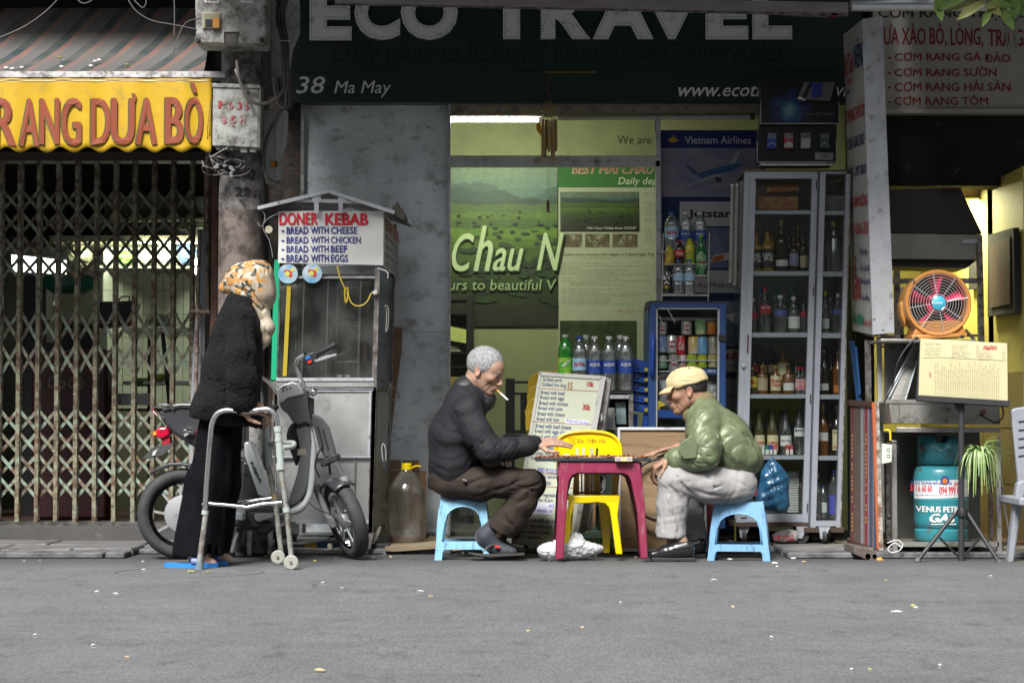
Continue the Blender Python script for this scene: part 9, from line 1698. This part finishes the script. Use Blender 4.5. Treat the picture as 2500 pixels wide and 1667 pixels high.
for a,b,w,d in[((1085,1120,-.2),(1180,1105,-.2),.012,.008),((1075,1060,-.2),(1125,1140,-.22),.012,.009),((1110,1010,-.2),(1128,1120,-.24),.01,.01),((1130,1085,-.24),(1180,1140,-.2),.014,.012),((1095,1150,-.2),(1160,1085,-.24),.012,.009),((1180,1060,-.27),(1215,1085,-.28),.009,.008),((1175,1085,-.27),(1200,1060,-.27),.008,.007),((1190,1110,-.28),(1230,1070,-.26),.008,.007),((1215,1120,-.26),(1250,1075,-.25),.007,.006),((1250,1110,-.25),(1275,1070,-.23),.007,.005),((1065,1140,-.15),(1125,1165,-.22),.01,.008),((1150,1030,-.24),(1175,1075,-.27),.01,-.006),((1090,1170,-.2),(1150,1130,-.22),.009,.007)]:jp.append(('d',crease(P(*a),P(*b),w*.65,d*.85),0))
for a,b in[((1082,980,-.18),(1128,1008,-.22)),((1128,1008,-.22),(1168,982,-.2)),((1128,1008,-.22),(1140,1060,-.24))]:jp.append(('d',crease(P(*a),P(*b),.003,-.003),0));jp.append(('d',crease(P(a[0],a[1]+3,a[2]),P(b[0],b[1]+3,b[2]),.003,.003),0))
lo,hi=bounds([P(1035,920,-.33),P(1325,1215,.42)],.02);jo=sdf_obj('jacket',jp,lo,hi,.0045,jk,m1)
cp=[('+',f_rc(P(1135,950),P(1178,985),.066,.05,1.15),0),('+',f_rc(P(1150,945),P(1190,975),.055,.045,1.1),.02),('-',f_rc(P(1168,905),P(1163,975),.05,.046,1.1),.006),('-',f_el(P(1200,930),(.05,.12,.05)),.006),('d',folds(.0015,90,4),0)]
lo,hi=bounds([P(1095,915,-.1),P(1215,1010,.1)],.02);sdf_obj('collar',cp,lo,hi,.0035,mat('collar cloth',(.012,.012,.014),.55,bump=.2,bscale=120),m1)
tb_('cuff',[P(1288,1087,-.18),P(1310,1084,-.171)],[.037,.034],mat('collar cloth'),m1,16)
tr1=wrinkle(mat('dark brown cotton',(.03,.02,.015),.8,c2=(.02,.014,.011),scale=9,bump=.15,bscale=140,spec=.3),.3,9)
tp_=rcs([P(1100,1178,-.07),P(1170,1182,-.11),P(1240,1176,-.13),P(1296,1176,-.13)],[.088,.08,.07,.062],.04)+rcs([P(1296,1176,-.13),P(1275,1225,-.12),P(1247,1265,-.11),P(1224,1292,-.1)],[.062,.068,.07,.075],.03)+rcs([P(1100,1180,.12),P(1240,1180,.15),P(1302,1180,.16)],[.085,.07,.06],.04)+rcs([P(1302,1180,.16),P(1270,1240,.16),P(1236,1300,.15)],[.06,.062,.068],.03)+[('+',f_rc(P(1092,1175,-.03),P(1092,1175,.08),.095,.095),.05)]
for ya in(-.1,.15):
 n_=np.array(Vc((-.52,0,-.85)).normalized());p0=np.array(P(1222 if ya<0 else 1236,1300 if ya<0 else 1306,ya))
 tp_.append(('&',(lambda p0,n_:lambda Q:((Q-p0)@n_).astype(np.float32))(p0,n_),.004))if ya<0 else None
tp_.append(('&',lambda Q:(float(Z(1218,-.0)))*0+(-1+0*Q[:,0]).astype(np.float32),.001))
tp_+=[('-',f_rc(P(1226,1296,-.1),P(1205,1322,-.1),.048,.062),.005),('d',folds(.0035,45,15,1.6,(1,1,1),(.9,.1,-.1)),0),('d',folds(.002,60,9,1.4,(1,1,1),(.5,.1,.8)),0)]
for a,b,w,d in[((1120,1190,-.18),(1230,1150,-.2),.01,.008),((1165,1215,-.18),(1290,1165,-.2),.01,.009),((1250,1200,-.2),(1320,1180,-.18),.008,.009),((1255,1185,-.2),(1310,1200,-.18),.007,.008),((1260,1215,-.18),(1300,1190,-.2),.008,-.006),((1200,1250,-.17),(1250,1280,-.18),.01,.006),((1215,1235,-.18),(1260,1300,-.17),.009,.006),((1105,1205,-.17),(1160,1215,-.18),.009,.006),((1240,1240,-.19),(1290,1215,-.19),.009,.008)]:tp_.append(('d',crease(P(*a),P(*b),w,d),0))
lo,hi=bounds([P(1035,1125,-.3),P(1345,1345,.32)],.02);sdf_obj('trousers',tp_,lo,hi,.0045,tr1,m1)
slab('zip_pull',pq(1128,1168,1138,1170,1140,1176,1130,1172),Y1-.2,Y1-.185,alu,m1)
def foot(pr_pts,nm,m,par,h=.004,ex=()):
 lo,hi=bounds([p for p,_ in pr_pts],.08);return sdf_obj(nm,[('+',f_rc(pr_pts[i][0],pr_pts[i+1][0],pr_pts[i][1],pr_pts[i+1][1]),.03)for i in range(len(pr_pts)-1)]+list(ex),lo,hi,h,m,par)
sk=mat('navy sock',(.017,.02,.03),.7,c2=(.025,.028,.04),scale=20,bump=.1,bscale=200,sheen=.2)
foot([(P(1205,1285,-.1),.04),(P(1186,1310,-.1),.045),(P(1205,1332,-.1),.036),(P(1232,1345,-.12),.027),(P(1250,1347,-.13),.022)],'sock',sk,m1);foot([(P(1222,1300,.14),.04),(P(1200,1325,.13),.043),(P(1230,1340,.12),.033),(P(1262,1348,.1),.022)],'sock',sk,m1)
slab('sandal_sole',pq(1142,1349,1180,1353,1282,1351,1280,1356,1200,1361,1160,1357),Y1-.17,Y1-.07,mat('sandal rubber',(.035,.028,.024),.7),m1,.004);slab('sandal_sole',pq(1195,1346,1285,1343,1284,1349,1200,1351),Y1+.05,Y1+.16,mat('sandal rubber'),m1,.004)
for k in range(3):tb_('strap',smoothpath([P(1178+k*2,1346-k,-.165),P(1192+k*2,1336-k*2,-.155),P(1212+k*2,1330-k,-.13),P(1222+k*2,1331,-.08)],4),.0035,mat('strap grey',(.07,.07,.075),.5),m1,6)
slab('strap_tag',pq(1209,1330,1221,1333,1219,1338,1208,1335),Y1-.165,Y1-.155,mat('tag red',(.6,.03,.02),.5),m1)
cg=thing('cigarette','lit white cigarette with orange filter in the mouth of the left man','cigarette',P(1220,950,-.05));q0=hL(.108,-.006,-.069);q1=P(1240,976,-.09);qm=q0.lerp(q1,.32);tb_('filter',[q0,qm],.0042,mat('filter orange',(.6,.3,.06),.7),cg,8);tb_('paper',[qm,q1],.0042,white,cg,8)
gp_=thing('game_piece','round game piece with a pale ring held in the fingers of the left man','game piece',P(1240,1130,-.17));MB().lathe(pq(0,-.004,.016,-.004,.0165,.004,0,.004),P(1241,1131,-.17),20,'y').build('disc',plm,gp_,'a');MB().tube([P(1241,1131,-.176)+Vc((.0125*cos(t),0,.0125*sin(t)))for t in np.linspace(0,6.283,21)[:-1]],.0018,5,closed=True).build('ring',whl,gp_)
gp_=thing('game_piece','second game piece seen edge on in the fingers of the left man','game piece',P(1227,1129,-.16));MB().lathe(rq(0,.0155,-.005,.005),P(1227,1129,-.16),18,'x').build('disc',mat('pale piece',(.4,.33,.27),.5),gp_,'a')
m2=thing('person','man in beige cap, shiny green jacket and grey trousers on the right stool','person',(X(1780,.1),.1,0));Y2=.06
P=lambda a,b,y=0:at(a,b,Y2+y)
skin2=skinmat('tanned skin',(.3,.17,.11));hp,hL,hR=head(P(1677,952),-1,R(13),R(2),.93)
h1=hand(P(1655,1092,.1),(-1,-.15,-.18),(-.15,.1,.95),.98,(.07,.09,.12,.16),1,.1,.05);h2=hand(P(1632,1118,-.12),(-.8,0,-.55),(-.5,-.1,.7),.95,(.6,.65,.7,.7),-1,.5)
bod=hp+[('+',f_rc(hL(-.03,0,-.05),P(1722,1000),.056,.065),.02),('+',f_rc(P(1735,1040),P(1790,1150),.07,.07),.04)]+rcs([P(1720,1050,-.15),P(1735,1120,-.2),P(1635,1118,-.12)],[.045,.036,.027])+rcs([P(1720,1050,.15),P(1735,1110,.18),P(1655,1092,.1)],[.045,.036,.026])+h1+h2+rcs([P(1780,1185,-.09),P(1655,1176,-.12),P(1642,1330,-.12)],[.045,.035,.03])+rcs([P(1780,1185,.09),P(1690,1195,.15),P(1695,1335,.14)],[.045,.03,.026])
lo,hi=bounds([P(1570,870,-.32),P(1900,1350,.35)],.02)
sdf_obj('body',bod,lo,hi,.0036,skin2,m2,facecol(hL,hR,.93,(.3,.17,.11),(.26,.1,.08),(.04,.03,.028),.12))
hair('hair',hL,hR,.93,mat('black hair',(.014,.012,.012),.5,c2=(.03,.027,.025),scale=150,bump=.5,bscale=260),m2,[((.035,0,.04),(.9,0,-.4)),((-.0,0,-.004),(.55,0,-.83)),((-.06,0,-.05),(-.25,0,-1))],.0065)
cpm=mat('beige cap cloth',(.52,.43,.24),.8,c2=(.46,.38,.2),scale=10,bump=.25,bscale=70);cap=[('+',f_el(hL(-.008,0,.056),(.102,.086,.062),hR),0),('+',f_el(hL(-.012,0,.035),(.106,.088,.045),hR),.01)]
p0=np.array(hL(0,0,.022));n_=np.array(hR@Vc((-.03,0,-1)).normalized());cap+=[('&',lambda Q:((Q-p0)@n_).astype(np.float32),.006),('d',folds(.0028,60,6,1.6),0)]
for a,b in[((1640,935),(1712,930)),((1650,915),(1700,925)),((1670,905),(1720,918)),((1650,925),(1665,900)),((1700,900),(1722,930))]:cap.append(('d',crease(P(*a,-.085),P(*b,-.085),.005,.004),0))
lo,hi=bounds([P(1600,870,-.13),P(1750,970,.13)],.02);co=sdf_obj('cap',cap,lo,hi,.0032,cpm,m2)
pk=MB();vs=[];nb_=9
for i in range(nb_):
 t=i/(nb_-1)
 for j in range(13):
  a=R(-68+136*j/12);x=.075+.03*cos(a)*0+(.03+.062*t)*cos(a)-.02;y=(.078+.004*t)*sin(a)*(1-.12*t);z=.036-.008*t-.016*t*t-1.1*y*y;vs.append(hL(x,y,z))
pk.add(vs,[(i*13+j,i*13+j+1,(i+1)*13+j+1,(i+1)*13+j)for i in range(nb_-1)for j in range(12)]);po_=pk.build('peak',cpm,m2,True);s_=po_.modifiers.new('s','SOLIDIFY');s_.thickness=.004
pk=MB();pk.tube([vs[(nb_-1)*13+j]for j in range(13)],.0035,6);pk.build('peak_edge',mat('tan piping',(.38,.22,.11),.7),m2,True);pk=MB()
pk.add([v+Vc((0,0,-.0045))for v in vs[(nb_-4)*13:]],[(i*13+j,i*13+j+1,(i+1)*13+j+1,(i+1)*13+j)for i in range(3)for j in range(12)]);pk.build('peak_band',mat('tan piping'),m2,True)
pk=MB();pk.tube([P(1634,922,-.05),P(1645,912,-.07),P(1650,905,-.075)],.0012,4);pk.build('cap_seam',mat('tan piping'),m2)
for a,b in((1656,893),(1682,898)):MB().ell(P(a,b,-.055),(.004,.003,.003),8,5).build('eyelet',blackp,m2)
gjm=wrinkle(mat('green satin',(.15,.18,.1),.46,.15,c2=(.12,.15,.08),scale=7,bump=.06,bscale=45),.22,9,.02)
tor=[('+',f_rc(P(1722,1015),P(1768,1075),.1,.125,1.4),0),('+',f_rc(P(1768,1075),P(1795,1115),.13,.115,1.4),.05),('+',f_rc(P(1795,1110),P(1820,1118),.1,.085,1.6),.05),('+',f_rc(P(1720,1030,-.14),P(1720,1030,.14),.07,.07),.05),('+',f_rc(P(1700,1060),P(1740,1100),.06,.08,1.5),.04)]
arm_n=rcs([P(1712,1050,-.14),P(1722,1085,-.19),P(1722,1112,-.2),P(1690,1120,-.18),P(1655,1120,-.14),P(1640,1118,-.12)],[.075,.072,.068,.062,.054,.042],.025);arm_f=rcs([P(1705,1050,.14),P(1700,1095,.17),P(1668,1095,.12)],[.062,.055,.04],.03)
jp=tor+arm_n+arm_f+[('-',f_rc(P(1660,950),P(1690,1000),.05,.05,1.1),.01),('-',f_el(P(1780,1215),(.2,.3,.115)),.015),('d',folds(.0042,48,25,1.6,(1,1,1),(.6,.1,-.75)),0),('d',folds(.003,60,18,1.5,(1,1,1),(.75,.2,.65)),0)]
for a,b,w,d in[((1738,1000,-.2),(1752,1080,-.22),.008,.01),((1748,1000,-.2),(1765,1060,-.22),.008,-.007),((1758,1075,-.2),(1700,1030,-.25),.005,.007),((1760,1080,-.22),(1768,1095,-.2),.01,.01),((1770,1100,-.22),(1830,1080,-.2),.012,.01),((1775,1115,-.22),(1840,1100,-.18),.009,-.008),((1790,1135,-.2),(1845,1120,-.16),.01,.009),((1760,1125,-.22),(1800,1100,-.22),.009,.008),((1745,1140,-.2),(1790,1145,-.2),.009,.008),((1680,1060,-.25),(1720,1070,-.28),.008,.008),((1675,1085,-.26),(1735,1095,-.27),.008,.009),((1670,1105,-.25),(1740,1115,-.27),.008,.008),((1660,1095,-.22),(1700,1140,-.24),.008,.008),((1650,1100,-.2),(1675,1140,-.2),.007,.008),((1690,1130,-.25),(1740,1130,-.25),.008,.007),((1680,1050,-.25),(1700,1040,-.25),.008,-.006),((1790,1030,-.14),(1830,1080,-.14),.02,.007),((1640,1105,-.16),(1655,1135,-.16),.006,.006)]:jp.append(('d',crease(P(*a),P(*b),w*.65,d*.85),0))
lo,hi=bounds([P(1610,940,-.32),P(1885,1175,.33)],.02);sdf_obj('jacket',jp,lo,hi,.0042,gjm,m2)
cp=[('+',f_rc(P(1716,985),P(1690,1012),.066,.052,1.15),0),('-',f_rc(P(1700,940),P(1696,1010),.054,.05,1.1),.006),('-',f_el(P(1655,975),(.045,.12,.05)),.006)]
lo,hi=bounds([P(1650,950,-.1),P(1755,1040,.1)],.02);sdf_obj('knit_collar',cp,lo,hi,.0035,mat('olive knit',(.15,.13,.06),.85,bump=.5,bscale=120,bstretch=(3,3,.3)),m2)
slab('sleeve_pocket',pq(1662,1080,1690,1062,1705,1082,1700,1118,1670,1120,1655,1100),Y2-.262,Y2-.25,gjm,m2,.003)
gt=wrinkle(mat('pale grey cotton',(.31,.3,.295),.8,c2=(.26,.25,.25),scale=8,bump=.12,bscale=140),.35,9)
tp_=rcs([P(1795,1185,-.08),P(1730,1182,-.12),P(1670,1172,-.13),P(1642,1172,-.13)],[.09,.085,.074,.07],.04)+rcs([P(1642,1172,-.13),P(1642,1230,-.12),P(1638,1300,-.12)],[.072,.073,.076],.03)+rcs([P(1795,1185,.1),P(1715,1190,.14),P(1688,1195,.15)],[.085,.07,.06],.04)+rcs([P(1688,1195,.15),P(1690,1250,.15),P(1697,1305,.14)],[.055,.055,.06],.03)+[('+',f_rc(P(1805,1180,-.05),P(1805,1180,.08),.085,.085),.05)]
zc_=float(P(1600,1313,-.12).z);zc2=float(P(1600,1322,.14).z)
tp_.append(('&',lambda Q:(np.where(Q[:,1]<Y2+.02,zc_,zc2)-Q[:,2]).astype(np.float32),.003));tp_+=[('-',f_rc(P(1638,1306,-.12),P(1638,1335,-.12),.05,.06),.004),('d',folds(.0025,50,35,1.6,(1,1,1),(.25,.1,.9)),0),('d',folds(.002,65,39,1.4,(1,1,1),(.9,.1,.2)),0)]
for a,b,w,d in[((1640,1190,-.2),(1690,1260,-.16),.008,.01),((1655,1165,-.2),(1700,1230,-.2),.008,.01),((1640,1150,-.18),(1680,1175,-.2),.008,.008),((1630,1210,-.2),(1655,1300,-.2),.007,-.006),((1640,1215,-.2),(1660,1290,-.19),.007,.008),((1610,1200,-.18),(1620,1290,-.18),.009,.006),((1720,1150,-.2),(1745,1190,-.2),.007,.008),((1745,1190,-.2),(1800,1175,-.2),.005,.007),((1770,1160,-.19),(1830,1190,-.16),.008,.007),((1700,1200,-.2),(1780,1215,-.18),.01,.007),((1670,1190,-.2),(1700,1215,-.18),.008,.008)]:tp_.append(('d',crease(P(*a),P(*b),w,d),0))
lo,hi=bounds([P(1585,1120,-.3),P(1855,1335,.3)],.02);sdf_obj('trousers',tp_,lo,hi,.0045,gt,m2)
sm2=mat('black shoe leather',(.012,.012,.013),.25,coat=.5,bump=.05,bscale=60)
def shoe(x0,x1,y,par,nm='shoe'):
 g=lambda t,py:P(x0+(x1-x0)*t,py,y);z0=.028
 pr=[('+',f_rc(Vc((g(.1,1355).x,Y2+y,.03)),Vc((g(.4,1350).x,Y2+y,.042)),.022,.036),0),('+',f_rc(Vc((g(.4,1350).x,Y2+y,.042)),Vc((g(.85,1340).x,Y2+y,.05)),.036,.04),.02),('+',f_rc(Vc((g(.65,1330).x,Y2+y,.06)),Vc((g(.85,1330).x,Y2+y,.075)),.04,.036),.02),('-',f_el(Vc((g(.78,1330).x,Y2+y,.115)),(.04,.03,.03)),.006),('&',lambda Q:(.014-Q[:,2]).astype(np.float32),.004)]
 lo,hi=bounds([Vc((g(0,1350).x-.01,Y2+y-.05,0)),Vc((g(1,1350).x+.01,Y2+y+.05,.14))],.01);sdf_obj(nm,pr,lo,hi,.0035,sm2,par)
 q=MB();q.prism([(g(.0,0).x+.004,.006),(g(.06,0).x,.0),(g(.55,0).x,.0),(g(.62,0).x,.006),(g(.66,0).x,.0),(g(1,0).x-.004,.0),(g(1,0).x,.02),(g(.5,0).x,.018),(g(.02,0).x,.02)],Y2+y-.042,Y2+y+.042);q.build('shoe_sole',mat('sole black',(.02,.02,.02),.6),par,bevel=.004)
shoe(1583,1692,-.16,m2);shoe(1640,1717,.12,m2)
foot([(P(1650,1300,-.13),.036),(P(1665,1330,-.14),.036)],'sock',mat('skin sock',(.3,.18,.12),.7),m2)
m3=thing('person','stooped woman in long black fur coat and floral headscarf holding the walking frame','person',(X(540,-.45),-.45,0));Y3=-.45
P=lambda a,b,y=0:at(a,b,Y3+y)
skin3=skinmat('old skin',(.45,.28,.2));hp,hL,hR=head(P(612,700,.02),1,R(22),R(32),.9)
h1=hand(P(588,1000,-.15),(.95,-.12,.1),(-.1,-.75,.55),.92,(.55,.8,.85,.85),1,.55,.04)
h2=hand(P(600,1012,.16),(.95,.1,.1),(0,.3,.9),.9,(.6,.9,.9,.9),-1,.5)
bod=hp+[('+',f_rc(hL(-.03,0,-.05),P(575,765),.05,.06),.02),('+',f_rc(P(570,800),P(540,1000),.07,.07),.04)]+rcs([P(585,800,-.13),P(588,915,-.17),P(588,1000,-.15)],[.042,.034,.024])+rcs([P(585,800,.14),P(588,915,.17),P(600,1012,.16)],[.042,.034,.024])+rcs([P(530,1030,-.03),P(505,1200,-.04),P(482,1362,-.06)],[.05,.045,.033])+rcs([P(545,1030,.07),P(545,1200,.08),P(525,1350,.08)],[.05,.045,.033])+h1+h2
bod+=rcs([P(478,1358,-.07),P(520,1376,-.07)],[.034,.02])+rcs([P(525,1348,.08),P(560,1366,.08)],[.034,.02])
lo,hi=bounds([P(450,620,-.28),P(690,1380,.3)],.02);sdf_obj('body',bod,lo,hi,.004,skin3,m3,facecol(hL,hR,.9,(.45,.28,.2),(.3,.14,.1),(.2,.18,.16)))
scm=bpy.data.materials.new('floral scarf');scm.use_nodes=True;t=scm.node_tree;N=t.nodes;Lk=t.links;b=N['Principled BSDF'];sv(b,'Roughness',.55)
tc=N.new('ShaderNodeTexCoord');sx=N.new('ShaderNodeSeparateXYZ');Lk.new(tc.outputs['Object'],sx.inputs[0])
def vor(sc):v=N.new('ShaderNodeTexVoronoi');sv(v,'Scale',sc);Lk.new(nd.outputs[0],v.inputs['Vector']);return v
nz=N.new('ShaderNodeTexNoise');sv(nz,'Scale',22);sv(nz,'Detail',6);Lk.new(tc.outputs['Object'],nz.inputs['Vector']);nd=N.new('ShaderNodeVectorMath');nd.operation='MULTIPLY_ADD';sv(nd,1,(.06,.06,.06));Lk.new(nz.outputs['Color'],nd.inputs[0]);Lk.new(tc.outputs['Object'],nd.inputs[2])
v1=vor(46);cr=N.new('ShaderNodeValToRGB');cr.color_ramp.interpolation='CONSTANT';e=cr.color_ramp.elements;e[0].position=0;e[0].color=(.42,.21,.05,1);e[1].position=.3;e[1].color=(.42,.36,.28,1)
for p_,c_ in((.42,(.05,.055,.04,1)),(.56,(.4,.34,.26,1)),(.68,(.4,.17,.05,1)),(.82,(.3,.28,.22,1)),(.9,(.04,.05,.04,1))):q_=e.new(p_);q_.color=c_
sp3=N.new('ShaderNodeSeparateColor');Lk.new(v1.outputs['Color'],sp3.inputs[0]);Lk.new(sp3.outputs[0],cr.inputs[0])
mr=N.new('ShaderNodeMapRange');
dx_=N.new('ShaderNodeMath');dx_.operation='MULTIPLY_ADD';sv(dx_,1,-.45);Lk.new(sx.outputs[2],dx_.inputs[0]);Lk.new(sx.outputs[0],dx_.inputs[2]);ad=N.new('ShaderNodeMath');ad.operation='MULTIPLY_ADD';sv(ad,1,.05);Lk.new(nz.outputs[0],ad.inputs[0]);Lk.new(dx_.outputs[0],ad.inputs[2])
ref=P(632,690)-ORG[m3.name];k0=ref.x-.45*ref.z+.075;sv(mr,1,k0-.03);sv(mr,2,k0+.03);Lk.new(ad.outputs[0],mr.inputs[0]);mx_=N.new('ShaderNodeMix');mx_.data_type='RGBA';Lk.new(mr.outputs[0],mx_.inputs[0]);Lk.new(cr.outputs[0],mx_.inputs[6]);sv(mx_,7,(.37,.31,.23,1));Lk.new(mx_.outputs[2],b.inputs['Base Color'])
sc_=[('+',f_el(P(604,690,.0),(.108,.098,.098),Matrix.Rotation(R(22),3,'Y')),0),('+',f_rc(P(566,690),P(548,702),.04,.026),.03),('+',f_rc(P(636,668),P(640,722),.06,.054,1.4),.05),('+',f_rc(P(642,720),P(636,768),.05,.034,1.3),.05),('+',f_rc(P(600,730),P(635,762),.045,.03,1.7),.04),('+',f_rc(P(644,775,-.02),P(650,800,-.03),.03,.036),.03),('+',f_rc(P(650,800,-.03),P(648,828,-.02),.036,.026),.02),('+',f_rc(P(648,828,-.02),P(643,852,-.02),.026,.008),.02),('-',f_el(P(690,690,.12),(.09,.1,.09)),.01)]
sc_+=[('d',folds(.003,50,44,1.6,(1,1,1),(.35,.1,-.9)),0)]
for a,b_ in[((585,705,-.09),(640,760,-.06)),((600,690,-.1),(645,755,-.06)),((625,650,-.09),(638,760,-.05)),((648,650,-.07),(642,760,-.05)),((656,660,-.05),(644,755,-.05)),((570,700,-.08),(610,715,-.09)),((555,690,-.05),(580,660,-.08)),((640,780,-.06),(660,830,-.05)),((650,790,-.07),(645,850,-.04)),((590,660,-.1),(560,700,-.05))]:sc_.append(('d',crease(P(*a),P(*b_),.006,.006),0))
lo,hi=bounds([P(530,615,-.16),P(690,870,.2)],.02);sdf_obj('headscarf',sc_,lo,hi,.0036,scm,m3)
fur=mat('black fur',(.002,.002,.0022),.8,c2=(.007,.007,.008),scale=14,bump=.9,bscale=130,spec=.2,sheen=.02)
ct_=[('+',f_rc(P(590,750),P(583,810),.085,.115,1.4),0),('+',f_rc(P(583,810),P(568,900),.115,.13,1.35),.05),('+',f_rc(P(568,900),P(545,1000),.13,.135,1.3),.05),('+',f_rc(P(522,985),P(492,1025),.085,.05,1.8),.05),('+',f_rc(P(505,1000),P(590,1030),.075,.08,1.7),.04),('+',f_rc(P(600,960,.02),P(612,1045,.03),.06,.052,1.8),.05),('+',f_rc(P(585,770,-.14),P(585,770,.15),.05,.05),.05)]
ct_+=rcs([P(592,785,-.15),P(588,860,-.2),P(590,925,-.21),P(592,975,-.18),P(590,990,-.16)],[.06,.07,.068,.064,.05],.03)+rcs([P(592,785,.15),P(592,920,.2),P(602,1000,.17)],[.06,.064,.055],.03)
ct_+=[('-',f_rc(P(588,1000,-.155),P(610,1012,-.15),.034,.04),.004),('&',(lambda p0,n_:lambda Q:((Q-p0)@n_).astype(np.float32))(np.array(P(550,1040)),np.array((-.24,0,-.97))),.006),('-',f_rc(P(520,1060),P(590,1072),.1,.1,1.5),.004),('d',folds(.005,24,51,1.7,(1,1,.35)),0),('d',folds(.0022,130,52,1.2),0),('d',folds(.0016,260,53,1.),0)]
for a,b_,w,d in[((590,920,-.28),(612,955,-.27),.01,.01),((575,955,-.28),(615,950,-.26),.01,.01),((600,780,-.2),(608,880,-.25),.012,.008),((628,800,-.14),(625,1000,-.16),.012,.008),((560,800,-.2),(545,960,-.2),.012,.006)]:ct_.append(('d',crease(P(*a),P(*b_),w,d),0))
lo,hi=bounds([P(440,700,-.34),P(680,1085,.36)],.02);sdf_obj('fur_coat',ct_,lo,hi,.0042,fur,m3)
bt=wrinkle(mat('black trousers',(.002,.002,.003),.9,c2=(.0045,.0045,.007),scale=12,bump=.2,bscale=120,spec=.12),.2)
tp_=rcs([P(530,1030,-.02),P(508,1180,-.04),P(484,1345,-.05)],[.09,.1,.118],.03,.7)+rcs([P(555,1040,.06),P(548,1180,.08),P(520,1345,.08)],[.08,.08,.085],.03,.8)
zh=float(P(500,1358,-.1).z);tp_+=[('&',lambda Q:(zh-Q[:,2]).astype(np.float32),.003),('-',f_rc(P(484,1338,-.05),P(484,1370,-.05),.095,.1,.68),.004),('d',folds(.006,22,61,1.6,(1,1,.2)),0),('d',folds(.002,70,63,1.4,(1,1,.3)),0)]
lo,hi=bounds([P(395,1010,-.3),P(625,1365,.28)],.02);sdf_obj('trousers',tp_,lo,hi,.005,bt,m3)
sb_=mat('slipper blue',(.02,.2,.55),.5)
for(x0,x1,yy,dz,an)in((403,536,-.07,0,0),(486,562,.08,.0,0)):
 q=MB();xa_,xb_=X(x0,Y3+yy),X(x1,Y3+yy);f_=[];cxs=(xa_+xb_)/2;hl=(xb_-xa_)/2
 pts=[(cxs+hl*cos(a),(.048+.006*cos(a))*sin(a))for a in np.linspace(0,2*pi,25)[:-1]];q.add([(a,Y3+yy+b_,z+dz)for z in(.001,.014,.014,.022)for a,b_ in pts],[tuple(range(23,-1,-1))]+[(k*24+i,k*24+(i+1)%24,(k+1)*24+(i+1)%24,(k+1)*24+i)for k in range(3)for i in range(24)]+[tuple(72+i for i in range(24))]);q.build('slipper_sole',sb_,m3)
 q=MB();vs=[]
 for i in range(7):
  for j in range(9):a=pi*j/8;vs.append((cxs+hl*(.05+.42*i/6),Y3+yy-.05*cos(a),.02+.042*sin(a)**.8*(1-.25*i/6)))
 q.add(vs,[(i*9+j,i*9+j+1,(i+1)*9+j+1,(i+1)*9+j)for i in range(6)for j in range(8)]);o=q.build('slipper_strap',mat('strap blue',(.015,.05,.3),.45,c2=(.3,.35,.6),scale=30,stretch=(1,1,6),mix=.9),m3,True);s_=o.modifiers.new('s','SOLIDIFY');s_.thickness=.004
bgp=[('+',f_el(at(1345,1345,-.05),(.075,.07,.045)),0),('+',f_el(at(1395,1335,-.03),(.09,.07,.06)),.03),('+',f_el(at(1440,1338,-.03),(.07,.05,.035)),.03),('+',f_el(at(1400,1315,.0),(.05,.04,.03)),.03),('&',lambda Q:(.002-Q[:,2]).astype(np.float32),.002),('d',folds(.009,40,91,2.4,(1,1,1),(.9,.3,.3)),0),('d',folds(.004,110,92,2),0)]
lo,hi=bounds([at(1300,1290,-.17),at(1480,1368,.1)],.02);tag(sdf_obj('plastic_bag',bgp,lo,hi,.0038,mat('white bag'),None),'crumpled white plastic bag on the ground under the red table','plastic bag')
